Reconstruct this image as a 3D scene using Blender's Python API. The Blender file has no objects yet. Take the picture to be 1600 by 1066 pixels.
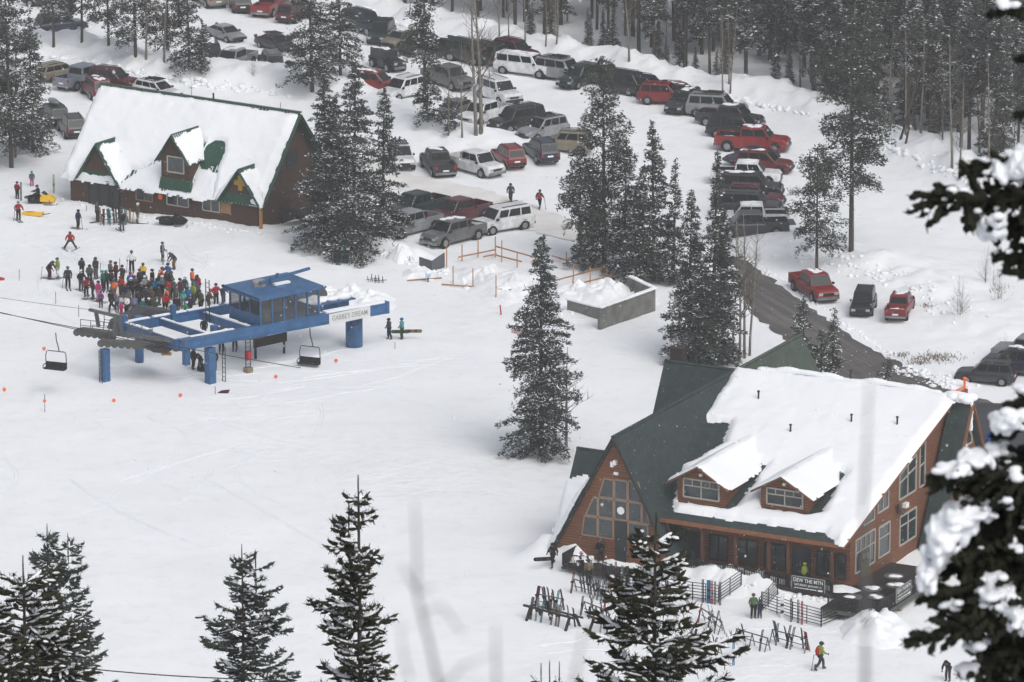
import bpy, math, random
import numpy as np
from mathutils import Vector, Matrix
S = bpy.context.scene
C = S.collection
R = math.radians
PI = math.pi

# ------------------------------------------------------------------ camera
HAZE = 0.00025
PITCH = R(15.0); FPX = 9080.0; CAMH = 130.6
cd_ = bpy.data.cameras.new("camera"); cam = bpy.data.objects.new("camera", cd_); C.objects.link(cam)
cam.location = (0, 0, CAMH); cam.rotation_euler = (R(90) - PITCH, 0, 0)
cd_.sensor_width = 36.0; cd_.lens = 36.0 * FPX / 1600.0
cd_.clip_start = 0.5; cd_.clip_end = 9000
cd_.dof.use_dof = True; cd_.dof.focus_distance = 470; cd_.dof.aperture_fstop = 14.0
S.camera = cam
S.render.resolution_x = 1024; S.render.resolution_y = 682
# ------------------------------------------------------------------ world, sun, exposure
SUN_EL, SUN_ROT = R(48), R(150)
wd = bpy.data.worlds.new("World"); S.world = wd; wd.use_nodes = True
nt = wd.node_tree; nt.nodes.clear()
sky = nt.nodes.new('ShaderNodeTexSky'); sky.sky_type = 'NISHITA'; sky.sun_disc = False
sky.sun_elevation = SUN_EL; sky.sun_rotation = SUN_ROT; sky.air_density = 1.0; sky.dust_density = 4.0
hs = nt.nodes.new('ShaderNodeHueSaturation'); hs.inputs['Saturation'].default_value = 0.36
bg = nt.nodes.new('ShaderNodeBackground'); bg.inputs['Strength'].default_value = 0.15
wo = nt.nodes.new('ShaderNodeOutputWorld')
nt.links.new(sky.outputs[0], hs.inputs['Color']); nt.links.new(hs.outputs[0], bg.inputs[0]); nt.links.new(bg.outputs[0], wo.inputs[0])
sl = bpy.data.lights.new("sun", 'SUN'); sl.energy = 1.0; sl.angle = R(40); sl.color = (1.0, 0.97, 0.93)
so = bpy.data.objects.new("sun", sl); C.objects.link(so); so.location = (0, 300, 300)
so.rotation_euler = (R(90) - SUN_EL, 0, R(180) - SUN_ROT + R(0))
S.view_settings.view_transform = 'Standard'; S.view_settings.look = 'None'
S.view_settings.gamma = 1.0; S.view_settings.use_curve_mapping = False
S.view_settings.exposure = 0.0
S.cycles.volume_bounces = 0; S.cycles.max_bounces = 6; S.cycles.transparent_max_bounces = 6
S.cycles.diffuse_bounces = 3; S.cycles.glossy_bounces = 2; S.cycles.transmission_bounces = 2

# ------------------------------------------------------------------ pixel geometry (where the photo puts things on the ground)
cP, sP = math.cos(PITCH), math.sin(PITCH)
def ray(px, py):
    u = (px - 800) / FPX; v = (533 - py) / FPX
    return np.array([u, cP + v * sP, -sP + v * cP])
def at(px, py, z=0.0):
    d = ray(px, py); t = (z - CAMH) / d[2]
    return np.array([d[0] * t, d[1] * t, z])
def at_d(px, py, dist):
    d = ray(px, py); return np.array([0, 0, CAMH]) + d * dist
def proj(p):
    x, y, z = p; z -= CAMH
    dep = y * cP - z * sP; up = y * sP + z * cP
    return 800 + FPX * x / dep, 533 - FPX * up / dep, FPX / dep

# ------------------------------------------------------------------ terrain height
def _vn(x, y, seed):
    xi = np.floor(x); yi = np.floor(y); fx = x-xi; fy = y-yi; fx = fx*fx*(3-2*fx); fy = fy*fy*(3-2*fy)
    def hsh(a, b):
        t = np.sin(a*127.1+b*311.7+seed*74.7)*43758.5453; return t-np.floor(t)
    return ((hsh(xi, yi)*(1-fx)+hsh(xi+1, yi)*fx)*(1-fy)+(hsh(xi, yi+1)*(1-fx)+hsh(xi+1, yi+1)*fx)*fy)*2-1
def wob(x, y, s, seed=0.0):
    x = np.asarray(x, float); y = np.asarray(y, float); c, n = .8, .6
    u = (x*c-y*n)*s*.55; v = (x*n+y*c)*s*.55
    return _vn(u, v, seed)*.9+_vn(u*2.1+7.3, v*2.1-3.1, seed+1)*.5+_vn(u*4.3-2.7, v*4.3+9.2, seed+2)*.28
def segd(x, y, a, b):
    ax, ay = a[0], a[1]; dx, dy = b[0] - ax, b[1] - ay
    L = dx * dx + dy * dy + 1e-9
    t = np.clip(((x - ax) * dx + (y - ay) * dy) / L, 0, 1)
    return np.hypot(x - ax - t * dx, y - ay - t * dy)
def pold(x, y, pts):
    d = None
    for a, b in zip(pts[:-1], pts[1:]):
        e = segd(x, y, a, b); d = e if d is None else np.minimum(d, e)
    return d
def PX(*l): return [at(p[0], p[1])[:2] for p in l]
ROAD = PX((1146, 404), (1172, 437), (1222, 484), (1268, 521), (1304, 545), (1383, 596), (1436, 624), (1500, 648), (1560, 672), (1700, 690))
ROADW = [.9, 1.9, 2.8, 2.8, 2.9, 3.3, 3.8, 4.8, 6.5, 8.0]
BANKS = [  # polyline in pixels, height, half width in metres
    (PX((540, 8), (640, 34), (700, 46), (760, 60), (810, 80), (870, 88), (950, 108), (1050, 132), (1110, 142), (1180, 152), (1260, 172), (1330, 200), (1400, 232), (1470, 262), (1560, 300), (1680, 340)), 2.0, 3.4),
    (PX((70, 82), (130, 84), (190, 110), (260, 122), (330, 128), (440, 140)), 2.1, 5.0),
    (PX((560, 152), (600, 178), (650, 200), (720, 222), (800, 236)), 1.3, 4.5),
    (PX((590, 392), (625, 398), (655, 408)), 1.2, 1.6),
    (PX((1330, 660), (1290, 640)), .5, 2),
    (PX((1250, 385), (1310, 402), (1400, 425), (1500, 480), (1600, 520)), 1.1, 5.5),
    (PX((1420, 565), (1460, 585), (1495, 600)), 0.5, 1.6),
    (PX((960, 893), (1040, 903), (1120, 913), (1180, 920)), 1.0, 1.1),
    (PX((1200, 925), (1260, 928), (1310, 936), (1340, 938)), 1.1, 1.1),
    (PX((80, 306), (130, 318), (200, 332), (300, 345), (400, 362)), .55, 2.2),
    (PX((866, 872), (884, 876), (900, 880)), 2.0, 2.2), (PX((1000, 893), (1040, 900)), .8, 1.2),
    (PX((1135, 396), (1205, 450), (1270, 500), (1325, 560), (1400, 602)), .0, 1.0),
]
PARK = PX((1490, 655), (1540, 668), (1600, 690), (1700, 700))
def hgt(x, y):
    x = np.asarray(x, float); y = np.asarray(y, float)
    hill = 124.0 - .5 * np.maximum(y, -60)
    hill = np.where(y < -60, 154.0 + 0 * y, hill)
    k = 14.0
    z = np.log1p(np.exp(np.clip((hill) / k, -30, 30))) * k * (y < 330)
    z = np.where(hill / k > 29, hill, z)
    z = z + wob(x, y, .045) * .55 * np.clip((y - 300) / 60, 0, 1) * np.clip(1.2 - np.hypot(x + 35, y - 500) / 60, .45, 1)
    near = np.clip((y - 330) / 30, 0, 1)
    z = z + wob(x, y, .31, 2.) * .09 * near + wob(x, y, .9, 4.) * .035 * near
    fl = np.clip((pold(x, y, ROAD) - 4.5) / 7.0, 0, 1)
    fl = fl*np.clip((pold(x, y, PARK) - 11) / 6.0, 0, 1)
    z = np.where(y > 340, z * fl, z)
    for pts, H_, W_ in BANKS:
        if H_ <= 0: continue
        d = pold(x, y, pts)
        n = 1 + .28 * wob(x, y, .55, 1.) + .22 * wob(x, y, 1.3, 5.) + .12 * wob(x, y, 2.9, 3.)
        z = z + H_ * n * np.exp(-(d / W_) ** 2 * 1.1)
    # the right-hand cut slope and the forest hill
    z = z + np.clip((y - 720) * .30, 0, 60)
    z = z + wob(x, y, .6, 9.) * .22 * np.exp(-(np.hypot((x - 44), (y - 500) * .5) / 16) ** 2)
    return z
_GX0, _GY0, _GS = -130.0, 20.0, .6
_gx = np.arange(_GX0, 130, _GS); _gy = np.arange(_GY0, 690, _GS)
_HG = hgt(*np.meshgrid(_gx, _gy))
def HV(x, y):
    x = np.asarray(x, float); y = np.asarray(y, float)
    u = np.clip((x-_GX0)/_GS, 0, len(_gx)-2.001); v = np.clip((y-_GY0)/_GS, 0, len(_gy)-2.001); i = u.astype(int); j = v.astype(int); u = u-i; v = v-j
    return (_HG[j, i]*(1-u)+_HG[j, i+1]*u)*(1-v)+(_HG[j+1, i]*(1-u)+_HG[j+1, i+1]*u)*v
def H1(x, y):
    if not (-129 < x < 129 and 21 < y < 688): return float(hgt(np.array([x]), np.array([y]))[0])
    return float(HV(x, y))
def gnd(px, py):
    z = 0.0
    for _ in range(10):
        q = at(px, py, z); z = z * .45 + H1(q[0], q[1]) * .55
    q = at(px, py, z); q[2] = H1(q[0], q[1]); return q

# ------------------------------------------------------------------ mesh + object helpers
class MB:
    def __init__(s): s.v = []; s.f = []; s.m = []; s.n = 0
    def add(s, vs, fs, m=0):
        s.v.extend([tuple(map(float, p)) for p in vs])
        for f in fs: s.f.append(tuple(i + s.n for i in f)); s.m.append(m)
        s.n += len(vs); return s
    def box(s, x0, x1, y0, y1, z0, z1, m=0):
        return s.add([(x0,y0,z0),(x1,y0,z0),(x1,y1,z0),(x0,y1,z0),(x0,y0,z1),(x1,y0,z1),(x1,y1,z1),(x0,y1,z1)],
              [(0,3,2,1),(4,5,6,7),(0,1,5,4),(1,2,6,5),(2,3,7,6),(3,0,4,7)], m)
    def prism(s, poly, d, m=0):  # poly: list of 3D points, d: extrusion vector
        n = len(poly); P = [np.array(p, float) for p in poly]; d = np.array(d, float)
        vs = P + [p + d for p in P]
        fs = [tuple(range(n)), tuple(range(2*n-1, n-1, -1))] + [(i, i+n, (i+1) % n + n, (i+1) % n) for i in range(n)]
        return s.add(vs, fs, m)
    def bar(s, a, b, w, h=None, m=0, up=(0,0,1)):
        h = h or w; a = Vector(a); b = Vector(b); d = (b - a)
        if d.length < 1e-6: return s
        d.normalize(); u = Vector(up)
        if abs(d.dot(u)) > .97: u = Vector((0,1,0)) if abs(d.y) < .9 else Vector((1,0,0))
        x = d.cross(u).normalized() * (w/2); y = x.cross(d).normalized() * (h/2)
        vs = [a-x-y, a+x-y, a+x+y, a-x+y, b-x-y, b+x-y, b+x+y, b-x+y]
        return s.add(vs, [(0,3,2,1),(4,5,6,7),(0,1,5,4),(1,2,6,5),(2,3,7,6),(3,0,4,7)], m)
    def tube(s, pts, rs, n=8, m=0, cap=True):
        pts = [Vector(p) for p in pts]
        if not hasattr(rs, '__len__'): rs = [rs] * len(pts)
        vs = []; fs = []
        for i, p in enumerate(pts):
            d = (pts[min(i+1, len(pts)-1)] - pts[max(i-1, 0)])
            if d.length < 1e-9: d = Vector((0,0,1))
            d.normalize(); u = Vector((0,0,1)) if abs(d.z) < .9 else Vector((1,0,0))
            x = d.cross(u).normalized(); y = x.cross(d)
            for k in range(n):
                a = 2*PI*k/n; vs.append(p + (x*math.cos(a) + y*math.sin(a)) * rs[i])
        for i in range(len(pts)-1):
            for k in range(n):
                fs.append((i*n+k, i*n+(k+1) % n, (i+1)*n+(k+1) % n, (i+1)*n+k))
        if cap: fs.append(tuple(range(n-1, -1, -1))); fs.append(tuple((len(pts)-1)*n+k for k in range(n)))
        return s.add(vs, fs, m)
    def ell(s, c, r, m=0, nu=10, nv=6, jit=0, rng=None):
        vs = [(c[0], c[1], c[2]-r[2])]; fs = []
        for j in range(1, nv):
            t = PI*j/nv
            for i in range(nu):
                a = 2*PI*i/nu; q = 1 + (rng.uniform(-jit, jit) if rng else 0)
                vs.append((c[0]+r[0]*q*math.sin(t)*math.cos(a), c[1]+r[1]*q*math.sin(t)*math.sin(a), c[2]-r[2]*q*math.cos(t)))
        vs.append((c[0], c[1], c[2]+r[2]))
        for i in range(nu): fs.append((0, 1+(i+1) % nu, 1+i))
        for j in range(nv-2):
            for i in range(nu):
                a = 1+j*nu; fs.append((a+i, a+(i+1) % nu, a+nu+(i+1) % nu, a+nu+i))
        L = len(vs)-1
        for i in range(nu): fs.append((L, 1+(nv-2)*nu+i, 1+(nv-2)*nu+(i+1) % nu))
        return s.add(vs, fs, m)
    def mesh(s, name, mats, smooth=False):
        me = bpy.data.meshes.new(name); me.from_pydata(s.v, [], s.f)
        for m_ in mats: me.materials.append(m_)
        if len(mats) > 1: me.polygons.foreach_set('material_index', s.m)
        if smooth:
            me.polygons.foreach_set('use_smooth', [True]*len(me.polygons))
        me.validate(); me.update(); return me
    def build(s, name, mats, parent=None, smooth=False, loc=None):
        if not isinstance(mats, (list, tuple)): mats = [mats]
        return link(name, s.mesh(name, mats, smooth), parent, loc)
def link(name, me, parent=None, loc=None):
    o = bpy.data.objects.new(name, me); C.objects.link(o)
    if parent is not None: o.parent = parent
    if loc is not None: o.location = loc
    return o
def npmesh(name, V, Fq, mats, midx=None, smooth=False):
    me = bpy.data.meshes.new(name); V = np.asarray(V, np.float32)
    Fq = np.asarray(Fq, np.int32); k = Fq.shape[1]
    me.vertices.add(len(V)); me.vertices.foreach_set('co', V.ravel())
    me.loops.add(Fq.size); me.loops.foreach_set('vertex_index', Fq.ravel())
    me.polygons.add(len(Fq)); me.polygons.foreach_set('loop_start', np.arange(0, Fq.size, k, dtype=np.int32))
    for m_ in mats: me.materials.append(m_)
    if midx is not None: me.polygons.foreach_set('material_index', np.asarray(midx, np.int32))
    if smooth: me.polygons.foreach_set('use_smooth', np.ones(len(Fq), bool))
    me.update(calc_edges=True); me.validate(); return me
LABELS = {}
def tag(o, label=None, cat=None, group=None, kind=None):
    if label:
        o['label'] = label; LABELS.setdefault(label, []).append(o)
    if cat: o['category'] = cat
    if group: o['group'] = group
    if kind: o['kind'] = kind
    return o
def empty(name, loc, rz=0, label=None, cat=None, group=None):
    o = bpy.data.objects.new(name, None); C.objects.link(o)
    o.location = loc; o.rotation_euler = (0, 0, rz); o.empty_display_size = .5
    return tag(o, label, cat, group)
def copy_tree(o, parent=None):
    c = o.copy(); C.objects.link(c)
    for k in ('label', 'category', 'group'):
        if k in c: del c[k]
    if parent is not None:
        c.parent = parent; c.matrix_parent_inverse = o.matrix_parent_inverse.copy()
        if 'label' in o: c['label'] = o['label']
    for ch in [q for q in KIDS.get(o, [])]: copy_tree(ch, c)
    return c
KIDS = {}
def index_kids(o):
    KIDS[o] = [q for q in C.objects if q.parent == o]
    for q in KIDS[o]: index_kids(q)

# ------------------------------------------------------------------ materials
MC = {}
def mat(name, col, rough=.75, metal=0.0, var=.18, vs=2.5, bump=0.0, bs=8.0, spec=.4, obj=True, sub=0):
    if name in MC: return MC[name]
    if max(col) < .6: col = tuple(c_*.70 for c_ in col)
    m = bpy.data.materials.new(name); m.use_nodes = True; n = m.node_tree; b = n.nodes['Principled BSDF']
    b.inputs['Roughness'].default_value = rough; b.inputs['Metallic'].default_value = metal
    b.inputs['Specular IOR Level'].default_value = spec
    tc = n.nodes.new('ShaderNodeTexCoord'); src = tc.outputs['Object' if obj else 'Generated']
    nz = n.nodes.new('ShaderNodeTexNoise'); nz.inputs['Scale'].default_value = vs; nz.inputs['Detail'].default_value = 5
    n.links.new(src, nz.inputs['Vector'])
    rp = n.nodes.new('ShaderNodeValToRGB'); c = np.array(col[:3])
    rp.color_ramp.elements[0].position = .3; rp.color_ramp.elements[1].position = .7
    rp.color_ramp.elements[0].color = tuple(np.clip(c*(1-var), 0, 1)) + (1,)
    rp.color_ramp.elements[1].color = tuple(np.clip(c*(1+var), 0, 1)) + (1,)
    n.links.new(nz.outputs['Fac'], rp.inputs['Fac']); n.links.new(rp.outputs['Color'], b.inputs['Base Color'])
    if bump:
        n2 = n.nodes.new('ShaderNodeTexNoise'); n2.inputs['Scale'].default_value = bs; n2.inputs['Detail'].default_value = 6
        n.links.new(src, n2.inputs['Vector'])
        bp = n.nodes.new('ShaderNodeBump'); bp.inputs['Strength'].default_value = 1.0; bp.inputs['Distance'].default_value = bump
        n.links.new(n2.outputs['Fac'], bp.inputs['Height']); n.links.new(bp.outputs['Normal'], b.inputs['Normal'])
    MC[name] = m; return m
def siding(name, col, step=.2, var=.35, vertical=False):
    m = mat(name, col, .8, var=var, vs=1.6)
    n = m.node_tree; b = n.nodes['Principled BSDF']
    tc = [q for q in n.nodes if q.type == 'TEX_COORD'][0]
    nz = [q for q in n.nodes if q.type == 'TEX_NOISE'][0]
    mp = n.nodes.new('ShaderNodeMapping'); mp.inputs['Scale'].default_value = (.35, .35, 9.0)
    n.links.new(tc.outputs['Object'], mp.inputs['Vector']); n.links.new(mp.outputs['Vector'], nz.inputs['Vector'])
    sp = n.nodes.new('ShaderNodeSeparateXYZ'); n.links.new(tc.outputs['Object'], sp.inputs[0])
    md = n.nodes.new('ShaderNodeMath'); md.operation = 'MODULO'; md.inputs[1].default_value = step
    ad = n.nodes.new('ShaderNodeMath'); ad.operation = 'ADD'; ad.inputs[1].default_value = 50.0
    n.links.new(sp.outputs['Z'], ad.inputs[0]); n.links.new(ad.outputs[0], md.inputs[0])
    dv = n.nodes.new('ShaderNodeMath'); dv.operation = 'DIVIDE'; dv.inputs[1].default_value = step
    n.links.new(md.outputs[0], dv.inputs[0])
    r2 = n.nodes.new('ShaderNodeValToRGB'); r2.color_ramp.elements[0].color = (.35,.35,.35,1); r2.color_ramp.elements[0].position = .05
    r2.color_ramp.elements[1].position = .3; r2.color_ramp.elements[1].color = (1,1,1,1)
    n.links.new(dv.outputs[0], r2.inputs['Fac'])
    mx = n.nodes.new('ShaderNodeMix'); mx.data_type = 'RGBA'; mx.blend_type = 'MULTIPLY'; mx.inputs['Factor'].default_value = 1.0
    rp = [q for q in n.nodes if q.type == 'VALTORGB'][0]
    n.links.new(rp.outputs['Color'], mx.inputs['A']); n.links.new(r2.outputs['Color'], mx.inputs['B'])
    n.links.new(mx.outputs['Result'], b.inputs['Base Color'])
    bp = n.nodes.new('ShaderNodeBump'); bp.inputs['Distance'].default_value = .04; bp.inputs['Strength'].default_value = .8
    n.links.new(dv.outputs[0], bp.inputs['Height']); n.links.new(bp.outputs['Normal'], b.inputs['Normal'])
    return m
def snow_mat(name, col=(.84,.86,.885), bump=.05, bs=1.4, dirt=0.0):
    m = mat(name, col, .9, var=.02, vs=.12, bump=bump, bs=bs, spec=.15)
    if dirt:
        n = m.node_tree; b = n.nodes['Principled BSDF']; tc = [q for q in n.nodes if q.type == 'TEX_COORD'][0]
        rp = [q for q in n.nodes if q.type == 'VALTORGB'][0]
        nz = n.nodes.new('ShaderNodeTexNoise'); nz.inputs['Scale'].default_value = .55; nz.inputs['Detail'].default_value = 9; nz.inputs['Roughness'].default_value = .75
        n.links.new(tc.outputs['Object'], nz.inputs['Vector'])
        r2 = n.nodes.new('ShaderNodeValToRGB'); r2.color_ramp.elements[0].position = .5; r2.color_ramp.elements[1].position = .78
        r2.color_ramp.elements[0].color = (0,0,0,1); r2.color_ramp.elements[1].color = (dirt,dirt,dirt,1)
        n.links.new(nz.outputs['Fac'], r2.inputs['Fac'])
        mx = n.nodes.new('ShaderNodeMix'); mx.data_type = 'RGBA'
        n.links.new(r2.outputs['Color'], mx.inputs['Factor']); n.links.new(rp.outputs['Color'], mx.inputs['A']); mx.inputs['B'].default_value = (.42,.40,.37,1)
        n.links.new(mx.outputs['Result'], b.inputs['Base Color'])
    return m
SNOW = snow_mat('snow', bump=.20, bs=1.1, dirt=.22)
_n = SNOW.node_tree; _bp = [q for q in _n.nodes if q.type == 'BUMP'][0]; _tc = [q for q in _n.nodes if q.type == 'TEX_COORD'][0]
_z = _n.nodes.new('ShaderNodeTexNoise'); _z.inputs['Scale'].default_value = .035; _z.inputs['Detail'].default_value = 3; _n.links.new(_tc.outputs['Object'], _z.inputs['Vector'])
_m = _n.nodes.new('ShaderNodeMapRange'); _m.inputs['From Min'].default_value = .46; _m.inputs['From Max'].default_value = .68; _m.inputs['To Min'].default_value = .12; _m.inputs['To Max'].default_value = .95
_n.links.new(_z.outputs['Fac'], _m.inputs['Value']); _n.links.new(_m.outputs['Result'], _bp.inputs['Strength'])
RSNOW = snow_mat('roof_snow', bump=.04, bs=.8)
TSNOW = mat('tree_snow', (.80,.82,.85), .9, var=.03, spec=.1)
GLASS = mat('window_glass', (.035,.05,.055), .12, var=.4, vs=1.2, spec=.8)
CARGLASS = mat('car_glass', (.014,.02,.022), .2, var=.3, spec=.3)
SHINGLE = mat('green_shingle', (.036,.056,.055), .85, var=.28, vs=1.8, bump=.03, bs=5)
SHINGLE2 = mat('faded_green_shingle', (.085,.115,.09), .9, var=.18, vs=1.2, bump=.03, bs=6)
CEDAR = siding('cedar_siding', (.275,.112,.055), .22)
CEDAR_TRIM = mat('cedar_trim', (.32,.125,.055), .7, var=.2)
DKWOOD = mat('dark_timber', (.035,.028,.024), .8, var=.3)
DKRAIL = mat('dark_railing', (.018,.018,.02), .6, var=.2)
WHITEFR = mat('cream_window_frame', (.55,.52,.46), .6, var=.06)
TANFR = mat('tan_window_frame', (.36,.25,.18), .6, var=.1)
WHITE = mat('white_paint', (.78,.79,.80), .5, var=.04)
BROWNSD = siding('brown_siding', (.10,.050,.033), .22)
GREENM = mat('green_metal_roof', (.022,.085,.055), .5, var=.25, vs=2, spec=.4)
BLUE = mat('blue_steel', (.038,.145,.34), .45, var=.28, vs=1.3, spec=.5)
GREYM = mat('grey_galvanised', (.16,.165,.16), .5, metal=.4, var=.25)
DKMET = mat('dark_metal', (.03,.032,.035), .5, metal=.3, var=.2)
RUBBER = mat('black_rubber', (.012,.012,.013), .8, var=.2)
RIM = mat('alloy_rim', (.42,.43,.45), .35, metal=.7, var=.1)
CONC = mat('weathered_concrete', (.21,.21,.195), .9, var=.3, vs=1.1, bump=.02)
PLY = mat('raw_plywood', (.40,.23,.10), .8, var=.2)
LUMBER = mat('orange_lumber', (.50,.23,.085), .75, var=.2)
ORANGE = mat('safety_orange', (.85,.13,.03), .5, var=.06)
YELLOW = mat('yellow_plastic', (.75,.45,.02), .45, var=.08)
RED = mat('red_plastic', (.55,.02,.02), .45, var=.08)
BARK = mat('conifer_bark', (.085,.070,.058), .95, var=.35, vs=5)
ASPEN = mat('aspen_bark', (.27,.25,.21), .9, var=.3, vs=4)
NEEDLE = mat('pine_needles', (.080,.092,.074), .85, var=.45, vs=1.1, spec=.25)
NEEDLE2 = mat('fir_needles', (.066,.080,.068), .85, var=.45, vs=1.3, spec=.25)
NEEDLEF = mat('frosted_forest_needles', (.125,.132,.118), .85, var=.4, vs=1.1, spec=.2)
NEEDLE3 = mat('spruce_needles_brownish', (.040,.040,.022), .85, var=.5, vs=2.5, spec=.25)
DIRTROAD = mat('brown_gritted_road', (.125,.116,.112), .9, var=.22, vs=.5, bump=.03, bs=3)
ASPH = mat('wet_asphalt', (.055,.058,.066), .6, var=.25, vs=.8, bump=.01, bs=4)
TRACK = mat('tracked_snow_road', (.72,.71,.69), .9, var=.10, vs=.35, bump=.06, bs=1.2)

_n = DIRTROAD.node_tree; _tc = [q for q in _n.nodes if q.type == 'TEX_COORD'][0]; _b = _n.nodes['Principled BSDF']; _rp = [q for q in _n.nodes if q.type == 'VALTORGB'][0]
_mp = _n.nodes.new('ShaderNodeMapping'); _mp.vector_type = 'TEXTURE'; _mp.inputs['Rotation'].default_value = (0, 0, R(-69)); _mp.inputs['Scale'].default_value = (22, .6, 1)
_n.links.new(_tc.outputs['Object'], _mp.inputs['Vector']); _z = _n.nodes.new('ShaderNodeTexNoise'); _z.inputs['Scale'].default_value = 1.0; _z.inputs['Detail'].default_value = 6; _z.inputs['Roughness'].default_value = .7; _n.links.new(_mp.outputs['Vector'], _z.inputs['Vector'])
_r = _n.nodes.new('ShaderNodeValToRGB'); _r.color_ramp.elements[0].position = .45; _r.color_ramp.elements[0].color = (0,0,0,1); _r.color_ramp.elements[1].position = .75; _r.color_ramp.elements[1].color = (.55,.55,.55,1); _n.links.new(_z.outputs['Fac'], _r.inputs['Fac'])
_x = _n.nodes.new('ShaderNodeMix'); _x.data_type = 'RGBA'; _n.links.new(_r.outputs['Color'], _x.inputs['Factor']); _n.links.new(_rp.outputs['Color'], _x.inputs['A']); _x.inputs['B'].default_value = (.27,.26,.255,1); _n.links.new(_x.outputs['Result'], _b.inputs['Base Color'])
# ------------------------------------------------------------------ terrain sheet
def terrain():
    xs = np.concatenate([np.linspace(-1100, -160, 24), np.linspace(-140, -66, 26), np.arange(-64, 66, .62), np.linspace(68, 140, 26), np.linspace(160, 1100, 24)])
    ys = np.concatenate([np.linspace(-400, -80, 10), np.arange(-60, 330, 6.0), np.arange(331, 652, .72), np.linspace(656, 760, 40), np.linspace(780, 1400, 20)])
    X, Y = np.meshgrid(xs, ys); Z = hgt(X, Y)
    V = np.stack([X.ravel(), Y.ravel(), Z.ravel()], 1); nx = len(xs); ny = len(ys)
    i, j = np.meshgrid(np.arange(nx-1), np.arange(ny-1)); a = (j*nx+i).ravel()
    F = np.stack([a, a+1, a+nx+1, a+nx], 1)
    o = link('snow_ground', npmesh('snow_ground', V, F, [SNOW], smooth=True)); o['kind'] = 'structure'
terrain()
def ribbon(name, pts, ws, m, dz=.03, cross=9, rag=.35, seed=1):
    rng = random.Random(seed); P = [Vector((p[0], p[1])) for p in pts]; Q = []; W = []
    for i in range(len(P)-1):
        n = max(2, int((P[i+1]-P[i]).length/1.0))
        for k in range(n):
            t = k/n
            p0 = P[max(i-1, 0)]; p1 = P[i]; p2 = P[i+1]; p3 = P[min(i+2, len(P)-1)]
            Q.append(.5*((2*p1)+(p2-p0)*t+(2*p0-5*p1+4*p2-p3)*t*t+(3*p1-p0-3*p2+p3)*t**3)); W.append(ws[i]*(1-t)+ws[i+1]*t)
    Q.append(P[-1]); W.append(ws[-1])
    vs = []; n = len(Q)
    for i, q in enumerate(Q):
        d = (Q[min(i+1, n-1)]-Q[max(i-1, 0)]).normalized(); nn = Vector((-d.y, d.x))
        a = W[i]+rng.uniform(-rag, rag); b = W[i]+rng.uniform(-rag, rag)
        for k in range(cross):
            t = k/(cross-1); p = q+nn*(-a*(1-t)+b*t); vs.append((p.x, p.y, H1(p.x, p.y)+dz))
    F = [(i*cross+k, i*cross+k+1, (i+1)*cross+k+1, (i+1)*cross+k) for i in range(n-1) for k in range(cross-1)]
    o = link(name, npmesh(name, vs, F, [m], smooth=True)); o['kind'] = 'structure'; return o
ribbon('gritted_road', ROAD[:9], ROADW[:9], DIRTROAD, .04)
ribbon('wet_car_park', PX((1462, 640), (1500, 652), (1545, 668), (1610, 690), (1760, 705)), [2.5, 6.5, 9.5, 11.0, 11.0], ASPH, .07, cross=21)
ribbon('snow_track', PX((560, 262), (640, 285), (720, 305), (800, 335), (880, 358), (930, 372)), [2.5, 3.0, 3.4, 3.4, 3.0, 2.5], TRACK, .05, cross=13, rag=.6)

# ------------------------------------------------------------------ snow slab on a plane
def inpoly(x, y, poly):
    c = np.zeros(x.shape, bool); n = len(poly); j = n-1
    for i in range(n):
        xi, yi = poly[i]; xj, yj = poly[j]
        c ^= ((yi > y) != (yj > y)) & (x < (xj-xi)*(y-yi)/((yj-yi)+1e-12)+xi); j = i
    return c
def slab(name, O, A, B, N, poly, th, m, parent, step=.16, noise=.2, edge=.45, rag=.12, seed=0., label=None, holes=()):
    O, A, B, N = [np.array(k, float) for k in (O, A, B, N)]
    ps = np.array(poly); x0, y0 = ps.min(0)-.2; x1, y1 = ps.max(0)+.2
    xs = np.arange(x0, x1+step, step); ys = np.arange(y0, y1+step, step); X, Y = np.meshgrid(xs, ys)
    Xr = X+wob(X, Y, 2.1, seed)*rag; Yr = Y+wob(Y, X, 2.3, seed+1)*rag
    d = None
    for i in range(len(ps)):
        e = segd(Xr, Yr, ps[i-1], ps[i]); d = e if d is None else np.minimum(d, e)
    ins = inpoly(Xr, Yr, poly)
    for hp_ in holes:
        ins &= ~inpoly(Xr, Yr, hp_)
        for i in range(len(hp_)): d = np.minimum(d, segd(Xr, Yr, hp_[i-1], hp_[i]))
    d = np.where(ins, d, 0)
    h = th*np.sqrt(np.clip(d/edge, 0, 1))*(1+noise*wob(X, Y, .7, seed)+noise*.4*wob(X, Y, 2.1, seed+2))+.012
    V = O+X[..., None]*A+Y[..., None]*B+h[..., None]*N; V = V.reshape(-1, 3); nx = len(xs)
    cell = ins[:-1, :-1] | ins[1:, :-1] | ins[:-1, 1:] | ins[1:, 1:]
    jj, ii = np.nonzero(cell); a = jj*nx+ii
    F = np.stack([a, a+1, a+nx+1, a+nx], 1)
    used = np.unique(F); mp = -np.ones(len(V), int); mp[used] = np.arange(len(used))
    o = link(name, npmesh(name, V[used], mp[F], [m], smooth=True), parent)
    if label: o['label'] = label
    return o

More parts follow.
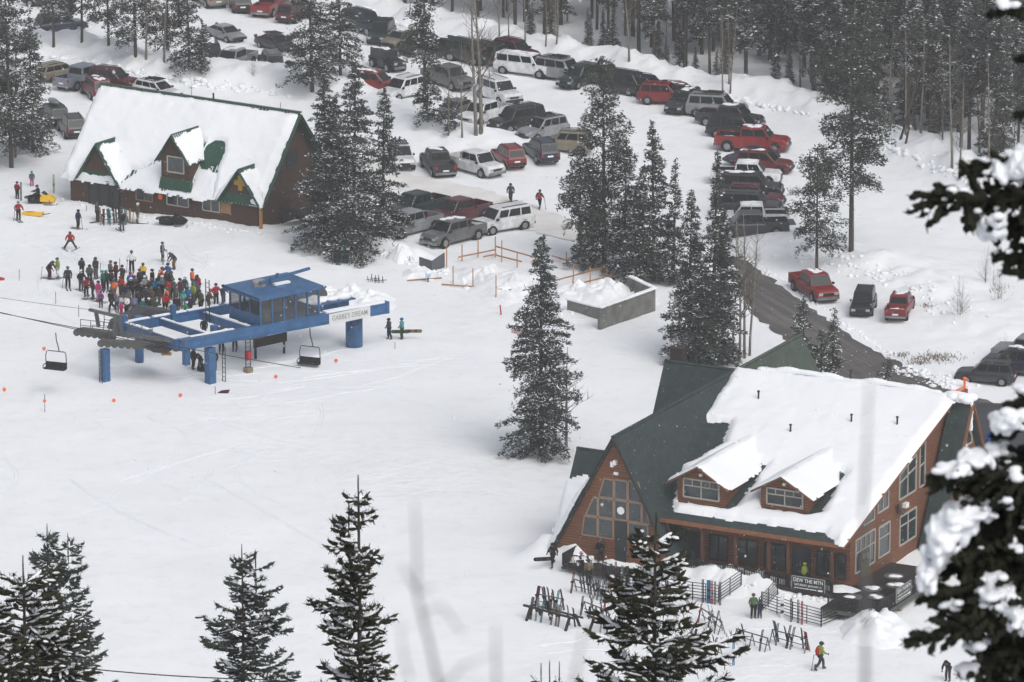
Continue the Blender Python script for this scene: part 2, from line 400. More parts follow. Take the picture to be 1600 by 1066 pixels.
# ------------------------------------------------------------------ windows, generic: in a plane spanned by A (along) and up
def window(parent, P, A, w, h, Nn, cols=2, rows=1, split=None, frame=WHITEFR, fw=.09, name='window', topw=None, glass=None, htop2=None):
    """P lower-left corner, A unit along, Nn outward normal; split: list of row fractions; htop2: height at far side (slanted top)"""
    P = Vector(P); A = Vector(A); U = Vector((0,0,1)); N_ = Vector(Nn)
    f = MB(); h2 = htop2 if htop2 is not None else h
    def pt(s_, t_, off): return P+A*(s_*w)+U*(t_*(h*(1-s_)+h2*s_))+N_*off
    def bar(a, b, wd): f.bar(a, b, wd, .09, up=N_)
    for a, b in (((0,0),(1,0)), ((1,0),(1,1)), ((1,1),(0,1)), ((0,1),(0,0))): bar(pt(*a, .035), pt(*b, .035), fw*1.3)
    for c in range(1, cols): bar(pt(c/cols, 0, .03), pt(c/cols, 1, .03), fw)
    for q in (split or [r/rows for r in range(1, rows)]): bar(pt(0, q, .03), pt(1, q, .03), fw)
    fo = f.build(name, frame, parent)
    g = MB(); g.prism([pt(0,0,-.02), pt(1,0,-.02), pt(1,1,-.02), pt(0,1,-.02)], N_*.03)
    g.build('pane', glass or GLASS, fo)
    return fo

# ================================================================== LODGE
LZ = .8
LPH = -math.atan(.52)
_e = at(1312, 850, 4.7)
lodge = empty('timber_lodge', (_e[0], _e[1], LZ), LPH,
    'large cedar ski lodge with green shingled A-frame roofs under thick snow', 'lodge')
AX, AZ = -18.3, 10.1           # cross wing ridge
SL = 1.845                      # A-frame slope
RW = 20.5                       # core ridge line (w)
k_ = (AZ-3.9)/RW                # shed slope
def wing_halfwidth(z): return (AZ-z)/SL
# --- walls
w = MB()
zb = -.9
# wing A front wall
hw = wing_halfwidth(zb)
w.prism([(AX-hw, -.60, zb), (AX+hw, -.60, zb), (AX, -.60, AZ-.12)], (0, .25, 0))
w.build('gable_wall', CEDAR, lodge)
w = MB()  # main right gable wall (u = -0.3) below the shed roof
zs = lambda y: 3.9+k_*y
w.prism([(-.3, 2.6, zb-1.5), (-.3, 24.5, zb-1.5), (-.3, 24.5, zs(20.4)-.3), (-.3, 20.2, zs(20.2)-.15), (-.3, 2.6, zs(2.6)-.15)], (-.25, 0, 0))
w.build('gable_wall', CEDAR, lodge)
w = MB()  # prow gable
hp = wing_halfwidth(-2.2)
w.prism([(1.25, RW-hp, -2.2), (1.25, RW+hp, -2.2), (1.25, RW, AZ-.15)], (-.25, 0, 0))
w.build('prow_wall', CEDAR, lodge)
w = MB()
w.box(-15.2, -.56, 2.6, 2.85, zb, 4.6); w.build('porch_wall', CEDAR, lodge)
# back wing gable wall and cross wing left hidden walls
w = MB(); h4 = wing_halfwidth(zb)
w.prism([(AX-h4, 32.0, zb), (AX+h4, 32.0, zb), (AX, 32.0, AZ-.15)], (0, -.25, 0)); w.build('gable_wall', CEDAR, lodge)
w = MB(); w.prism([(-24.2, RW-h4, zb), (-24.2, RW+h4, zb), (-24.2, RW, AZ-.15)], (.25, 0, 0)); w.build('gable_wall', CEDAR, lodge)
# --- A-frame roofs
def aroof(p0, p1, ax, z0, zr, name, m, th=.22, over=.0, sides=(1, -1)):
    """ridge from p0 to p1 (2d local), slopes down both sides to z0"""
    p0 = np.array(p0); p1 = np.array(p1); d = (p1-p0)/np.linalg.norm(p1-p0); n = np.array([-d[1], d[0]])
    hw = (zr-z0)/SL
    for s_ in sides:
        b = MB(); q = n*s_*hw
        poly = [(p0[0], p0[1], zr), (p1[0], p1[1], zr), (p1[0]+q[0], p1[1]+q[1], z0), (p0[0]+q[0], p0[1]+q[1], z0)]
        nn = np.array([n[0]*s_*SL, n[1]*s_*SL, 1]); nn /= np.linalg.norm(nn)
        b.prism(poly, -nn*th); b.build(name, m, lodge)
aroof((AX, -1.0), (AX, 19.6), 0, -.6, AZ, 'wing_roof', SHINGLE)
aroof((AX, 20.0), (AX, 32.7), 0, -.6, AZ, 'wing_roof', SHINGLE2)
# core A-frame: rear slope full length, front slope only left part and the prow
b = MB()
hb = wing_halfwidth(-.6)
nf = np.array([0, -SL, 1])/math.hypot(1, SL); nb = np.array([0, SL, 1])/math.hypot(1, SL)
b.prism([(-24.45, RW, AZ), (AX, RW, AZ), (AX, RW-hb, -.6), (-24.45, RW-hb, -.6)], -nf*.22); b.build('core_roof', SHINGLE, lodge)
b = MB(); b.prism([(-24.45, RW+.02, AZ), (1.75, RW+.02, AZ), (1.75, RW+hb+.6, -1.7), (-24.45, RW+hb+.6, -1.7)], -nb*.22); b.build('core_roof', SHINGLE, lodge)
b = MB(); hq = wing_halfwidth(-2.0)
b.prism([(-.02, RW, AZ), (1.75, RW, AZ), (1.75, RW-hq, -2.0), (-.02, RW-hq, -2.0)], -nf*.22); b.build('prow_roof', SHINGLE, lodge)
# main shed roof: polygon follows valley with wing A
b = MB(); ns = np.array([0, -k_, 1])/math.hypot(1, k_)
vx = AX+wing_halfwidth(3.9)
b.prism([(vx-.05, 0, 3.9), (.25, 0, 3.9), (.25, RW, AZ), (AX, RW, AZ)], -ns*.25); b.build('main_roof', SHINGLE, lodge)
# fascia / trims
f = MB()
f.bar((vx+.1, -.02, 3.72), (.3, -.02, 3.72), .12, .32); f.build('eave_fascia', CEDAR_TRIM, lodge)
f = MB(); f.bar((.30, -.05, 3.68), (.30, RW-.2, AZ-.25), .1, .34); f.build('rake_trim', CEDAR_TRIM, lodge)
f = MB()
for s_ in (-1, 1): f.bar((AX, -1.03, AZ-.16), (AX+s_*wing_halfwidth(-.5), -1.03, -.5-.16), .08, .3, up=(0,1,0))
f.build('rake_trim', DKWOOD, lodge)
f = MB()
for s_ in (-1, 1): f.bar((1.78, RW, AZ-.2), (1.78, RW+s_*hq, -2.0-.2), .08, .34, up=(1,0,0))
f.build('rake_trim', CEDAR_TRIM, lodge)
# --- snow on the shed roof (local s=u, t=slope distance)
kt = math.hypot(1, k_); D_ = np.array([0, 1/kt, k_/kt])
sp = [(-18.2, 20.55*kt), (-17.7, 12.6), (-17.4, 13.4), (-15.3, 13.9), (-14.5, 10.8), (-15.2, 8.8), (-16.2, 7.2), (-15.2, 4.2), (-14.4, 1.9), (-13.9, 1.0), (-8, 1.05), (-1.6, 1.2), (-.4, .1), (.34, -.15), (.45, 20.3*kt), (.3, 20.8*kt)]
slab('roof_snow', (0, 0, 3.9), (1, 0, 0), D_, ns, sp, .42, RSNOW, lodge, noise=.14, edge=.6, seed=1.,
     holes=[[(-14.4, 2.2), (-10.2, 2.2), (-9.6, 2.9), (-9.9, 8.8), (-10.6, 9.0), (-12.5, 7.0), (-14.4, 6.5)], [(-7.9, 2.95), (-3.6, 2.95), (-3.0, 3.6), (-3.5, 9.3), (-4.0, 9.4), (-6, 7.0), (-7.8, 6.5)]])
# left-of-dormer stray snow patches
slab('roof_snow', (0, 0, 3.9), (1, 0, 0), D_, ns, [(-16.1, 5.7), (-15.3, 5.3), (-15.0, 5.7), (-15.6, 6.1)], .12, RSNOW, lodge, step=.1)
# snow on lee slope ridge and prow cap
c = MB(); rg = random.Random(3)
for i in range(26): c.ell((.6+rg.uniform(-.9, 1.1), RW+rg.uniform(-.45, .3), AZ+rg.uniform(.0, .25)), (.5, .4, .3), 0, 10, 6)
for i in range(14): c.ell((1.75, RW-.1+rg.uniform(-.06,.06), AZ-.1-i*.17), (.16, .16, .12), 0, 8, 5)
c.build('roof_snow', RSNOW, lodge, True)
c = MB()
for i in range(60):
    u_ = -16+i*.25; c.ell((u_, RW+.1, AZ+.28+.1*math.sin(u_*.9)), (.5, .35, .22+.18*max(0, math.sin(u_*1.7))), 0, 8, 5)
c.build('ridge_snow', RSNOW, lodge, True)
# wing A left slope snow
dl = np.array([-1/math.hypot(1, SL), 0, -SL/math.hypot(1, SL)]); nl = np.array([-SL, 0, 1])/math.hypot(1, SL)
slab('roof_snow', (AX, -1.0, AZ), (0, 1, 0), dl, nl, [(0, 4.6), (3.5, 4.0), (7, 3.0), (7, 12), (0, 12)], .4, RSNOW, lodge, noise=.3)
# small left roof
b = MB()
for y0, y1, z1 in ((6.3, 2.2, -.6), (6.3, 10.4, -.6)):
    nrm = np.array([0, -math.copysign(1.73, y1-y0)*-1 if False else (1.73 if y1 > y0 else -1.73), 1])/2
    b.prism([(-25.0, y0, 6.5), (-21, y0, 6.5), (-21, y1, z1), (-25.0, y1, z1)], -nrm*.2)
b.build('side_roof', SHINGLE, lodge)
w = MB(); w.prism([(-24.8, 2.4, -.9), (-24.8, 10.2, -.9), (-24.8, 6.3, 6.2)], (.2, 0, 0)); w.build('side_wall', CEDAR, lodge)
slab('roof_snow', (0, 6.3, 6.5), (1, 0, 0), (0, -.5, -.866), (0, -.866, .5), [(-25.2, 2.6), (-23.6, 2.3), (-21.5, 3.2), (-21.2, 8.3), (-25.2, 8.3)], .45, RSNOW, lodge, noise=.3)
# chimney
ch = MB(); ch.box(-24.2, -23.2, 20.9, 21.9, 7.0, 10.85); ch.box(-24.28, -23.12, 20.82, 21.98, 10.85, 11.0)
ch.build('chimney', mat('dark_brick', (.05,.032,.030), .9, var=.3, vs=6), lodge)
# roof vents + cracks sticking out of the snow
for (u, t_) in ((-14.3, 16.2), (-5.8, 14.8), (-9.8, 12.4), (-2.2, 15.3), (-8.5, 20.6)):
    y = t_; z = zs(t_); v_ = MB(); v_.tube([(u, y, z), (u, y, z+1.0)], .07, 6); v_.ell((u, y, z+1.02), (.13, .13, .08)); v_.build('roof_vent', DKMET, lodge)
# --- dormers
def dormer(uc, hw_, y0, zbase, zeave, zap, ov=.6):
    d = empty('dormer', (0, 0, 0)); d.parent = lodge
    w = MB(); w.prism([(uc-hw_, y0, zbase), (uc+hw_, y0, zbase), (uc+hw_, y0, zeave), (uc, y0, zap-.12), (uc-hw_, y0, zeave)], (0, .2, 0))
    y2 = (zeave-3.9)/k_+.3; yz = (zap-3.9)/k_+.4
    for s_ in (-1, 1):
        x = uc+s_*hw_
        w.prism([(x, y0+.2, zbase-.1), (x, y0+.2, zeave), (x, y2, zeave)], (-s_*.2, 0, 0))
    w.build('dormer_wall', CEDAR, d)
    sl_ = (zap-zeave)/hw_; hx = hw_+ov; zo = zap-sl_*hx
    for s_ in (-1, 1):
        nr = np.array([s_*sl_, 0, 1])/math.hypot(1, sl_)
        r = MB(); r.prism([(uc, y0-ov, zap), (uc+s_*hx, y0-ov, zo), (uc+s_*hx, (zo-3.9)/k_+.2, zo), (uc, yz, zap)], -nr*.16)
        r.build('dormer_roof', SHINGLE, d)
        t = MB(); t.bar((uc, y0-ov-.03, zap-.1), (uc+s_*hx, y0-ov-.03, zo-.1), .07, .24, up=(0,1,0)); t.build('rake_trim', CEDAR_TRIM, d)
        dd = np.array([s_/math.hypot(1, sl_), 0, -sl_/math.hypot(1, sl_)]); Ls = hx*math.hypot(1, sl_)
        slab('roof_snow', (uc, 0, zap), (0, 1, 0), dd, nr, [(y0-ov-.05, -.05), (y0-ov-.05, Ls+.05), ((zo-3.9)/k_-.3, Ls+.05), (yz-.2, -.05)], .15, RSNOW, d, edge=.25, noise=.2, step=.12)
    window(d, (uc-1.45, y0-.0, zbase+.45), (1,0,0), 2.95, zeave-zbase-.55, (0,-1,0), cols=2, split=[.64])
    for q in (.25, .75): f = MB(); f.bar((uc-1.45+2.95*q, y0-.05, zbase+.45+(zeave-zbase-.55)*.64), (uc-1.45+2.95*q, y0-.05, zbase+.45+(zeave-zbase-.55)), .07, .08, up=(0,1,0)); f.build('muntin', WHITEFR, d)
    l = MB(); l.box(uc-.12, uc+.12, y0-.18, y0-.01, zeave+.25, zeave+.45); l.build('lamp', WHITE, d)
dormer(-12.5, 1.95, 2.3, 4.62, 6.6, 7.75)
dormer(-5.95, 1.95, 3.1, 4.75, 6.55, 7.65)
# --- wing A windows
Y = -.60; N0 = (0, -1, 0)
wa = MB()
def awin(x0, x1, z0, z1, x0t=None, x1t=None):
    x0t = x0 if x0t is None else x0t; x1t = x1 if x1t is None else x1t
    f = MB(); pts = [(x0, Y-.03, z0), (x1, Y-.03, z0), (x1t, Y-.03, z1), (x0t, Y-.03, z1)]
    for i in range(4): f.bar(pts[i], pts[(i+1) % 4], .12, .1, up=(0,1,0))
    fo = f.build('window', TANFR, lodge)
    g = MB(); g.prism([(p[0], Y+.02, p[2]) for p in pts], (0, -.04, 0)); g.build('pane', GLASS, fo)
awin(-19.65, -18.95+.55, 5.05, 6.5, -19.2); awin(-18.3, -17.25, 5.05, 6.55); awin(-17.15, -15.9, 5.05, 6.6, x1t=-16.35)
awin(-20.75, -19.75, 3.45, 4.95, -20.05); awin(-19.65, -18.4, 3.45, 4.95); awin(-18.3, -17.25, 3.45, 4.95); awin(-17.15, -16.05, 3.45, 4.95)
awin(-21.05, -19.75, 1.85, 3.35, -20.85); awin(-19.65, -18.4, 1.85, 3.35); awin(-17.15, -15.5, 1.85, 3.35)
awin(-15.95, -15.35, 3.45, 4.95, x1t=-15.75)
dr = MB(); dr.box(-18.25, -17.3, Y-.05, Y+.02, .15, 3.3); dro = dr.build('door', mat('dark_green_door', (.03,.045,.045), .5), lodge)
h_ = MB(); h_.bar((-17.4, Y-.12, 1.1), (-17.4, Y-.12, 1.4), .05); h_.build('handle', RIM, dro)
b = MB(); b.tube([(-17.75, Y-.08, 4.2), (-17.75, Y-.14, 4.2)], .3, 16); b.build('clock', WHITE, lodge)
b = MB(); b.box(-18.6, -18.35, Y-.25, Y, 7.55, 7.95); b.box(-18.35, -18.1, Y-.3, Y, 7.75, 8.1); b.build('flood_lamp', WHITE, lodge)
b = MB(); b.box(-18.35, -18.0, Y-.15, Y, 6.95, 7.15); b.build('lamp', WHITE, lodge)
# --- right gable windows (plane u=-.3, along +w)
NX = (1, 0, 0); G = -.3
window(lodge, (G, 4.95, 3.95), (0,1,0), 1.9, .35, NX, cols=1, htop2=1.1, fw=.08)
window(lodge, (G, 7.5, 4.22), (0,1,0), 1.95, 1.15, NX, cols=2, htop2=1.55)
window(lodge, (G, 11.5, 4.2), (0,1,0), 3.1, 2.0, NX, cols=2, split=[.66], htop2=2.85)
window(lodge, (G, 15.3, 4.2), (0,1,0), 1.0, 3.3, NX, cols=1, split=[.5], htop2=3.65)
window(lodge, (G, 11.7, .5), (0,1,0), 3.1, 2.3, NX, cols=2, split=[.66])
window(lodge, (G, 7.8, .6), (0,1,0), 2.0, 2.4, NX, cols=1, split=[.62])
window(lodge, (G, 3.55, .55), (0,1,0), 3.5, 2.6, NX, cols=4, split=[.6])
d = MB(); d.box(G, G+.16, 4.35, 5.75, .0, 2.1); do = d.build('door', mat('olive_door', (.10,.115,.06), .6, var=.12), lodge)
for q in (4.5, 5.2):
    g = MB(); g.box(G+.165, G+.19, q, q+.4, 1.2, 1.8); g.build('pane', GLASS, do)
b = MB(); b.tube([(G+.25, 11.2, 3.55), (G+.38, 11.25, 3.6)], [.42, .46], 18); b.bar((G, 11.2, 3.5), (G+.3, 11.2, 3.55), .06); b.build('satellite_dish', GREYM, lodge)
b = MB(); b.box(G, G+.3, 12.2, 12.8, 3.4, 3.75); b.build('wall_heater', WHITE, lodge)  # white heater box on the gable wall beside the dish
# prow windows
Gp = 1.25
window(lodge, (Gp, RW-3.0, 3.2), (0,1,0), 1.2, .9, NX, cols=1, htop2=2.4)
window(lodge, (Gp, RW-1.8, 3.2), (0,1,0), 1.6, 2.6, NX, cols=2, split=[.55])
window(lodge, (Gp, RW+.0, 3.2), (0,1,0), 2.2, 2.2, NX, cols=2, split=[.55])
window(lodge, (Gp, RW-4.3, .2), (0,1,0), 2.6, 2.2, NX, cols=3)
window(lodge, (Gp, RW-1.4, .2), (0,1,0), 4.4, 2.2, NX, cols=4)
window(lodge, (Gp, RW-.1, 6.4), (0,1,0), 1.3, 2.0, NX, cols=1, htop2=.5)
# --- porch: deck, posts, beams, rails
dk = MB(); dk.box(-16.2, 1.0, -.1, 2.6, -.3, -.1); dk.box(.0, 4.7, -3.3, 9.4, -.3, -.1); dk.box(-21.6, -16.5, -3.0, -.6, -.3, -.12)
dk.build('deck', DKWOOD, lodge)
sk = MB(); sk.box(-16.2, .6, .02, .1, -1.4, -.3); sk.box(-16.2, 4.7, -.02, 0, -.1, .02); sk.build('deck_skirt', DKWOOD, lodge)
for u in (-14.3, -11.4, -8.6, -5.9, -4.3, -.75):
    p = MB(); p.box(u-.11, u+.11, .2, .42, -.9, 3.6); p.build('porch_post', mat('brown_post', (.13,.05,.026), .8), lodge)
def railing(pts, name='railing', z0=-.1, hh=1.0, m=DKRAIL):
    r = MB()
    for a, b in zip(pts[:-1], pts[1:]):
        a = np.array(a); b = np.array(b); L = np.linalg.norm(b-a); n = max(2, int(L/.14))
        r.bar((*a, z0+hh), (*b, z0+hh), .09, .06); r.bar((*a, z0+.1), (*b, z0+.1), .05, .05)
        for i in range(n+1):
            q = a+(b-a)*i/n; r.bar((*q, z0+.1), (*q, z0+hh), .05 if i % 12 else .1)
    r.build(name, m, lodge)
railing([(-14.6, .12), (-.6, .12)])
railing([(.6, -3.25), (4.65, -3.25), (4.65, 9.3)])
railing([(-21.5, -.7), (-21.5, -2.95), (-20.2, -2.95)])
p = MB()
for (x, y) in ((.3, -3.1), (4.5, -3.1), (4.5, 1.0), (4.5, 5.2), (4.5, 9.2)): p.box(x-.14, x+.14, y-.14, y+.14, -3.0, -.3)
p.build('deck_posts', mat('pale_timber', (.30,.25,.19), .8), lodge)
f = MB(); f.bar((.2, -3.33, -.28), (4.75, -3.33, -.28), .08, .3); f.bar((4.76, -3.3, -.28), (4.76, 9.4, -.28), .08, .3); f.build('deck_rim', mat('grey_green_trim', (.10,.12,.10), .8), lodge)
sn = MB(); sn.bar((4.65, 3.6, .98), (4.65, 8.0, .98), .16, .12); sn.build('rail_snow', RSNOW, lodge)
# porch windows and doors in the wall y=2.6
for u, wd_ in ((-13.9, 1.3), (-11.9, 1.5), (-9.7, 1.8), (-7.3, 1.7), (-3.0, 1.5), (-1.25, .6)):
    window(lodge, (u, 2.6, .35), (1,0,0), wd_, 1.9, (0,-1,0), cols=2 if wd_ > 1 else 1, frame=DKWOOD)
for u in (-5.0,):
    d = MB(); d.box(u, u+1.5, 2.5, 2.6, -.1, 2.3); dd = d.build('door', mat('dark_glazed_door', (.03,.035,.045), .3), lodge)
    h_ = MB(); h_.bar((u+.7, 2.44, .9), (u+.7, 2.44, 1.2), .05); h_.build('handle', RIM, dd)

def text_mesh(txt, size, w_max=None):
    cu = bpy.data.curves.new('txt', 'FONT'); cu.body = txt; cu.size = size; cu.align_x = 'CENTER'; cu.align_y = 'CENTER'; cu.offset = .006*size*2
    cu.resolution_u = 3
    o = bpy.data.objects.new('txt', cu); C.objects.link(o)
    dg = bpy.context.evaluated_depsgraph_get(); dg.update()
    me = bpy.data.meshes.new_from_object(o.evaluated_get(dg)); bpy.data.objects.remove(o)
    if w_max:
        xs = [v.co.x for v in me.vertices]; wdt = max(xs)-min(xs)
        for v in me.vertices: v.co.x *= w_max/wdt
    return me
def banner(origin, rz, label):
    r = empty('banner_sign', origin, rz, label, 'sign')
    b = MB(); b.box(-1.32, 1.32, -.02, .02, -.5, .5); b.build('panel', mat('black_banner', (.015,.017,.02), .6, var=.1), r)
    f = MB()
    for a, c_ in (((-1.34,0,-.52),(1.34,0,-.52)), ((-1.34,0,.52),(1.34,0,.52)), ((-1.34,0,-.52),(-1.34,0,.52)), ((1.34,0,-.52),(1.34,0,.52))): f.bar(a, c_, .06, .05, up=(0,1,0))
    f.build('frame', mat('pale_green_frame', (.42,.46,.42), .6, var=.05), r)
    for t, s_, z, wm in (('DEW THE MTN', .42, .25, 2.4), ('SATURDAY, JANUARY 31', .24, -.10, 2.2)):
        me = text_mesh(t, s_, wm); me.materials.append(WHITE)
        o = link('lettering', me, r, (0, -.03, z)); o.rotation_euler = (R(90), 0, 0)
_old_banner = banner
def banner(origin, rz, label):
    _old_banner(origin, rz, label); r = [o for o in C.objects if o.get('label') == label][0]
    b = MB(); rg = random.Random(6); x = -1.1
    while x < .7:
        w_ = rg.uniform(.05, .16); b.box(x, x+w_, -.035, -.021, -.38, -.31); x += w_+rg.uniform(.02, .06)
    b.box(.8, 1.18, -.035, -.021, -.42, -.28); b.build('small_print', WHITE, r)
lroot = Matrix.Translation((_e[0], _e[1], LZ)) @ Matrix.Rotation(LPH, 4, 'Z')
def LW(u, v, z): return tuple(lroot @ Vector((u, v, z)))
banner(LW(-2.5, -.02, .38), LPH, 'black banner reading DEW THE MTN hung on the porch railing under the lit eave')
banner(LW(4.78, 1.0, .62), LPH+PI/2, 'black banner reading DEW THE MTN on the side deck railing beside snowy tables')
# tables on the side deck
def table(x, y, label, rd=.75):
    t = empty('deck_table', LW(x, y, -.1), LPH, label, 'table', 'round tables on the side deck')
    b = MB(); b.tube([(0,0,.70),(0,0,.75)], rd, 18); b.build('tabletop', mat('grey_table', (.16,.15,.15), .6), t)
    b = MB(); rg_ = random.Random(int(x*31+y*17)); [b.ell((rg_.uniform(-.3,.3), rg_.uniform(-.3,.3), .77), (rd*.5, rd*.4, .07), 0, 10, 5, .15, rg_) for _ in range(3)]; b.build('table_snow', RSNOW, t, True)
    b = MB(); b.tube([(0,0,0),(0,0,.7)], .05, 6); b.tube([(0,0,0),(0,0,.04)], .35, 10); b.build('pedestal', DKMET, t)
table(2.0, -2.0, 'snow-covered round table nearest the front corner of the side deck')
table(3.5, -1.1, 'snow-covered round table just left of the side deck banner', .65)
table(2.4, .6, 'snow-covered round table by the olive door of the lodge')
table(3.6, 2.2, 'snow-covered round table behind the side deck banner')
table(2.6, 4.2, 'snow-covered round table farthest back on the side deck')
# bench of deck snow
# ================================================================== PATROL BUILDING
_p = at(98.7, 276, 2.6); PPH = -math.atan(.648)
pat = empty('patrol_building', (_p[0], _p[1], 0), PPH, 'brown building with steep snowy green metal roof and yellow cross on a dormer', 'building')
PR = Matrix.Translation((_p[0], _p[1], 0)) @ Matrix.Rotation(PPH, 4, 'Z')
def PW(u, v, z): return tuple(PR @ Vector((u, v, z)))
UL, SLP, RV, RZ = 23.0, 1.24, 6.3, 10.4
w = MB(); w.box(.5, 22.3, .45, .65, -.6, 3.0); w.build('front_wall', BROWNSD, pat)
for u, d in ((.5, .2), (22.3, -.2)):
    w = MB(); w.prism([(u, .5, -1.6), (u, 12.1, -1.6), (u, 12.1, 3.0), (u, RV, RZ-.15), (u, .5, 3.0)], (d, 0, 0)); w.build('gable_wall', BROWNSD, pat)
w = MB(); w.box(.5, 22.3, 11.95, 12.1, -.6, 3.0); w.build('rear_wall', BROWNSD, pat)
hz = math.hypot(1, SLP)
for s_ in (-1, 1):
    n = np.array([0, s_*SLP, 1])/hz
    b = MB(); b.prism([(0, RV, RZ), (UL+.2, RV, RZ), (UL+.2, RV+s_*RV, 2.6), (0, RV+s_*RV, 2.6)], -n*.2); b.build('roof', GREENM, pat)
    # standing seams
    b = MB()
    for i in range(58):
        u = .15+i*.4; b.bar((u, RV, RZ+.03), (u, RV+s_*RV, 2.63), .05, .09, up=n)
    b.build('roof_seams', GREENM if s_ > 0 else TSNOW, pat)
b = MB(); b.bar((-.05, RV, RZ+.12), (UL+.25, RV, RZ+.12), .34, .14); b.build('ridge_cap', GREENM, pat)
for s_ in (-1, 1):
    for uu in (UL+.22, -.04):
        b = MB(); b.bar((uu, RV, RZ-.1), (uu, RV+s_*RV, 2.5), .06, .34, up=(1,0,0)); b.build('rake_trim', GREENM, pat)
nf_ = np.array([0, -SLP, 1])/hz; dn = np.array([0, -1, -SLP])/hz; LS = RV*hz
slab('roof_snow', (0, RV, RZ), (1, 0, 0), dn, nf_, [(-.1, .14), (7.5, .12), (15, .16), (22.9, .2), (22.95, 10.0), (18.3, 9.3), (17.6, 9.9), (16.9, 7.5), (16.7, 5.6), (15.9, 4.6), (14.6, 5.0), (14.3, 6.0), (14.2, 4.2), (13, 3.6), (11.8, 5.9), (10.6, 5.8), (8.8, 7.6), (7.3, 8.3), (6.5, 9.8), (6.0, 10.1), (-.1, 10.1)], .42, RSNOW, pat, noise=.2, edge=.6, seed=3., holes=[[(14.5, 4.7), (15.2, 4.1), (16.3, 4.1), (16.8, 5.0), (16.3, 6.3), (15.2, 6.9), (14.5, 6.2)]])
slab('bare_roof_patch', np.array([0, RV, RZ])+nf_*.09, (1, 0, 0), dn, nf_, [(14.3, 4.6), (15.2, 3.9), (16.4, 3.9), (17.0, 5.0), (16.5, 6.4), (15.2, 7.1), (14.3, 6.3)], .02, GREENM, pat, step=.2)
slab('roof_snow', (0, RV, RZ), (1, 0, 0), dn, nf_, [(7.4, 8.9), (9.5, 7.4), (10.9, 6.4), (11.3, 9.9), (16, 9.5), (16.4, 7.8), (17.2, 7.6), (17.5, 10.15), (6.7, 10.15)], .10, TSNOW, pat, noise=.5, edge=.3, seed=4., rag=.25)
slab('roof_snow', (0, RV, RZ), (1, 0, 0), dn, nf_, [(14.6, 6.8), (16.9, 7.3), (17.2, 9.9), (14.4, 9.7)], .06, TSNOW, pat, noise=.6, edge=.2, seed=5., rag=.3)
nb_ = np.array([0, SLP, 1])/hz
slab('roof_snow', (0, RV, RZ), (1, 0, 0), np.array([0, 1, -SLP])/hz, nb_, [(0, .3), (22.9, .3), (22.9, 10), (0, 10)], .45, RSNOW, pat, step=.35)
# dormers
def pdormer(uc, hw_, y0, zb_, ze, zap, gable_only, panel=None):
    d = empty('dormer', (0, 0, 0)); d.parent = pat
    wbase = ze if gable_only else zb_
    w = MB(); poly = [(uc-hw_, y0, wbase), (uc+hw_, y0, wbase)]
    if not gable_only: poly += [(uc+hw_, y0, ze), (uc, y0, zap-.1), (uc-hw_, y0, ze)]
    else: poly += [(uc, y0, zap-.1)]
    w.prism(poly, (0, .2, 0)); 
    rv = lambda z: (z-2.6)/SLP
    if not gable_only:
        for s_ in (-1, 1): w.prism([(uc+s_*hw_, y0+.1, zb_), (uc+s_*hw_, y0+.1, ze), (uc+s_*hw_, rv(ze)+.2, ze)], (-s_*.18, 0, 0))
    w.build('dormer_wall', BROWNSD, d)
    ss = (zap-ze)/hw_; hx = hw_+.35; zo = zap-ss*hx
    for s_ in (-1, 1):
        nr = np.array([s_*ss, 0, 1])/math.hypot(1, ss)
        r = MB(); r.prism([(uc, y0-.5, zap), (uc+s_*hx, y0-.5, zo), (uc+s_*hx, rv(zo)+.1, zo), (uc, rv(zap)+.2, zap)], -nr*.13); r.build('dormer_roof', GREENM, d)
        dd = np.array([s_, 0, -ss])/math.hypot(1, ss); Ls = hx*math.hypot(1, ss)
        pl = [(y0-.3, .5), (y0-.4, Ls-.05), (max(rv(zo)-.1, y0+.1), Ls-.1), (rv(zap), .3)]
        slab('roof_snow', (uc, 0, zap), (0, 1, 0), dd, nr, pl, .3 if gable_only else .07, RSNOW, d, step=.12, edge=.2, noise=.5, rag=.2, seed=uc)
        r = MB()
        if not gable_only:
            for i in range(7):
                yy = y0-.4+i*.33
                r.bar((uc+s_*.1, yy, zap-ss*.1+.03), (uc+s_*hx, yy, zo+.03), .05, .09, up=nr)
            r.build('roof_seams', TSNOW, d)
        t = MB(); t.bar((uc, y0-.53, zap-.12), (uc+s_*hx, y0-.53, zo-.12), .06, .3, up=(0,1,0)); t.build('rake_trim', GREENM, d)
    return d
d1 = pdormer(4.25, 2.15, 0.1, 3.1, 3.3, 6.5, True)
b = MB(); b.prism([(1.9, -.05, 2.75), (6.6, -.05, 2.75), (6.2, .1, 3.6), (2.3, .1, 3.6)], (0, .15, 0)); b.build('apron_flashing', GREENM, d1)
d2 = pdormer(12.95, 1.6, .35, 3.6, 6.15, 8.4, False)
window(d2, (12.1, .35, 4.6), (1,0,0), 1.9, 1.5, (0,-1,0), cols=1)
b = MB(); b.prism([(11.2, .1, 2.95), (14.9, .1, 2.95), (14.8, .3, 4.0), (11.3, .3, 4.0)], (0, .3, 0)); b.build('apron_flashing', GREENM, d2)
d3 = pdormer(20.75, 2.1, 0.1, 3.0, 3.25, 6.1, True)
b = MB(); b.prism([(18.4, -.05, 2.7), (23.1, -.05, 2.7), (22.7, .1, 3.6), (18.8, .1, 3.6)], (0, .15, 0)); b.build('apron_flashing', GREENM, d3)
b = MB(); g_ = YELLOW
b.box(20.5, 20.98, -.08, .02, 3.95, 5.35); b.box(20.05, 20.5, -.08, .02, 4.42, 4.88); b.box(20.98, 21.43, -.08, .02, 4.42, 4.88)
b.build('yellow_cross', mat('yellow_cross', (.50,.30,.03), .6, var=.1), d3)
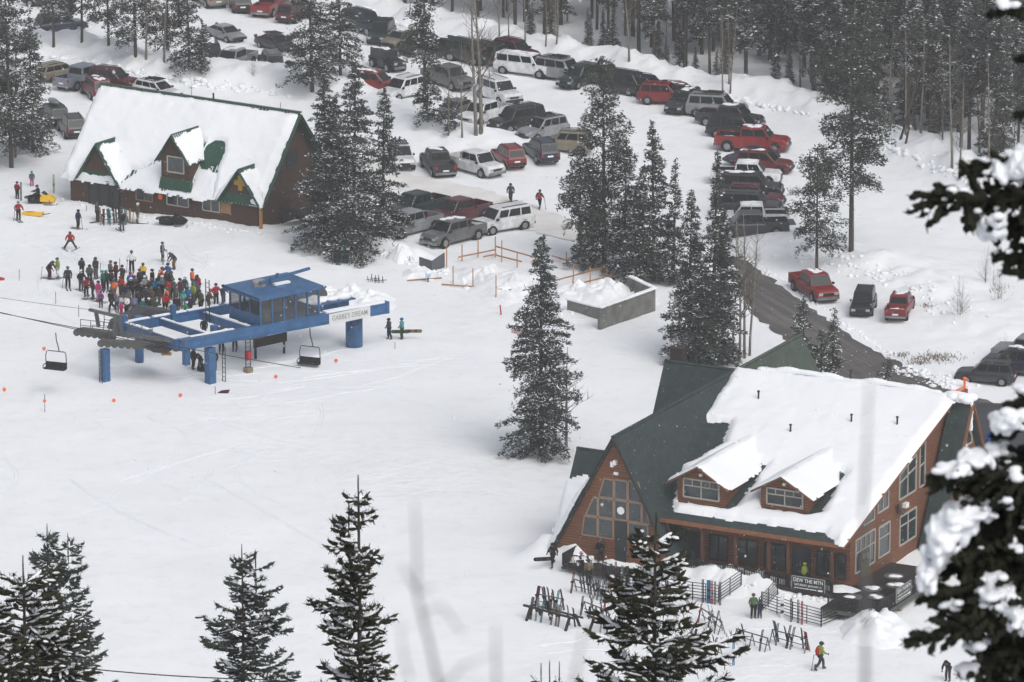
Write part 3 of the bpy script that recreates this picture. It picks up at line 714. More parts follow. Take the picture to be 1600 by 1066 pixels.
# exposed green patch on roof
# windows, plywood, porch
for u, wd_ in ((8.3, 1.9), (11.9, 2.5), (16.05, 1.95)):
    window(pat, (u, .45, 1.38), (1,0,0), wd_, 1.05, (0,-1,0), cols=2, frame=TANFR if u < 9 else WHITEFR, fw=.08)
b = MB(); b.box(18.15, 19.3, .38, .45, 1.4, 2.4); b.build('plywood_board', PLY, pat)
b = MB(); b.box(2.7, 6.4, .3, .46, -.3, 2.55); b.build('dark_entrance', DKWOOD, pat)
for u in (3.0, 4.2, 5.4):
    b = MB(); b.box(u, u+.9, .26, .30, .2, 2.2); b.build('door', mat('dark_glazed_door', (.03,.035,.045), .3), pat)
b = MB(); b.tube([(11.15, .42, 2.0), (11.15, .35, 2.0)], .26, 12); b.build('round_orange_sign', ORANGE, pat)
b = MB(); b.box(22.75, 23.0, .1, .35, -.6, 2.5); b.build('corner_post', LUMBER, pat)
b = MB(); b.tube([(13.2, RV, RZ), (13.2, RV, RZ+.75)], .09, 8); b.build('vent_pipe', DKMET, pat)
for i, u in enumerate((17.0,)):
    pass
# stairs at the right gable end
st = MB()
for i in range(10):
    st.box(22.9, 24.3, 3.0+i*.55, 3.55+i*.55, 1.9-i*.32, 1.98-i*.32)
st.bar((24.3, 3.0, 1.9), (24.3, 8.5, -1.2), .08, .25); st.bar((24.3, 3.0, 2.9), (24.3, 8.5, -.2), .07); 
for i in range(0, 11, 2): st.bar((24.3, 3.0+i*.55, 1.9-i*.31), (24.3, 3.0+i*.55, 2.9-i*.31), .07)
st.build('outside_stairs', DKWOOD, pat)
b = MB(); b.box(22.3, 22.4, 4.2, 5.2, .1, 2.2); b.build('side_door', DKWOOD, pat)
b = MB(); b.box(22.3, 22.36, 5.2, 7.0, 5.2, 6.8); b.build('gable_vent', DKMET, pat)

# ================================================================== LIFT TERMINAL
_t = at(328, 600, 0); TPH = math.atan(.845)
lift = empty('lift_terminal', (_t[0], _t[1], 0), TPH, 'blue steel chairlift terminal with a glazed operator cabin on top', 'chairlift terminal')
TM = Matrix.Translation((_t[0], _t[1], 0)) @ Matrix.Rotation(TPH, 4, 'Z')
def TW(u, v, z): return tuple(TM @ Vector((u, v, z)))
def pillar(u, v, wx, wy, z1, name='pillar', z0=-.8):
    b = MB(); b.box(u-wx/2, u+wx/2, v-wy/2, v+wy/2, z0, z1); return b.build(name, BLUE, lift)
BZ0, BZ1 = 3.15, 4.05
pillar(.1, .05, .7, .7, BZ0)
b = MB(); b.tube([(16.9, 1.6, -.8), (16.9, 1.6, BZ0)], .74, 20); b.build('pillar', BLUE, lift, True)
b = MB(); b.tube([(-1.0, 8.6, -.8), (-1.0, 8.6, 4.4)], .38, 16); b.build('pillar', BLUE, lift, True)
pillar(-6.6, 5.9, .62, .62, 3.0)
def ibeam(a, b, name='beam', hh=.85, ww=.55, snow=True):
    m = MB(); a = np.array(a, float); b = np.array(b, float)
    m.bar(a+[0,0,hh/2-.06], b+[0,0,hh/2-.06], ww, .12); m.bar(a-[0,0,hh/2-.06], b-[0,0,hh/2-.06], ww, .12); m.bar(a, b, ww*.75, hh-.2)
    m.build(name, BLUE, lift)
    if snow:
        s = MB(); d = (b-a)/np.linalg.norm(b-a); L = np.linalg.norm(b-a); rg = random.Random(int(abs(a[0])*7+abs(b[1])*5+L*3)); t = .4
        while t < L-.6:
            e = min(L-.2, t+rg.uniform(1.5, 5)); s.bar(a+d*t+[0,0,hh/2+.04], a+d*e+[0,0,hh/2+.04], ww*.7, .09); t = e+rg.uniform(.1, .8)
        s.build('beam_snow', RSNOW, lift)
Zm = (BZ0+BZ1)/2
ibeam((-3.2, 0, Zm+.35), (19.0, -.1, Zm-.12), hh=.95, ww=.6, snow=False)
ibeam((-3.2, 0, Zm+.4), (-3.2, 7.6, Zm+.4))
ibeam((-3.6, 7.6, Zm+.4), (12.5, 7.2, Zm+.2))
ibeam((.4, 0, Zm+.3), (.4, 7.4, Zm+.3), hh=.6, ww=.4)
ibeam((4.6, 0, Zm+.2), (4.6, 7.3, Zm+.2), hh=.7, ww=.4)
ibeam((12.4, 0, Zm), (12.4, 7.3, Zm+.1), hh=.7, ww=.4)
ibeam((12.6, 3.0, Zm), (17.5, 3.4, Zm-.1), hh=.8, ww=.9)
s = MB(); s.bar((-2.0, .06, Zm+.88), (2.6, .06, Zm+.77), .3, .08); s.build('beam_snow', RSNOW, lift)
pillar(-3.3, 7.6, .5, .5, 5.1, 'stub_post', 3.4); pillar(1.6, 7.2, .4, .4, 5.2, 'stub_post', 3.4); pillar(2.2, 2.2, .5, .5, 4.3, 'stub_post', 3.4)
pillar(-2.0, .6, .5, .5, 3.4, 'hanger_post', 1.9)
# end cap + name board
b = MB(); b.box(18.9, 19.25, -.38, .22, Zm-.62, Zm+.42); b.build('beam_end', BLUE, lift)
b = MB(); b.box(12.6, 17.1, -.40, -.34, Zm-.55, Zm+.42); nb2 = b.build('name_board', mat('offwhite_board', (.62,.63,.63), .6, var=.04), lift)
me = text_mesh("GABBE'S DREAM", .62, 3.9); me.materials.append(mat('faded_lettering', (.36,.36,.35), .7, var=.05))
o = link('lettering', me, nb2, (14.85, -.41, Zm-.06)); o.rotation_euler = (R(90), R(1.0), 0)
s = MB(); s.bar((12.4, 0, Zm+.55), (18.8, 0, Zm+.45), .6, .2); s.build('board_snow', RSNOW, lift)
b = MB(); b.bar((15.2,-.2,Zm-.55),(15.2,-.2,Zm-1.1),.06); b.bar((15.9,-.2,Zm-.55),(15.9,-.2,Zm-1.1),.06); b.bar((15.2,-.2,Zm-1.1),(15.9,-.2,Zm-1.1),.06); b.build('cable_stirrup', DKMET, lift)
# cabin
cu0, cu1, cv0, cv1, cz0, cz1 = 5.3, 11.7, -.2, 4.1, 4.05, 6.75
cab = empty('cabin', (0, 0, 0)); cab.parent = lift
b = MB(); b.box(cu0, cu1, cv0, cv1, cz0, cz0+.12); b.build('cabin_floor', BLUE, cab)
b = MB(); b.box(cu0, cu0+.1, cv0, cv1, cz0, cz0+1.0); b.box(cu0+.1, cu1, cv1-.1, cv1, cz0, cz0+1.0); b.box(cu1-.1, cu1, cv0, cv1-.1, cz0, cz0+.7); b.box(cu0+.1, cu1-.1, cv0, cv0+.1, cz0, cz0+.16); b.build('cabin_panel', BLUE, cab)
def posts(pts, m=BLUE):
    for (x, y) in pts:
        p = MB(); p.box(x-.07, x+.07, y-.07, y+.07, cz0, cz1-.2); p.build('cabin_post', m, cab)
posts([(cu0+.05, cv0+.05), (cu1-.05, cv0+.05), (cu0+.05, cv1-.05), (cu1-.05, cv1-.05)]+[(cu0+(cu1-cu0)*k/5, cv0+.05) for k in range(1, 5)]+[(cu0+.05, cv0+(cv1-cv0)*k/3) for k in (1, 2)]+[(cu0+(cu1-cu0)*k/4, cv1-.05) for k in (1, 2, 3)])
CG = mat('cabin_glass', (.10,.11,.11), .08, var=.2, spec=.8)
n_ = CG.node_tree; pb = n_.nodes['Principled BSDF']; tr = n_.nodes.new('ShaderNodeBsdfTransparent'); mxs = n_.nodes.new('ShaderNodeMixShader'); mxs.inputs[0].default_value = .3
n_.links.new(pb.outputs[0], mxs.inputs[2]); n_.links.new(tr.outputs[0], mxs.inputs[1]); n_.links.new(mxs.outputs[0], n_.nodes['Material Output'].inputs[0])
for k in range(5):
    x0 = cu0+(cu1-cu0)*k/5+.08; x1 = cu0+(cu1-cu0)*(k+1)/5-.08
    b = MB(); b.box(x0, x1, cv0+.03, cv0+.05, cz0+.18, cz1-.25); b.build('pane', CG, cab)
for k in range(3):
    y0 = cv0+(cv1-cv0)*k/3+.08; y1 = cv0+(cv1-cv0)*(k+1)/3-.08
    b = MB(); b.box(cu0+.03, cu0+.05, y0, y1, cz0+1.0, cz1-.25); b.build('pane', CG, cab)
for k in range(4):
    x0 = cu0+(cu1-cu0)*k/4+.08; x1 = cu0+(cu1-cu0)*(k+1)/4-.08
    b = MB(); b.box(x0, x1, cv1-.05, cv1-.03, cz0+1.0, cz1-.25); b.build('pane', CG, cab)
b = MB(); b.box(6.6, 7.4, .8, 1.6, cz0+.12, cz0+1.1); b.box(9.0, 10.6, 2.9, 3.9, cz0+.12, cz0+1.0); b.box(7.6, 8.6, 2.8, 3.9, cz0+.12, cz0+1.9); b.build('control_desk', mat('pale_cabinet', (.32,.32,.30), .6), cab)
b = MB(); 
ro = .45
b.prism([(cu0-ro, cv0-.5, cz1-.25), (cu1+.1, cv0-.5, cz1-.25), (cu1+.1, cv0-.5, cz1), (cu0-ro, cv0-.5, cz1)], (0, .1, 0))
b.prism([(cu0-ro, cv0-.4, cz1), (cu1+.1, cv0-.4, cz1), (cu1+.1, cv1+.3, cz1+.2), (cu0-ro, cv1+.3, cz1+.2)], (0, 0, -.14))
b.prism([(cu0-ro, cv0-.4, cz1-.25), (cu0-ro, cv1+.3, cz1-.15), (cu0-ro, cv1+.3, cz1+.2), (cu0-ro, cv0-.4, cz1)], (.1, 0, 0))
b.prism([(cu1+.0, cv0-.4, cz1-.25), (cu1+.0, cv1+.3, cz1-.15), (cu1+.0, cv1+.3, cz1+.2), (cu1+.0, cv0-.4, cz1)], (.1, 0, 0))
b.build('cabin_roof', BLUE, cab)
b = MB(); b.bar((8.0, 1.8, cz1+.22), (8.0, 1.8, cz1+.9), .16); b.bar((6.9, 1.9, cz1+.55), (12.6, 2.3, cz1+.8), .22, .22); b.bar((8.9,2.0,cz1+.6),(8.9,2.0,cz1+1.05),.2); b.build('roof_hoist', BLUE, cab)
b = MB(); b.tube([(7.4, 2.6, cz1+.1), (7.4, 2.6, cz1+.5)], .6, 16); b.ell((7.4, 2.6, cz1+.5), (.6,.6,.15)); b.build('roof_vent', mat('pale_vent', (.45,.42,.38), .6), cab)
b = MB(); b.box(8.3, 9.9, 1.5, 1.9, cz1+.12, cz1+.3); b.build('roof_snow_patch', RSNOW, cab)
for s_ in (.0,):
    b = MB(); 
    for k in range(2): b.bar((4.3, 5.6+k*.5, cz0-.6), (4.3, 5.6+k*.5, cz0+3.2), .06)
    for k in range(9): b.bar((4.3, 5.6, cz0-.3+k*.4), (4.3, 6.1, cz0-.3+k*.4), .04)
    b.build('ladder', DKMET, lift)
# catwalk, machine and bullwheel right of the cabin
b = MB(); b.box(12.2, 17.6, 2.2, 6.4, Zm+.4, Zm+.5); b.build('machine_deck', BLUE, lift)
b = MB(); b.box(12.6, 14.3, 3.9, 5.4, Zm+.5, Zm+1.2); b.build('drive_housing', BLUE, lift)
b = MB(); rg = random.Random(8)
for i in range(40): b.ell((rg.uniform(12.7, 17.4), rg.uniform(3.0, 6.2), Zm+.62), (rg.uniform(.5, .9), rg.uniform(.4, .8), rg.uniform(.2, .42)))
b.build('machine_snow', RSNOW, lift, True)
b = MB(); b.tube([(14.9, 3.6, Zm+1.0), (15.3, 4.6, Zm+1.05)], [.55, .55], 16); b.bar((14.2,3.4,Zm+.7),(16.2,4.6,Zm+1.3),.12); b.build('gear_motor', GREYM, lift)
b = MB()
for i in range(24):
    a0, a1 = 2*PI*i/24, 2*PI*(i+1)/24
    b.bar((6.2+2.3*math.cos(a0), 3.6+2.3*math.sin(a0), 2.75), (6.2+2.3*math.cos(a1), 3.6+2.3*math.sin(a1), 2.75), .2, .22)
for i in range(6): a0 = PI*i/3; b.bar((6.2, 3.6, 2.75), (6.2+2.3*math.cos(a0), 3.6+2.3*math.sin(a0), 2.75), .14)
b.tube([(6.2, 3.6, 2.5), (6.2, 3.6, 4.0)], .3, 12); b.build('bullwheel', GREYM, lift)
# left side ladders + work platform
b = MB()
for s_ in (0, .42): b.bar((-7.2, 5.5+s_*0, -.4), (-7.2, 5.5, 3.0), .05) if s_ == 0 else b.bar((-7.2, 5.92, -.4), (-7.2, 5.92, 3.0), .05)
for k in range(9): b.bar((-7.2, 5.5, -.2+k*.38), (-7.2, 5.92, -.2+k*.38), .035)
b.build('ladder', DKMET, lift)
b = MB()
b.bar((1.2, -.6, -.3), (1.2, -.6, 3.2), .05); b.bar((1.2, -.2, -.3), (1.2, -.2, 3.2), .05)
for k in range(8): b.bar((1.2, -.6, .1+k*.4), (1.2, -.2, .1+k*.4), .035)
b.build('ladder', DKMET, lift)
# sheave assemblies along the rope, rope line runs from pixel (0,484) to (285,540)
def sheaves(p0, p1, n, par, rr=.30, name='sheave'):
    p0 = np.array(p0); p1 = np.array(p1); d = (p1-p0)/np.linalg.norm(p1-p0); nrm = np.cross(d, [0,0,1]); nrm /= np.linalg.norm(nrm)
    g = MB(); g.bar(p0+[0,0,.1], p1+[0,0,.1], .18, .34); g.build('sheave_arm', GREYM, par)
    for i in range(n):
        c_ = p0+(p1-p0)*(i+.0)/(n-1)
        b = MB(); b.tube([c_-nrm*.10-[0,0,.15], c_+nrm*.10-[0,0,.15]], rr, 14); b.build(name, mat('sheave_grey', (.10,.10,.095), .6, var=.3), par)
TI = TM.inverted()
def TL(px, py, z): p = at(px, py, z); return np.array(TI @ Vector(p))
sheaves(TL(120, 517, 4.2), TL(176, 524, 4.1), 7, lift)
sheaves(TL(158, 534, 3.7), TL(275, 541, 3.6), 12, lift, .32)
b = MB(); a = TL(128, 508, 4.6); c_ = TL(232, 540, 4.2)
b.bar(TL(128, 514, 4.4), TL(290, 535, 4.2), .35, .3); b.build('sheave_beam', GREYM, lift)
# grey comm mast frame and guard rails
b = MB(); b.bar(TL(140, 484, 6.0), TL(190, 496, 6.0), .28, .22); b.bar(TL(150, 487, 6.0), TL(154, 510, 4.4), .3, .25); b.bar(TL(183, 495, 6.0), TL(178, 526, 4.2), .32, .28); b.build('mast_frame', GREYM, lift)
def guard(pxs, z0, h_, name='guard_rail'):
    g = MB()
    P = [TL(x, y, z0) for x, y in pxs]
    for a, c_ in zip(P[:-1], P[1:]):
        for f_ in (1, .5): g.bar(a+[0,0,h_*f_], c_+[0,0,h_*f_], .05)
    for p in P: g.bar(p, p+[0,0,h_], .05)
    g.build(name, GREYM, lift)
guard([(126, 517), (142, 519), (162, 521), (170, 522)], 4.3, 1.0)
guard([(145, 526), (171, 528)], 4.2, 1.0); guard([(163, 508), (187, 512), (189, 524)], 4.4, 1.0); guard([(193, 528), (200, 530), (222, 534)], 4.2, 1.1); guard([(202, 520), (222, 523), (238, 525)], 4.3, .9)
# drum / dark tarp with yellow under the left corner
b = MB(); q = TL(248, 560, 2.2)
P = [TL(222, 541, 3.5), TL(268, 546, 3.5), TL(262, 553, 2.7), TL(240, 551, 2.2)]
b.prism([P[0], P[1], P[2], P[3]], (1.2, 1.5, .1)); b.build('hanging_tarp', mat('dark_canvas', (.035,.03,.035), .8, var=.4), lift)
b = MB()
for k in range(7): p = TL(238+k*5, 549-abs(k-2)*.6, 2.6); p2 = TL(236+k*5, 536, 4.0); b.bar(p, p2, .08)
b.build('tensioning_bars', DKMET, lift)
b = MB(); b.bar(TL(252, 553, 2.2), TL(268, 553, 2.2), .35, .2); b.build('yellow_strap', mat('yellow_strap', (.55,.34,.05), .6), lift)
b = MB(); gx = [(-2.6, 7.7), (2.4, 8.0)]
b.prism([(-3.0, 9.0, 3.2), (3.5, 9.2, 3.2), (3.2, 9.2, 3.9), (.5, 9.1, 4.6), (-2.6, 9.0, 3.9)], (0, 1.5, .1)); b.build('machine_canopy', mat('grey_canopy', (.06,.065,.075), .6, var=.25), lift)
# orange marker pole under cabin
lad = empty('marked_ladder', TW(4.4, 0.4, 0), TPH, 'short ladder with red pad and straw base under the blue beam', 'ladder')
b = MB(); b.bar((-.25,0,-.4),(-.25,0,3.0),.06); b.bar((.25,0,-.4),(.25,0,3.0),.06)
for k in range(8): b.bar((-.25,0,.1+k*.38),(.25,0,.1+k*.38),.04)
b.build('rails', DKMET, lad); b = MB(); b.box(-.2,.2,-.2,.2,1.3,2.0); b.build('red_pad', RED, lad); b = MB(); b.box(-.3,.3,-.3,.3,-.3,.6); b.build('straw_base', mat('straw', (.33,.27,.18), .9), lad)
bd = empty('timber_barrier', TW(8.8, 3.0, 0), TPH, 'brown timber barrier board under the cabin of the blue terminal', 'barrier')
b = MB(); b.box(-1.8, 1.8, -.05, .05, 1.3, 2.1); b.build('board', DKWOOD, bd)
for x in (-1.5, 1.6):
    b = MB(); b.box(x-.08, x+.08, .05, .2, -.4, 2.0); b.build('post', DKWOOD, bd)
# ropes
def rope(px0, z0, px1, z1, rr, sag, name, label, ext=1.0, n=24, m=DKMET):
    a = np.array(at(*px0, z0)); b_ = np.array(at(*px1, z1)); pts = []
    for i in range(n+1):
        t = i/n; p = a+(b_-a)*t; p[2] -= sag*4*t*(1-t); pts.append(p)
    b = MB(); b.tube(pts, rr, 5); o = b.build(name, m); tag(o, label, 'cable'); return pts
rp1 = rope((-150, 451), 8.2, (290, 548), 3.55, .035, .25, 'haul_rope', 'upper of the two steel ropes carrying chairs left of the blue terminal')
rp2 = rope((-150, 458), 7.4, (470, 575), 3.0, .035, .2, 'haul_rope', 'lower steel rope passing under the sheaves and the blue beam')
rope((-150, 440), 7.5, (142, 484), 6.1, .02, .15, 'signal_cable', 'thin signal cable running to the grey frame top left of the terminal')
def chair(px, py, ztop, rz, label):
    p = at(px, py, ztop); r = empty('lift_chair', tuple(p), rz, label, 'lift chair', 'chairs on the lift rope')
    b = MB(); b.tube([(0,0,.05), (.05,0,-.6), (.25,0,-1.3), (.28,0,-1.55)], .045, 6); b.build('hanger_arm', DKMET, r)
    b = MB(); W = .95
    pts = [(-W,0,-3.0), (-W,-.05,-2.0), (-W*.92,0,-1.62), (-W*.8,0,-1.55), (W*.8,0,-1.55), (W*.92,0,-1.62), (W,-.05,-2.0), (W,0,-3.0)]
    b.tube(pts, .04, 6); b.build('bail_frame', DKMET, r)
    b = MB(); b.box(-W, W, -.55, .05, -3.05, -2.93); b.build('seat', RUBBER, r)
    b = MB(); b.box(-W, W, .02, .1, -2.95, -2.5); b.build('backrest', RUBBER, r)
    for s_ in (-1, 1):
        b = MB(); b.tube([(s_*W, .05, -2.7), (s_*W, -.3, -2.65), (s_*W, -.58, -2.72), (s_*W, -.58, -2.95)], .04, 6); b.build('armrest', DKMET, r)
chair(87, 521, 5.4, TPH+R(-62), 'empty dark lift chair hanging alone left of the terminal')
chair(484, 514, 3.4, TPH+R(-62), 'empty dark lift chair hanging under the blue beam below the cabin')
# ================================================================== VEHICLES
PAINTS = {
 'white': (.62,.63,.64), 'silver': (.30,.31,.33), 'light blue grey': (.22,.25,.31), 'black': (.014,.015,.017), 'dark grey': (.035,.037,.042), 'grey': (.15,.15,.155),
 'navy blue': (.015,.022,.05), 'dark green': (.015,.035,.03), 'red': (.24,.012,.016), 'bright red': (.28,.014,.018), 'maroon': (.10,.012,.018), 'dark red': (.15,.012,.014),
 'tan': (.26,.225,.17), 'beige': (.30,.27,.22)}
def paint(c):
    m = mat('car_paint_'+c.replace(' ', '_'), PAINTS[c], .32, metal=.0, var=.25, vs=1.6, spec=.6)
    return m
SPEC = {  # stations: x, belt/hood height, half width  (front = +x)
 'sedan':  dict(L=4.7, W=1.82, hull=[(-2.35,.80,.78),(-2.2,.98,.84),(-1.5,1.02,.89),(0,.97,.91),(1.0,.95,.91),(2.0,.80,.86),(2.3,.66,.78)], cab=(-1.75,-.95,.45,1.25,1.43,.68), wheel=.32, wb=1.38),
 'suv':    dict(L=4.85, W=1.92, hull=[(-2.42,1.05,.86),(-2.3,1.12,.92),(-1,1.13,.95),(.3,1.12,.95),(1.1,1.12,.95),(2.1,1.04,.92),(2.4,.85,.84)], cab=(-2.38,-2.02,.35,1.10,1.90,.75), wheel=.38, wb=1.45),
 'bigsuv': dict(L=5.35, W=2.03, hull=[(-2.67,1.12,.93),(-2.55,1.2,.98),(-1,1.22,1.0),(.5,1.2,1.0),(1.4,1.2,1.0),(2.4,1.14,.98),(2.66,.95,.92)], cab=(-2.64,-2.35,.75,1.35,2.05,.80), wheel=.41, wb=1.6),
 'wagon':  dict(L=4.75, W=1.83, hull=[(-2.37,.90,.80),(-2.2,1.0,.86),(-1.5,1.02,.90),(0,.98,.91),(1.0,.96,.91),(2.05,.82,.87),(2.35,.68,.78)], cab=(-2.3,-1.95,.35,1.2,1.55,.68), wheel=.33, wb=1.36),
 'pickup': dict(L=5.9, W=2.02, hull=[(-2.95,.74,.96),(-2.85,.78,.98),(-1.12,.78,.99),(-1.02,1.18,.99),(.5,1.17,.99),(1.6,1.2,.99),(2.65,1.14,.96),(2.93,.95,.9)], cab=(-.98,-.80,1.0,1.58,1.99,.78), wheel=.42, wb=1.9, bed=(-2.82,-1.04)),
 'topper': dict(L=5.9, W=2.02, hull=[(-2.95,1.12,.96),(-2.85,1.17,.98),(-1,1.18,.99),(.5,1.17,.99),(1.6,1.2,.99),(2.65,1.14,.96),(2.93,.95,.9)], cab=(-2.9,-2.75,1.0,1.58,2.02,.80), wheel=.40, wb=1.9),
 'jeep':   dict(L=4.3, W=1.85, hull=[(-2.0,1.05,.78),(-1.95,1.12,.80),(-.5,1.13,.80),(.55,1.13,.80),(.7,1.15,.76),(1.95,1.10,.62),(2.05,1.0,.58)], cab=(-1.98,-1.92,.50,.72,1.85,.72), wheel=.43, wb=1.28),
}
def hull_mesh(sp, z0=.28):
    st = sp['hull']; V = []; F = []; n = 10
    for (x, h, w) in st:
        e = abs(x) > sp['L']/2-.12
        zz = z0+(.12 if e else 0)
        pr = [(w*.86, zz), (w*1.0, zz+.18), (w*1.02, (zz+h)/2+.05), (w*.97, h-.08), (w*.86, h)]
        pts = [(x, -a, b) for a, b in pr]+[(x, a, b) for a, b in reversed(pr)]
        V += pts
    for i in range(len(st)-1):
        for k in range(n-1): a = i*n+k; F.append((a, a+n, a+n+1, a+1))
        F.append((i*n+n-1, (i+1)*n+n-1, (i+1)*n, i*n))
    F.append(tuple(range(n))); F.append(tuple((len(st)-1)*n+k for k in range(n-1, -1, -1)))
    return V, F
CARPROTO = {}
def car_proto(kind):
    sp = SPEC[kind]; r = empty('proto_'+kind, (0,0,0)); L2 = sp['L']/2
    V, F = hull_mesh(sp)
    b = MB()
    xr0, xr1, xf1, xf0, zt, tw = sp['cab'][0], sp['cab'][1], sp['cab'][2], sp['cab'][3], sp['cab'][4], sp['cab'][5]
    def hb(x):
        st = sp['hull']
        for q, p in zip(st[:-1], st[1:]):
            if q[0] <= x <= p[0]: t = (x-q[0])/(p[0]-q[0]); return q[1]*(1-t)+p[1]*t, q[2]*(1-t)+p[2]*t
        return st[-1][1], st[-1][2]
    hr, wr = hb(xr0); hf, wf = hb(xf0); wr *= .90; wf *= .90
    # cabin shell
    c = [(xr0,-wr,hr-.03),(xf0,-wf,hf-.03),(xf0,wf,hf-.03),(xr0,wr,hr-.03),(xr1,-tw,zt-.06),(xf1,-tw,zt-.06),(xf1,tw,zt-.06),(xr1,tw,zt-.06),
         (xr1+.12,-tw*.86,zt),(xf1-.15,-tw*.86,zt),(xf1-.15,tw*.86,zt),(xr1+.12,tw*.86,zt)]
    if 'bed' in sp:   # remove the hull top over the bed: build the hull in two pieces + bed walls
        st = sp['hull']
    b.add(V, F); b.add(c, [(0,1,5,4),(1,2,6,5),(2,3,7,6),(3,0,4,7),(4,5,9,8),(5,6,10,9),(6,7,11,10),(7,4,8,11),(8,9,10,11)])
    me = b.mesh('body', [paint('white')], False)
    body = link('body', me, r)
    bv = body.modifiers.new('b', 'BEVEL'); bv.width = .05; bv.segments = 1; bv.limit_method = 'ANGLE'; bv.angle_limit = R(25)
    dg = bpy.context.evaluated_depsgraph_get(); dg.update()
    m2 = bpy.data.meshes.new_from_object(body.evaluated_get(dg)); body.modifiers.clear(); body.data = m2
    if 'bed' in sp:
        b = MB(); x0, x1 = sp['bed']; b.box(x0, x1, -.86, .86, .76, .80); b.box(x0, x1, -.87, -.84, .8, 1.2); b.box(x0, x1, .84, .87, .8, 1.2)
        o = b.build('bed_liner', mat('bed_liner', (.02,.02,.022), .85, var=.3), r)
        b = MB()
        for s_ in (-1, 1): b.box(x0-.05, x1+.04, .87 if s_ > 0 else -.985, .985 if s_ > 0 else -.87, .60, 1.27)
        b.box(x0-.14, x0-.05, -.97, .97, .62, 1.26)
        b.build('bed_rail', paint('white'), r)
    # glass
    def quad(p, q, t, u, off, ins=(.08,.10)):
        P = [Vector(k) for k in (p, q, t, u)]; nn = (P[1]-P[0]).cross(P[3]-P[0]).normalized(); cen = sum(P, Vector())/4
        def lerp(s_, v_): return (P[0]*(1-s_)+P[1]*s_)*(1-v_)+(P[3]*(1-s_)+P[2]*s_)*v_
        e, f_ = ins; return [lerp(e, f_)+nn*off, lerp(1-e, f_)+nn*off, lerp(1-e, 1-f_)+nn*off, lerp(e, 1-f_)+nn*off], nn
    def pane(name, P4, ins=(.05,.12)):
        Q, nn = quad(*P4, .012, ins); g = MB(); g.prism(Q, nn*-.03); g.build(name, CARGLASS, r)
    pane('windscreen', (c[1], c[2], c[6], c[5]), (.04,.06))
    pane('rear_window', (c[3], c[0], c[4], c[7]), (.08,.16))
    ns = {'sedan':2,'wagon':3,'suv':3,'bigsuv':3,'pickup':2,'topper':3,'jeep':3}[kind]
    for side in (0, 1):
        A0, A1, B1, B0 = (c[0], c[1], c[5], c[4]) if side == 0 else (c[3], c[2], c[6], c[7])
        for k in range(ns):
            s0, s1 = k/ns+.018, (k+1)/ns-.018
            L_ = lambda s_, v_: ((1-s_)*np.array(A0)+s_*np.array(A1))*(1-v_)+((1-s_)*np.array(B0)+s_*np.array(B1))*v_
            P = [L_(s0 if s0 > .03 else .07, .2), L_(s1 if s1 < .96 else .90, .2), L_(s1 if s1 < .96 else .95, .88), L_(s0 if s0 > .03 else .05, .88)]
            nn = np.array([0, -1 if side == 0 else 1, .25]); nn = nn/np.linalg.norm(nn)
            g = MB(); g.prism([p+nn*.016 for p in P], -nn*.03); g.build('side_window', CARGLASS, r)
    # wheels
    wr_ = sp['wheel']
    for sx in (-1, 1):
        for sy in (-1, 1):
            x = sx*sp['wb']; y = sy*(sp['W']/2-.10)
            a = MB(); a.tube([(x, y-sy*.14, wr_+.02), (x, y+sy*.085, wr_+.02)], wr_*1.22, 16); a.build('wheel_arch', RUBBER, r)
            t = MB(); t.tube([(x, y-sy*.12, wr_), (x, y+sy*.125, wr_)], wr_, 16); to = t.build('wheel', RUBBER, r)
            t = MB(); t.tube([(x, y+sy*.10, wr_), (x, y+sy*.135, wr_)], wr_*.62, 10); t.build('rim', RIM, to)
    # lights, grille, bumpers
    hN = sp['hull'][-1]; hR = sp['hull'][0]
    for s_ in (-1, 1):
        g = MB(); g.box(L2-.16, L2+.012, s_*hN[2]*.72-.17, s_*hN[2]*.72+.17, hN[1]-.22, hN[1]-.03); g.build('headlight', mat('headlight_lens', (.55,.57,.58), .2, var=.05), r)
        g = MB(); g.box(-L2-.012, -L2+.15, s_*hR[2]*.84-.12, s_*hR[2]*.84+.12, (hR[1] if hR[1] > .8 else 1.22)-.34, (hR[1] if hR[1] > .8 else 1.22)-.05); g.build('taillight', mat('taillight_lens', (.35,.012,.01), .3, var=.05), r)
        g = MB(); g.box(xf0-.35, xf0-.12, s_*(sp['W']/2+.02)-.07, s_*(sp['W']/2+.02)+.07, hf-.02, hf+.14); g.build('mirror', DKMET, r)
    g = MB(); g.box(L2-.1, L2+.02, -hN[2]*.5, hN[2]*.5, hN[1]-.26, hN[1]-.07); g.build('grille', DKMET, r)
    big = kind in ('pickup', 'topper', 'bigsuv', 'jeep')
    bmw = mat('chrome_bumper', (.35,.36,.37), .35, metal=.7) if big and kind != 'bigsuv' else DKMET
    g = MB(); g.box(L2-.12, L2+.07, -hN[2]*.98, hN[2]*.98, .38, .62); g.build('bumper', bmw, r)
    g = MB(); g.box(-L2-.07, -L2+.12, -hR[2]*.98, hR[2]*.98, .42, .62); g.build('bumper', bmw, r)
    g = MB(); g.box(-L2-.015, -L2+.02, -.26, .26, .68, .82); g.build('number_plate', WHITE, r)
    if kind in ('suv', 'bigsuv', 'wagon'):
        for s_ in (-1, 1):
            g = MB(); g.bar((xr1+.3, s_*tw*.82, zt+.06), (xf1-.3, s_*tw*.82, zt+.06), .05, .05); g.build('roof_rail', DKMET, r)
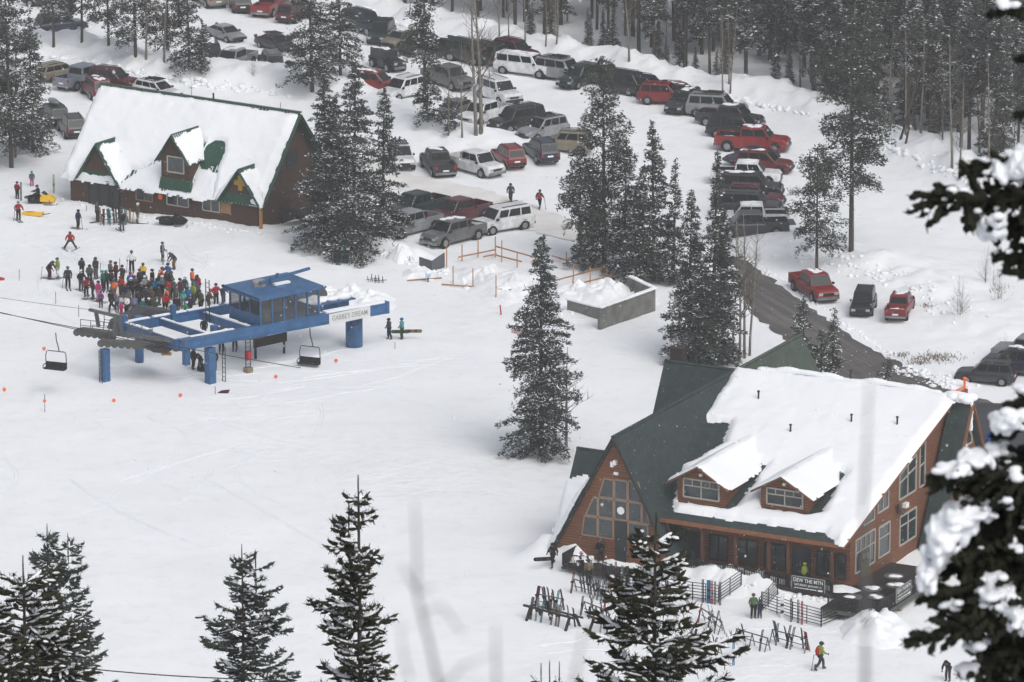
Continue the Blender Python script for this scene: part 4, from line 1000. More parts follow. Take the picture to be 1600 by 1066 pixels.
    if kind == 'jeep':
        g = MB(); g.tube([(-2.05, 0, .95), (-2.28, 0, .95)], .4, 16); g.build('spare_wheel', RUBBER, r)
        for s_ in (-1, 1):
            g = MB(); g.box(.75, 2.1, s_*.78-.16, s_*.78+.16, .86, .93); g.box(-1.9, -.8, s_*.84-.12, s_*.84+.12, .86, .93); g.build('fender', RUBBER, r)
    return r
def delete_tree(o):
    for q in KIDS.get(o, []): delete_tree(q)
    bpy.data.objects.remove(o)
for k in SPEC: CARPROTO[k] = car_proto(k); index_kids(CARPROTO[k])
KINDNAME = {'sedan': ('parked_car', 'car', 'sedan'), 'wagon': ('parked_car', 'car', 'estate car'), 'suv': ('parked_suv', 'SUV', 'SUV'), 'bigsuv': ('parked_suv', 'SUV', 'large SUV'),
            'pickup': ('pickup_truck', 'pickup', 'pickup'), 'topper': ('pickup_truck', 'pickup', 'pickup with canopy'), 'jeep': ('off_road_car', 'off-roader', 'boxy off-roader')}
CARS = []
crng = random.Random(77)
def car(kind, col, px, py, d, where, snow=0, extra=None, scale=1.0, sink=0.0):
    if not snow and int(px*7+py*3) % 3 == 0: snow = 1
    q = at(px, py); z = H1(q[0], q[1])
    z = min(z, .35)
    a = at(px+d[0]*10, py+d[1]*10); b = at(px, py); ang = math.atan2(a[1]-b[1], a[0]-b[0])
    r = copy_tree(CARPROTO[kind]); nm, cat_, kd = KINDNAME[kind]; r.name = nm
    r.location = (q[0], q[1], z-.02-sink); r.rotation_euler = (0, 0, ang); r.scale = (scale*1.15,)*3
    for ch in r.children:
        if ch.name.split('.')[0] in ('body', 'bed_rail'):
            ch.material_slots[0].link = 'OBJECT'; ch.material_slots[0].material = paint(col)
    tag(r, '%s %s %s' % (col, kd, where), cat_, 'vehicles parked in the snow')
    sp = SPEC[kind]
    if snow and 'cab' in sp:
        c = sp['cab']; rg = random.Random(int(px*7+py)); b = MB()
        if snow >= 1:
            for i in range(9): b.ell((rg.uniform(c[1]+.2, c[2]-.2), rg.uniform(-c[5]*.6, c[5]*.6), c[4]-.01), (rg.uniform(.2, .5), rg.uniform(.15, .35), rg.uniform(.03, .08)), 0, 8, 4)
        if snow >= 2 and 'bed' in sp:
            for i in range(10): b.ell((rg.uniform(sp['bed'][0]+.4, sp['bed'][1]-.4), rg.uniform(-.5, .5), .85), (.4, .3, .2), 0, 8, 4)
        b.build('roof_snow', TSNOW, r)
    if extra == 'box':
        b = MB(); b.ell((-.4, 0, SPEC[kind]['cab'][4]+.26), (1.1, .42, .22), 0, 12, 8); b.build('roof_box', mat('grey_roof_box', (.25,.26,.28), .4), r, True)
    if extra == 'skis':
        b = MB(); zt = sp['cab'][4]
        for i in range(5): b.bar((-1.3+.1*i, -.5+i*.25, zt+.16), (.6, -.45+i*.23, zt+.16), .1, .05)
        for x in (-.9, .2): b.bar((x, -.7, zt+.1), (x, .7, zt+.1), .06, .05)
        b.build('ski_rack', DKMET, r)
    if extra == 'tailgate':
        b = MB(); b.box(-3.5, -2.95, -.9, .9, 1.0, 1.08); b.build('tailgate', paint('dark grey'), r)
    CARS.append(r); return r
# far upper left
car('pickup','beige',326,4,(-.9,-.5),'at the very top left of the lot',1)
car('suv','dark grey',376,12,(-.5,-1),'nose-in at the top edge beside the red pickup')
car('pickup','bright red',423,17,(.9,-.5),'at the top edge above the dark sedan')
car('suv','maroon',460,28,(.9,-.4),'half hidden by the tall pines at the top edge')
car('sedan','silver',352,59,(1,.28),'driving alone across the upper left lot')
car('sedan','dark grey',431,76,(1,.28),'with a roof rack behind the silver sedan',0,'skis')
car('suv','black',330,98,(.55,.9),'left of the silver pickup behind the upper snow bank')
car('pickup','silver',366,113,(-1,.42),'with open bed behind the upper left snow bank')
car('suv','dark grey',424,114,(-.6,-.8),'between the silver pickup and the tall pines')
car('sedan','white',462,122,(-1,.3),'mostly hidden behind the tall pines by the bank')
car('suv','navy blue',95,52,(1,-.1),'seen through the trees at the far left')
car('suv','dark grey',75,10,(1,.1),'in the trees at the top left corner')
car('wagon','tan',92,124,(1,-.2),'behind the blue-grey pickup at the left edge')
car('pickup','light blue grey',128,134,(1,-.28),'with empty bed left of the patrol building roof')
car('suv','maroon',178,140,(1,.12),'just behind the left end of the patrol roof ridge')
car('suv','dark red',150,150,(-.8,-.6),'tight behind the corner of the patrol roof')
car('wagon','white',246,154,(1,.2),'with bike rack showing above the patrol roof ridge',0,'skis')
car('suv','dark green',82,192,(-.9,-.6),'carrying a grey roof box at the left trees',0,'box')
car('suv','dark grey',112,209,(-.8,-.9),'rear end showing left of the patrol building')
# back row along the forest bank
car('bigsuv','navy blue',569,48,(1,.25),'first of the back row right of the tall pines')
car('suv','dark green',596,62,(-.7,.6),'second of the back row facing the lane')
car('sedan','tan',627,69,(-1,.3),'third of the back row')
car('wagon','dark grey',652,80,(-1,.3),'fourth of the back row behind the bare aspens')
car('pickup','black',693,88,(1,.2),'of the back row left of the aspen trunks',1)
car('bigsuv','dark green',733,96,(1,.2),'of the back row behind the aspen trunks')
car('bigsuv','black',772,102,(1,.2),'of the back row left of the white canopy pickup')
car('suv','maroon',806,97,(1,.2),'of the back row just behind the white canopy pickup')
car('topper','white',822,117,(1,.12),'with long side windows in the back row')
car('bigsuv','silver',878,124,(1,.15),'with ski rack in the back row',0,'skis')
car('suv','dark green',905,134,(-1,.3),'left of the tall centre pines in the back row')
car('suv','grey',945,133,(1,.15),'hidden behind the tip of the centre pines')
car('bigsuv','black',985,148,(1,.15),'between the centre pines and the red SUV')
car('suv','navy blue',1012,152,(1,.15),'tucked behind the red SUV of the back row')
car('suv','red',1040,163,(1,.06),'in the back row right of the centre pines')
car('wagon','dark red',1062,158,(1,.06),'nose showing beyond the red SUV')
car('suv','dark grey',1068,175,(-1,.5),'between the red SUV and the silver SUV')
car('bigsuv','silver',1120,183,(1,.06),'first large one down the right-hand column',0,'skis')
car('pickup','dark grey',1141,197,(1,.1),'directly in front of the silver SUV',1)
car('bigsuv','black',1153,214,(1,.1),'just behind the long red pickup')
car('pickup','bright red',1176,233,(1,.05),'broadside in the right-hand column',2,scale=1.08)
car('sedan','navy blue',1174,254,(-1,.12),'in front of the long red pickup')
car('suv','dark red',1194,268,(1,.06),'nose out in the right-hand column')
car('pickup','white',1166,286,(1,.03),'nose right in the middle of the right-hand column',1)
car('bigsuv','black',1173,307,(1,.04),'with a white roof strip in the right-hand column')
car('suv','maroon',1180,322,(1,.05),'with roof rack squeezed between two black ones')
car('bigsuv','dark grey',1172,336,(1,.04),'just above the white pickup facing left')
car('pickup','white',1176,355,(-1,0),'facing left near the foot of the right-hand column',1)
car('pickup','dark grey',1174,373,(-1,.02),'with tailgate down at the foot of the column',0,'tailgate')
# middle rows
car('jeep','black',606,108,(1,.35),'alone in the middle of the upper lot',0)
car('suv','red',588,148,(1,.1),'roof showing behind the mid snow bank')
car('suv','white',628,158,(-1,.25),'windscreen showing behind the mid snow bank')
car('pickup','grey',700,135,(1,.3),'behind the aspens in the middle lane')
car('bigsuv','white',779,156,(1,.35),'facing right with black grille in the middle lane')
car('pickup','white',757,191,(-1,.3),'facing left behind the aspen trunks')
car('sedan','grey',712,184,(-1,.3),'hidden by the small firs near the aspens')
car('bigsuv','black',808,203,(-1,.18),'beside the white pickup facing left')
car('suv','silver',848,220,(-1,.2),'with roof rack and open door in the second row',0,'skis')
car('suv','tan',884,240,(-1,-.05),'at the right end of the second row by the pines')
car('suv','navy blue',845,252,(-.8,-.5),'between the red SUV and the tan SUV')
car('suv','red',794,258,(-.8,-.5),'right of the white crew pickup',scale=.95)
car('pickup','white',743,268,(1,.28),'with crew cab in the middle of the second row')
car('pickup','black',684,266,(-.8,-.75),'with pale side stripe left of the white crew pickup')
car('suv','white',626,258,(.62,.8),'with ski rack right of the fir clump',0,'skis')
car('pickup','dark green',652,336,(-1,.25),'back row of four behind the silver pickup')
car('pickup','maroon',718,345,(-1,.25),'back row of four behind the grey pickup')
car('pickup','silver',640,366,(-1,.25),'first of the front row right of the fir clump')
car('pickup','grey',708,377,(-1,.25),'with dirty sides nearest the grey steel screen')
car('bigsuv','white',784,360,(-1,.17),'long and tall at the right of the front row')
# right-hand group on the shoulder
car('pickup','bright red',1272,462,(1,.62),'parked on the shoulder beneath the small pine',1)
car('suv','black',1349,488,(-.35,.85),'parked between the two red pickups on the shoulder',scale=.92)
car('pickup','red',1406,497,(.5,-.85),'short one with snow in its bed on the shoulder',2,scale=.86)
car('suv','dark grey',1540,599,(-1,-.06),'beside the orange marker at the right edge',scale=.9)
car('bigsuv','navy blue',1590,585,(-1,-.1),'cut by the right edge behind the dark grey SUV')
car('pickup','silver',1612,566,(-1,-.1),'farthest back at the right edge')
for k in list(CARPROTO): delete_tree(CARPROTO[k])
# ================================================================== PEOPLE
def skin(name, nodes, edges, root, mats, subd=1):
    me = bpy.data.meshes.new(name+'_t'); idx = {k: i for i, k in enumerate(nodes)}
    me.from_pydata([nodes[k][0] for k in nodes], [(idx[a], idx[b]) for a, b in edges], [])
    o = bpy.data.objects.new(name+'_t', me); C.objects.link(o)
    o.modifiers.new('s', 'SKIN')
    if not me.skin_vertices: 
        for i in range(1): pass
    sv = me.skin_vertices[0].data
    for k, i in idx.items():
        r = nodes[k][1]; sv[i].radius = (r, r) if not hasattr(r, '__len__') else r; sv[i].use_root = (k == root)
    if subd: sd = o.modifiers.new('d', 'SUBSURF'); sd.levels = subd; sd.render_levels = subd
    dg = bpy.context.evaluated_depsgraph_get(); dg.update()
    m2 = bpy.data.meshes.new_from_object(o.evaluated_get(dg)); m2.name = name
    bpy.data.objects.remove(o); m2.materials.clear()
    for m_ in mats: m2.materials.append(m_)
    m2.polygons.foreach_set('use_smooth', [True]*len(m2.polygons)); return m2
SKINM = mat('skin', (.42,.25,.18), .6, var=.05)
def joints(**k):
    J = dict(pel=(0,0,.97), che=(0,0,1.27), upc=(0,.01,1.42), nec=(0,0,1.53), hea=(0,-.02,1.66), crn=(0,-.01,1.75), nos=(0,-.115,1.655),
      shL=(.19,0,1.43), elL=(.29,.02,1.17), haL=(.27,-.16,.98), shR=(-.19,0,1.43), elR=(-.29,.02,1.17), haR=(-.27,-.16,.98),
      hiL=(.10,0,.93), knL=(.12,-.04,.52), anL=(.13,.0,.12), toL=(.14,-.17,.06), hiR=(-.10,0,.93), knR=(-.12,-.04,.52), anR=(-.13,.0,.12), toR=(-.14,-.17,.06))
    J.update(k); return J
POSES = {
 'stand': joints(),
 'arms': joints(elL=(.36,-.05,1.2), haL=(.34,-.33,1.1), elR=(-.36,-.05,1.2), haR=(-.34,-.33,1.1)),
 'turn': joints(hea=(.02,-.05,1.64), haL=(.1,-.25,1.12), elL=(.28,-.06,1.18), anL=(.2,.1,.12), knL=(.16,.0,.52), toL=(.22,-.07,.06)),
 'fold': joints(hea=(0,-.05,1.64), nos=(0,-.15,1.62), crn=(0,-.04,1.74), elL=(.25,-.04,1.17), haL=(.08,-.24,1.14), elR=(-.25,-.04,1.17), haR=(-.08,-.25,1.10)),
 'lean': joints(che=(0,-.03,1.24), upc=(0,-.10,1.38), nec=(.01,-.16,1.47), hea=(.03,-.22,1.59), crn=(.03,-.22,1.69), nos=(.04,-.33,1.56), shL=(.18,-.09,1.39), shR=(-.19,-.10,1.38), elL=(.26,-.2,1.14), haL=(.24,-.40,1.02), elR=(-.25,-.18,1.13), haR=(-.12,-.36,1.05), knL=(.13,-.1,.52), toL=(.16,-.2,.06)),
 'relax': joints(hea=(-.03,-.02,1.65), shL=(.17,.0,1.43), shR=(-.17,0,1.43), elL=(.22,.05,1.15), haL=(.2,-.02,.9), elR=(-.22,.05,1.16), haR=(-.2,-.03,.9), hiL=(.09,0,.93), knL=(.1,-.05,.52), anR=(-.1,.06,.12), toR=(-.16,-.1,.06)),
 'walk': joints(knL=(.1,-.28,.56), anL=(.11,-.30,.14), toL=(.11,-.47,.09), knR=(-.1,.06,.53), anR=(-.11,.36,.2), toR=(-.11,.24,.07), haL=(.28,.12,.98), elL=(.28,.12,1.2), haR=(-.26,-.36,1.05), elR=(-.3,-.1,1.17), hea=(0,-.1,1.64), crn=(0,-.09,1.73), nos=(0,-.21,1.63), nec=(0,-.06,1.51), upc=(0,-.04,1.40)),
 'wedge': joints(pel=(0,.08,.85), che=(0,0,1.12), upc=(0,-.05,1.26), nec=(0,-.09,1.36), hea=(0,-.14,1.48), crn=(0,-.13,1.57), nos=(0,-.25,1.46), shL=(.2,-.04,1.27), shR=(-.2,-.04,1.27), elL=(.37,-.08,1.05), haL=(.36,-.35,.98), elR=(-.37,-.08,1.05), haR=(-.36,-.35,.98), hiL=(.12,.08,.82), hiR=(-.12,.08,.82), knL=(.34,-.08,.48), knR=(-.34,-.08,.48), anL=(.5,.02,.12), anR=(-.5,.02,.12), toL=(.46,-.15,.06), toR=(-.46,-.15,.06)),
 'bend': joints(pel=(0,.1,.92), che=(0,-.08,1.17), upc=(0,-.2,1.27), nec=(0,-.28,1.33), hea=(0,-.38,1.40), crn=(0,-.42,1.48), nos=(0,-.48,1.35), shL=(.19,-.2,1.28), shR=(-.19,-.2,1.28), elL=(.25,-.35,1.05), haL=(.2,-.5,.85), elR=(-.25,-.35,1.05), haR=(-.2,-.5,.85), hiL=(.1,.08,.9), hiR=(-.1,.08,.9)),
 'lunge': joints(pel=(0,0,.85), knL=(.1,-.4,.5), anL=(.1,-.45,.12), toL=(.1,-.62,.06), knR=(-.1,.25,.45), anR=(-.1,.6,.15), toR=(-.1,.45,.06), hiL=(.1,0,.82), hiR=(-.1,0,.82), che=(0,-.05,1.15), upc=(0,-.08,1.3), nec=(0,-.1,1.4), hea=(0,-.14,1.53), crn=(0,-.13,1.62), nos=(0,-.25,1.52), shL=(.19,-.06,1.31), shR=(-.19,-.06,1.31), elL=(.32,-.2,1.08), haL=(.32,-.4,1.0), elR=(-.32,.1,1.08), haR=(-.32,.2,.9)),
 'sit': joints(pel=(0,.1,.62), che=(0,.06,.92), upc=(0,.03,1.06), nec=(0,0,1.17), hea=(0,-.03,1.3), crn=(0,-.02,1.39), nos=(0,-.14,1.29), shL=(.19,.03,1.07), shR=(-.19,.03,1.07), elL=(.27,-.16,.9), haL=(.25,-.42,.86), elR=(-.27,-.16,.9), haR=(-.25,-.42,.86), hiL=(.13,.05,.6), hiR=(-.13,.05,.6), knL=(.27,-.35,.6), knR=(-.27,-.35,.6), anL=(.3,-.3,.2), anR=(-.3,-.3,.2), toL=(.3,-.46,.14), toR=(-.3,-.46,.14)),
}
LIMB = [('pel','che'),('che','upc'),('upc','nec'),('nec','hea'),('hea','crn'),('hea','nos'),('upc','shL'),('shL','elL'),('elL','haL'),('upc','shR'),('shR','elR'),('elR','haR'),('pel','hiL'),('hiL','knL'),('knL','anL'),('anL','toL'),('pel','hiR'),('hiR','knR'),('knR','anR'),('anR','toR')]
BR = dict(pel=.13, che=.13, upc=.12, nec=.055, hea=.098, crn=.07, nos=.022, shL=.065, elL=.045, haL=.032, shR=.065, elR=.045, haR=.032, hiL=.09, knL=.06, anL=.045, toL=.035, hiR=.09, knR=.06, anR=.045, toR=.035)
def lerp(a, b, t): return tuple(a[i]*(1-t)+b[i]*t for i in range(3))
PP = {}
def person_proto(pose):
    J = POSES[pose]; r = empty('proto_person', (0,0,0))
    N = {k: (J[k], BR[k]) for k in J}; E_ = list(LIMB)
    # five fingers on each hand
    for s_, h, e in ((1, 'haL', 'elL'), (-1, 'haR', 'elR')):
        H_ = Vector(J[h]); d = (H_-Vector(J[e])).normalized(); sd = Vector((d.y, -d.x, 0)); sd = sd.normalized() if sd.length > .01 else Vector((1,0,0))
        for i, (o_, l_) in enumerate(((-.032,.075),(-.011,.09),(.011,.085),(.032,.065))):
            b1 = H_+sd*o_+d*.05; b2 = H_+sd*o_*1.15+d*(.05+l_)+Vector((0,0,-.02))
            N[h+'f%da' % i] = (tuple(b1), .010); N[h+'f%db' % i] = (tuple(b2), .008); E_ += [(h, h+'f%da' % i), (h+'f%da' % i, h+'f%db' % i)]
        t1 = H_-sd*.05+d*.03; N[h+'th'] = (tuple(t1), .011); E_.append((h, h+'th'))
    link('body', skin('body', N, E_, 'pel', [SKINM], 1), r)
    f = 1.35
    T = {'pel': (lerp(J['pel'], J['che'], -.12), .175), 'che': (J['che'], .20), 'upc': (J['upc'], .17), 'nec': (lerp(J['upc'], J['nec'], .8), .085)}
    Et = [('pel','che'),('che','upc'),('upc','nec')]
    for s_ in 'LR':
        T['sh'+s_] = (J['sh'+s_], .105); T['el'+s_] = (J['el'+s_], .082); T['ha'+s_] = (lerp(J['el'+s_], J['ha'+s_], .9), .062)
        Et += [('upc','sh'+s_),('sh'+s_,'el'+s_),('el'+s_,'ha'+s_)]
    link('jacket', skin('jacket', T, Et, 'che', [WHITE], 1), r)
    T = {'pel': (lerp(J['pel'], J['che'], .1), .15)}; Et = []
    for s_ in 'LR':
        T['hi'+s_] = (J['hi'+s_], .125); T['kn'+s_] = (J['kn'+s_], .098); T['an'+s_] = (lerp(J['kn'+s_], J['an'+s_], .88), .092)
        Et += [('pel','hi'+s_),('hi'+s_,'kn'+s_),('kn'+s_,'an'+s_)]
    link('trousers', skin('trousers', T, Et, 'pel', [WHITE], 1), r)
    for s_ in 'LR':
        a = Vector(J['an'+s_]); t = Vector(J['to'+s_]); d = (t-a); b = MB()
        b.tube([a+Vector((0,0,.22)), a+Vector((0,.0,.02))], [.075, .08], 8); b.tube([a+Vector((0,.03,-.04))-d*.15, a+d*.5+Vector((0,0,-.05)), t+Vector((0,0,-.01))], [.065, .07, .045], 8)
        b.build('boot', mat('ski_boot', (.05,.05,.055), .5, var=.3), r)
        h = Vector(J['ha'+s_]); e = Vector(J['el'+s_]); d = (h-e).normalized(); b = MB()
        b.ell(tuple(h+d*.07), (.05,.05,.07), 0, 8, 6); b.ell(tuple(h+d*.05+Vector((.045 if s_ == 'R' else -.045, 0, 0))), (.02,.02,.04), 0, 6, 4)
        b.build('glove', mat('glove', (.03,.03,.033), .8, var=.3), r)
    c = Vector(J['hea']); b = MB(); b.ell(tuple(c+Vector((0,.015,.045))), (.138,.155,.128), 0, 12, 8); b.build('helmet', WHITE, r, True)
    b = MB(); b.box(c.x-.085, c.x+.085, c.y-.135, c.y-.07, c.z-.02, c.z+.055); b.build('goggles', mat('goggle_lens', (.05,.04,.03), .2), r)
    PP[pose] = r; index_kids(r)
for k in POSES: person_proto(k)
COL = {'black': (.014,.014,.016), 'dark grey': (.045,.046,.05), 'grey': (.13,.135,.14), 'light grey': (.33,.34,.35), 'white': (.62,.62,.63), 'lime': (.30,.40,.05), 'olive': (.075,.075,.045), 'olive grey': (.13,.13,.11),
 'crimson': (.35,.015,.035), 'red': (.48,.025,.02), 'dark red': (.17,.015,.02), 'maroon': (.085,.02,.035), 'magenta': (.50,.03,.19), 'pink': (.55,.32,.40), 'purple': (.20,.03,.26), 'orange': (.62,.14,.03), 'yellow': (.62,.42,.03),
 'royal blue': (.03,.09,.42), 'blue': (.02,.17,.36), 'navy': (.018,.028,.075), 'slate': (.07,.09,.12), 'steel grey': (.15,.18,.22), 'teal': (.02,.20,.20), 'aqua': (.10,.42,.40), 'green': (.03,.36,.14), 'dark green': (.02,.09,.035), 'sage green': (.10,.17,.085), 'brown': (.10,.065,.045), 'tan': (.22,.165,.10), 'lavender': (.20,.18,.36), 'violet grey': (.11,.10,.14), 'denim blue': (.07,.12,.20), 'beige': (.42,.38,.31)}
def cloth(c): return mat('cloth_'+c.replace(' ', '_'), COL[c], .85, var=.22, vs=4, spec=.2)
PEOPLE = []
def person(px, py, jac, tro, where, hat='black', pose='stand', face=None, h=1.0, skis=0, pack=None, g='skiers waiting for the chairlift', z=None, lab=None, board=None, ground=True):
    q = gnd(px, py) if z is None else at(px, py, z)
    rg = random.Random(int(px*31+py*17))
    if pose in ('stand', 'turn') and g.startswith('skiers waiting'): pose = rg.choice(('stand', 'fold', 'lean', 'relax', 'turn', 'lean'))
    if face is None: face = rg.uniform(-70, 100)
    r = copy_tree(PP[pose]); r.name = 'person'; r.location = (q[0], q[1], q[2]); r.rotation_euler = (0, 0, R(face)); r.scale = (1.06*h, 1.06*h, 1.06*h)
    for ch in r.children:
        n = ch.name.split('.')[0]
        c_ = {'jacket': jac, 'trousers': tro, 'helmet': hat}.get(n)
        if c_: ch.material_slots[0].link = 'OBJECT'; ch.material_slots[0].material = cloth(c_)
    if pack:
        b = MB(); c_ = POSES[pose]['upc']; b.ell((c_[0], c_[1]+.22, c_[2]-.18), (.17,.13,.27), 0, 10, 8); b.build('backpack', cloth(pack), r, True)
    if skis:
        J = POSES[pose]
        for s_ in 'LR':
            a = J['an'+s_]; b = MB(); yaw = 0 if pose != 'wedge' else (-.35 if s_ == 'L' else .35)
            dx, dy = math.sin(yaw), -math.cos(yaw)
            pts = [(a[0]-dx*.75, a[1]-dy*.75, a[2]-.1), (a[0]+dx*.85, a[1]+dy*.85, a[2]-.1), (a[0]+dx*1.0, a[1]+dy*1.0, a[2]-.0)]
            for p0, p1 in zip(pts[:-1], pts[1:]): b.bar(p0, p1, .09, .025)
            b.build('ski', mat('ski_dark', (.06,.06,.07), .4, var=.4), r)
    tag(r, lab or ('person in %s jacket and %s trousers %s' % (jac, tro, where)), 'person', g)
    PEOPLE.append((r, px, jac, tro)); return r
# the queue: crop coordinates (x60+cx/5.33, y390+cy/5.33) of the feet
Q_ = [ # cx, cy(feet), jacket, trousers, hat, pose, height
 (92,250,'black','maroon','black','bend',1.03), (162,246,'lime','white','grey','stand',1), (247,330,'dark grey','black','grey','stand',1.05),
 (362,230,'dark grey','black','black','turn',.95), (356,350,'black','dark grey','white','arms',1.0), (428,300,'olive grey','dark grey','black','stand',1.03), (480,250,'dark grey','grey','brown','turn',1.05),
 (600,270,'grey','dark grey','grey','stand',1.0), (648,280,'dark red','black','black','stand',1.0), (700,300,'dark grey','brown','black','arms',.95), (778,196,'white','black','grey','arms',1.05),
 (400,402,'crimson','black','maroon','stand',.95), (457,415,'maroon','dark grey','black','stand',1.02), (497,440,'magenta','pink','dark grey','stand',1.0), (522,490,'purple','dark grey','crimson','stand',.78),
 (565,345,'dark green','black','teal','turn',1.02), (538,350,'teal','black','aqua','stand',.98), (612,355,'maroon','dark grey','black','stand',1.05), (690,400,'red','brown','crimson','stand',1.0),
 (768,360,'royal blue','dark grey','crimson','stand',.95), (874,290,'yellow','dark grey','brown','stand',1.0), (846,340,'dark grey','black','grey','stand',1.0), (892,360,'dark grey','navy','black','stand',1.0),
 (950,345,'black','dark grey','black','stand',1.02), (1012,320,'orange','brown','brown','stand',1.0), (1082,300,'royal blue','dark grey','navy','arms',1.05), (1105,360,'dark grey','maroon','grey','stand',1.0),
 (1030,400,'steel grey','black','white','stand',1.03), (990,415,'blue','navy','black','stand',1.03), (1088,425,'red','grey','black','stand',1.0), (1215,400,'slate','dark grey','grey','turn',1.0),
 (1283,340,'orange','grey','brown','stand',1.0), (1335,390,'crimson','dark grey','black','stand',1.05), (1292,465,'lime','olive','teal','stand',1.05), (1245,480,'blue','dark grey','teal','stand',.95), (1207,500,'aqua','steel grey','aqua','stand',.85),
 (1150,480,'olive grey','black','grey','stand',1.15), (1072,480,'orange','dark grey','teal','stand',.9), (1055,540,'red','black','crimson','stand',1.02), (1155,590,'black','denim blue','brown','stand',1.25), (1222,575,'green','black','white','stand',.8), (1262,560,'navy','black','royal blue','stand',1.0),
 (1358,538,'olive','black','dark grey','stand',1.25), (1415,522,'olive','brown','red','stand',1.1), (1480,472,'crimson','black','dark red','arms',1.05), (1540,472,'navy','slate','black','arms',.98),
 (632,420,'orange','grey','blue','stand',.95), (610,520,'black','black','dark grey','lunge',1.1), (655,520,'steel grey','navy','orange','stand',.8), (690,562,'magenta','crimson','pink','stand',.72), (737,560,'white','black','grey','arms',1.0),
 (722,460,'navy','grey','orange','stand',1.0), (800,560,'lavender','dark grey','violet grey','turn',1.0), (868,548,'teal','slate','white','stand',.78), (925,560,'black','dark grey','white','stand',.92), (975,560,'dark green','black','dark green','stand',.85),
 (828,450,'black','dark grey','black','stand',1.1), (770,430,'black','black','white','stand',1.1), (862,470,'black','black','light grey','stand',1.15), (922,410,'brown','dark grey','grey','stand',1.0), (945,500,'brown','olive','tan','stand',1.0), (800,395,'violet grey','black','crimson','stand',1.0),
 (1000,365,'dark grey','black','crimson','stand',1.0), (1120,420,'slate','black','grey','stand',1.0), (1092,600,'beige','light grey','white','stand',.75), (885,400,'light grey','dark grey','white','stand',1.02), (830,500,'dark grey','black','black','stand',.95), (755,500,'grey','brown','grey','stand',.9),
 (1005,470,'dark grey','brown','black','stand',1.0), (905,480,'slate','dark grey','grey','stand',1.0), (1320,440,'violet grey','black','grey','stand',.95), (1180,420,'maroon','dark grey','black','stand',1.0), (960,420,'blue','black','brown','stand',.95), (1060,330,'dark grey','brown','grey','stand',.95),
]
for i, (cx, cy, j, t, hat, ps, h) in enumerate(Q_):
    person(60+cx/5.33, 390+cy/5.33-1, j, t, 'in the lift queue', hat, ps, face=None if i > 2 else (60, -60, 10)[i], h=h*(1.02 if h < 1.12 else .96), skis=1 if (i < 14 or i % 3 == 0) else 0)
OTH = 'skiers and walkers outside the queue'
person(254,409,'black','black','','grey','stand',70,.98,0,g=OTH,lab='person in black coat leaning over a pair of pale skis above the queue')
person(272,421,'dark grey','tan','','grey','bend',-60,1.0,0,g=OTH,lab='person in dark jacket and tan trousers bending right of the skis above the queue')
person(110,390,'red','dark grey','','brown','wedge',0,1.0,1,g=OTH,lab='person in red jacket snowploughing downhill in the open snow')
person(122,358,'navy','black','','black','turn',60,1.0,1,g=OTH,lab='person in navy jacket sliding alone below the patrol building entrance')
person(152,347,'olive','dark grey','','olive grey','stand',120,1.0,1,g=OTH,lab='person in olive coat at the left end of the patrol ski rack')
person(191,361,'dark grey','slate','','brown','turn',-150,1.02,1,pack='black',g=OTH,lab='person with black backpack in front of the patrol ski rack')
person(215,349,'olive','tan','','white','turn',80,1.04,1,pack='olive',g=OTH,lab='person in olive jacket with white helmet right of the patrol ski rack')
person(27,311,'crimson','black','','maroon','stand',150,.9,0,g=OTH,lab='person in red jacket standing with upright skis at the left edge')
person(29,345,'crimson','black','','light grey','arms',20,1.0,1,g=OTH,lab='person in crimson jacket and pale hat left of the yellow sled')
person(50,291,'teal','magenta','','teal','stand',10,.78,0,g=OTH,lab='child in teal jacket and magenta trousers near the left trees')
person(798,317,'slate','dark grey','','black','walk',-10,1.02,0,g=OTH,lab='person in slate jacket walking alone on the snow road')
person(843,327,'dark grey','black','','brown','walk',160,1.0,0,pack='red',g=OTH,lab='person with red backpack walking up the snow road')
person(608,530,'slate','navy','','black','turn',-60,1.0,0,g=OTH,lab='person in slate jacket carrying a green snowboard right of the terminal')
person(628,530,'aqua','brown','','blue','stand',-70,1.0,0,g=OTH,lab='person in teal jacket carrying a tan snowboard right of the terminal')
person(864,886,'black','black','','black','walk',-30,1.02,0,g=OTH,lab='person all in black carrying a snowboard left of the lodge')
person(1177,966,'sage green','black','','brown','stand',10,1.0,0,g=OTH,lab='adult in long green coat below the lodge porch')
person(1187,966,'navy','navy','','black','stand',-10,.74,0,g=OTH,lab='child in navy suit beside the adult in a green coat')
person(1281,1047,'lime','dark grey','','dark grey','walk',115,1.12,0,pack='red',g=OTH,lab='person in lime jacket with red backpack bending forward at the bottom right')
person(1481,1064,'black','dark grey','','black','bend',-30,1.0,0,g=OTH,lab='person in black at the bottom right corner beside the snowy branches')
person(908,900,'black','black','','pink','arms',30,1.0,0,g=OTH,lab='person with pink hat carrying white skis on the shoulder at the wing steps')
person(920,912,'tan','black','','dark grey','stand',180,1.0,0,g=OTH,lab='person in tan jacket holding skis below the wing steps')
person(938,880,'black','dark grey','','grey','turn',0,1.0,0,g=OTH,lab='person in black standing at the glazed wing entrance')
person(970,880,'magenta','orange','','purple','stand',0,.9,0,g=OTH,lab='person with magenta top and orange trousers at the end of the ski fence')
_pp = person(1253,903,'lime','dark grey','','lime','turn',60,1.0,0,z=.9,g=OTH,lab='person in lime jacket leaning on the lodge porch rail')
_pp.location = LW(-3.2, .75, -.1)
person(302,577,'black','black','','black','turn',60,1.0,0,g=OTH,lab='person in black beside the front pillar of the terminal')
person(313,580,'black','dark grey','','black','bend',-30,1.0,0,g=OTH,lab='person crouching over a dark bundle beside the front pillar')
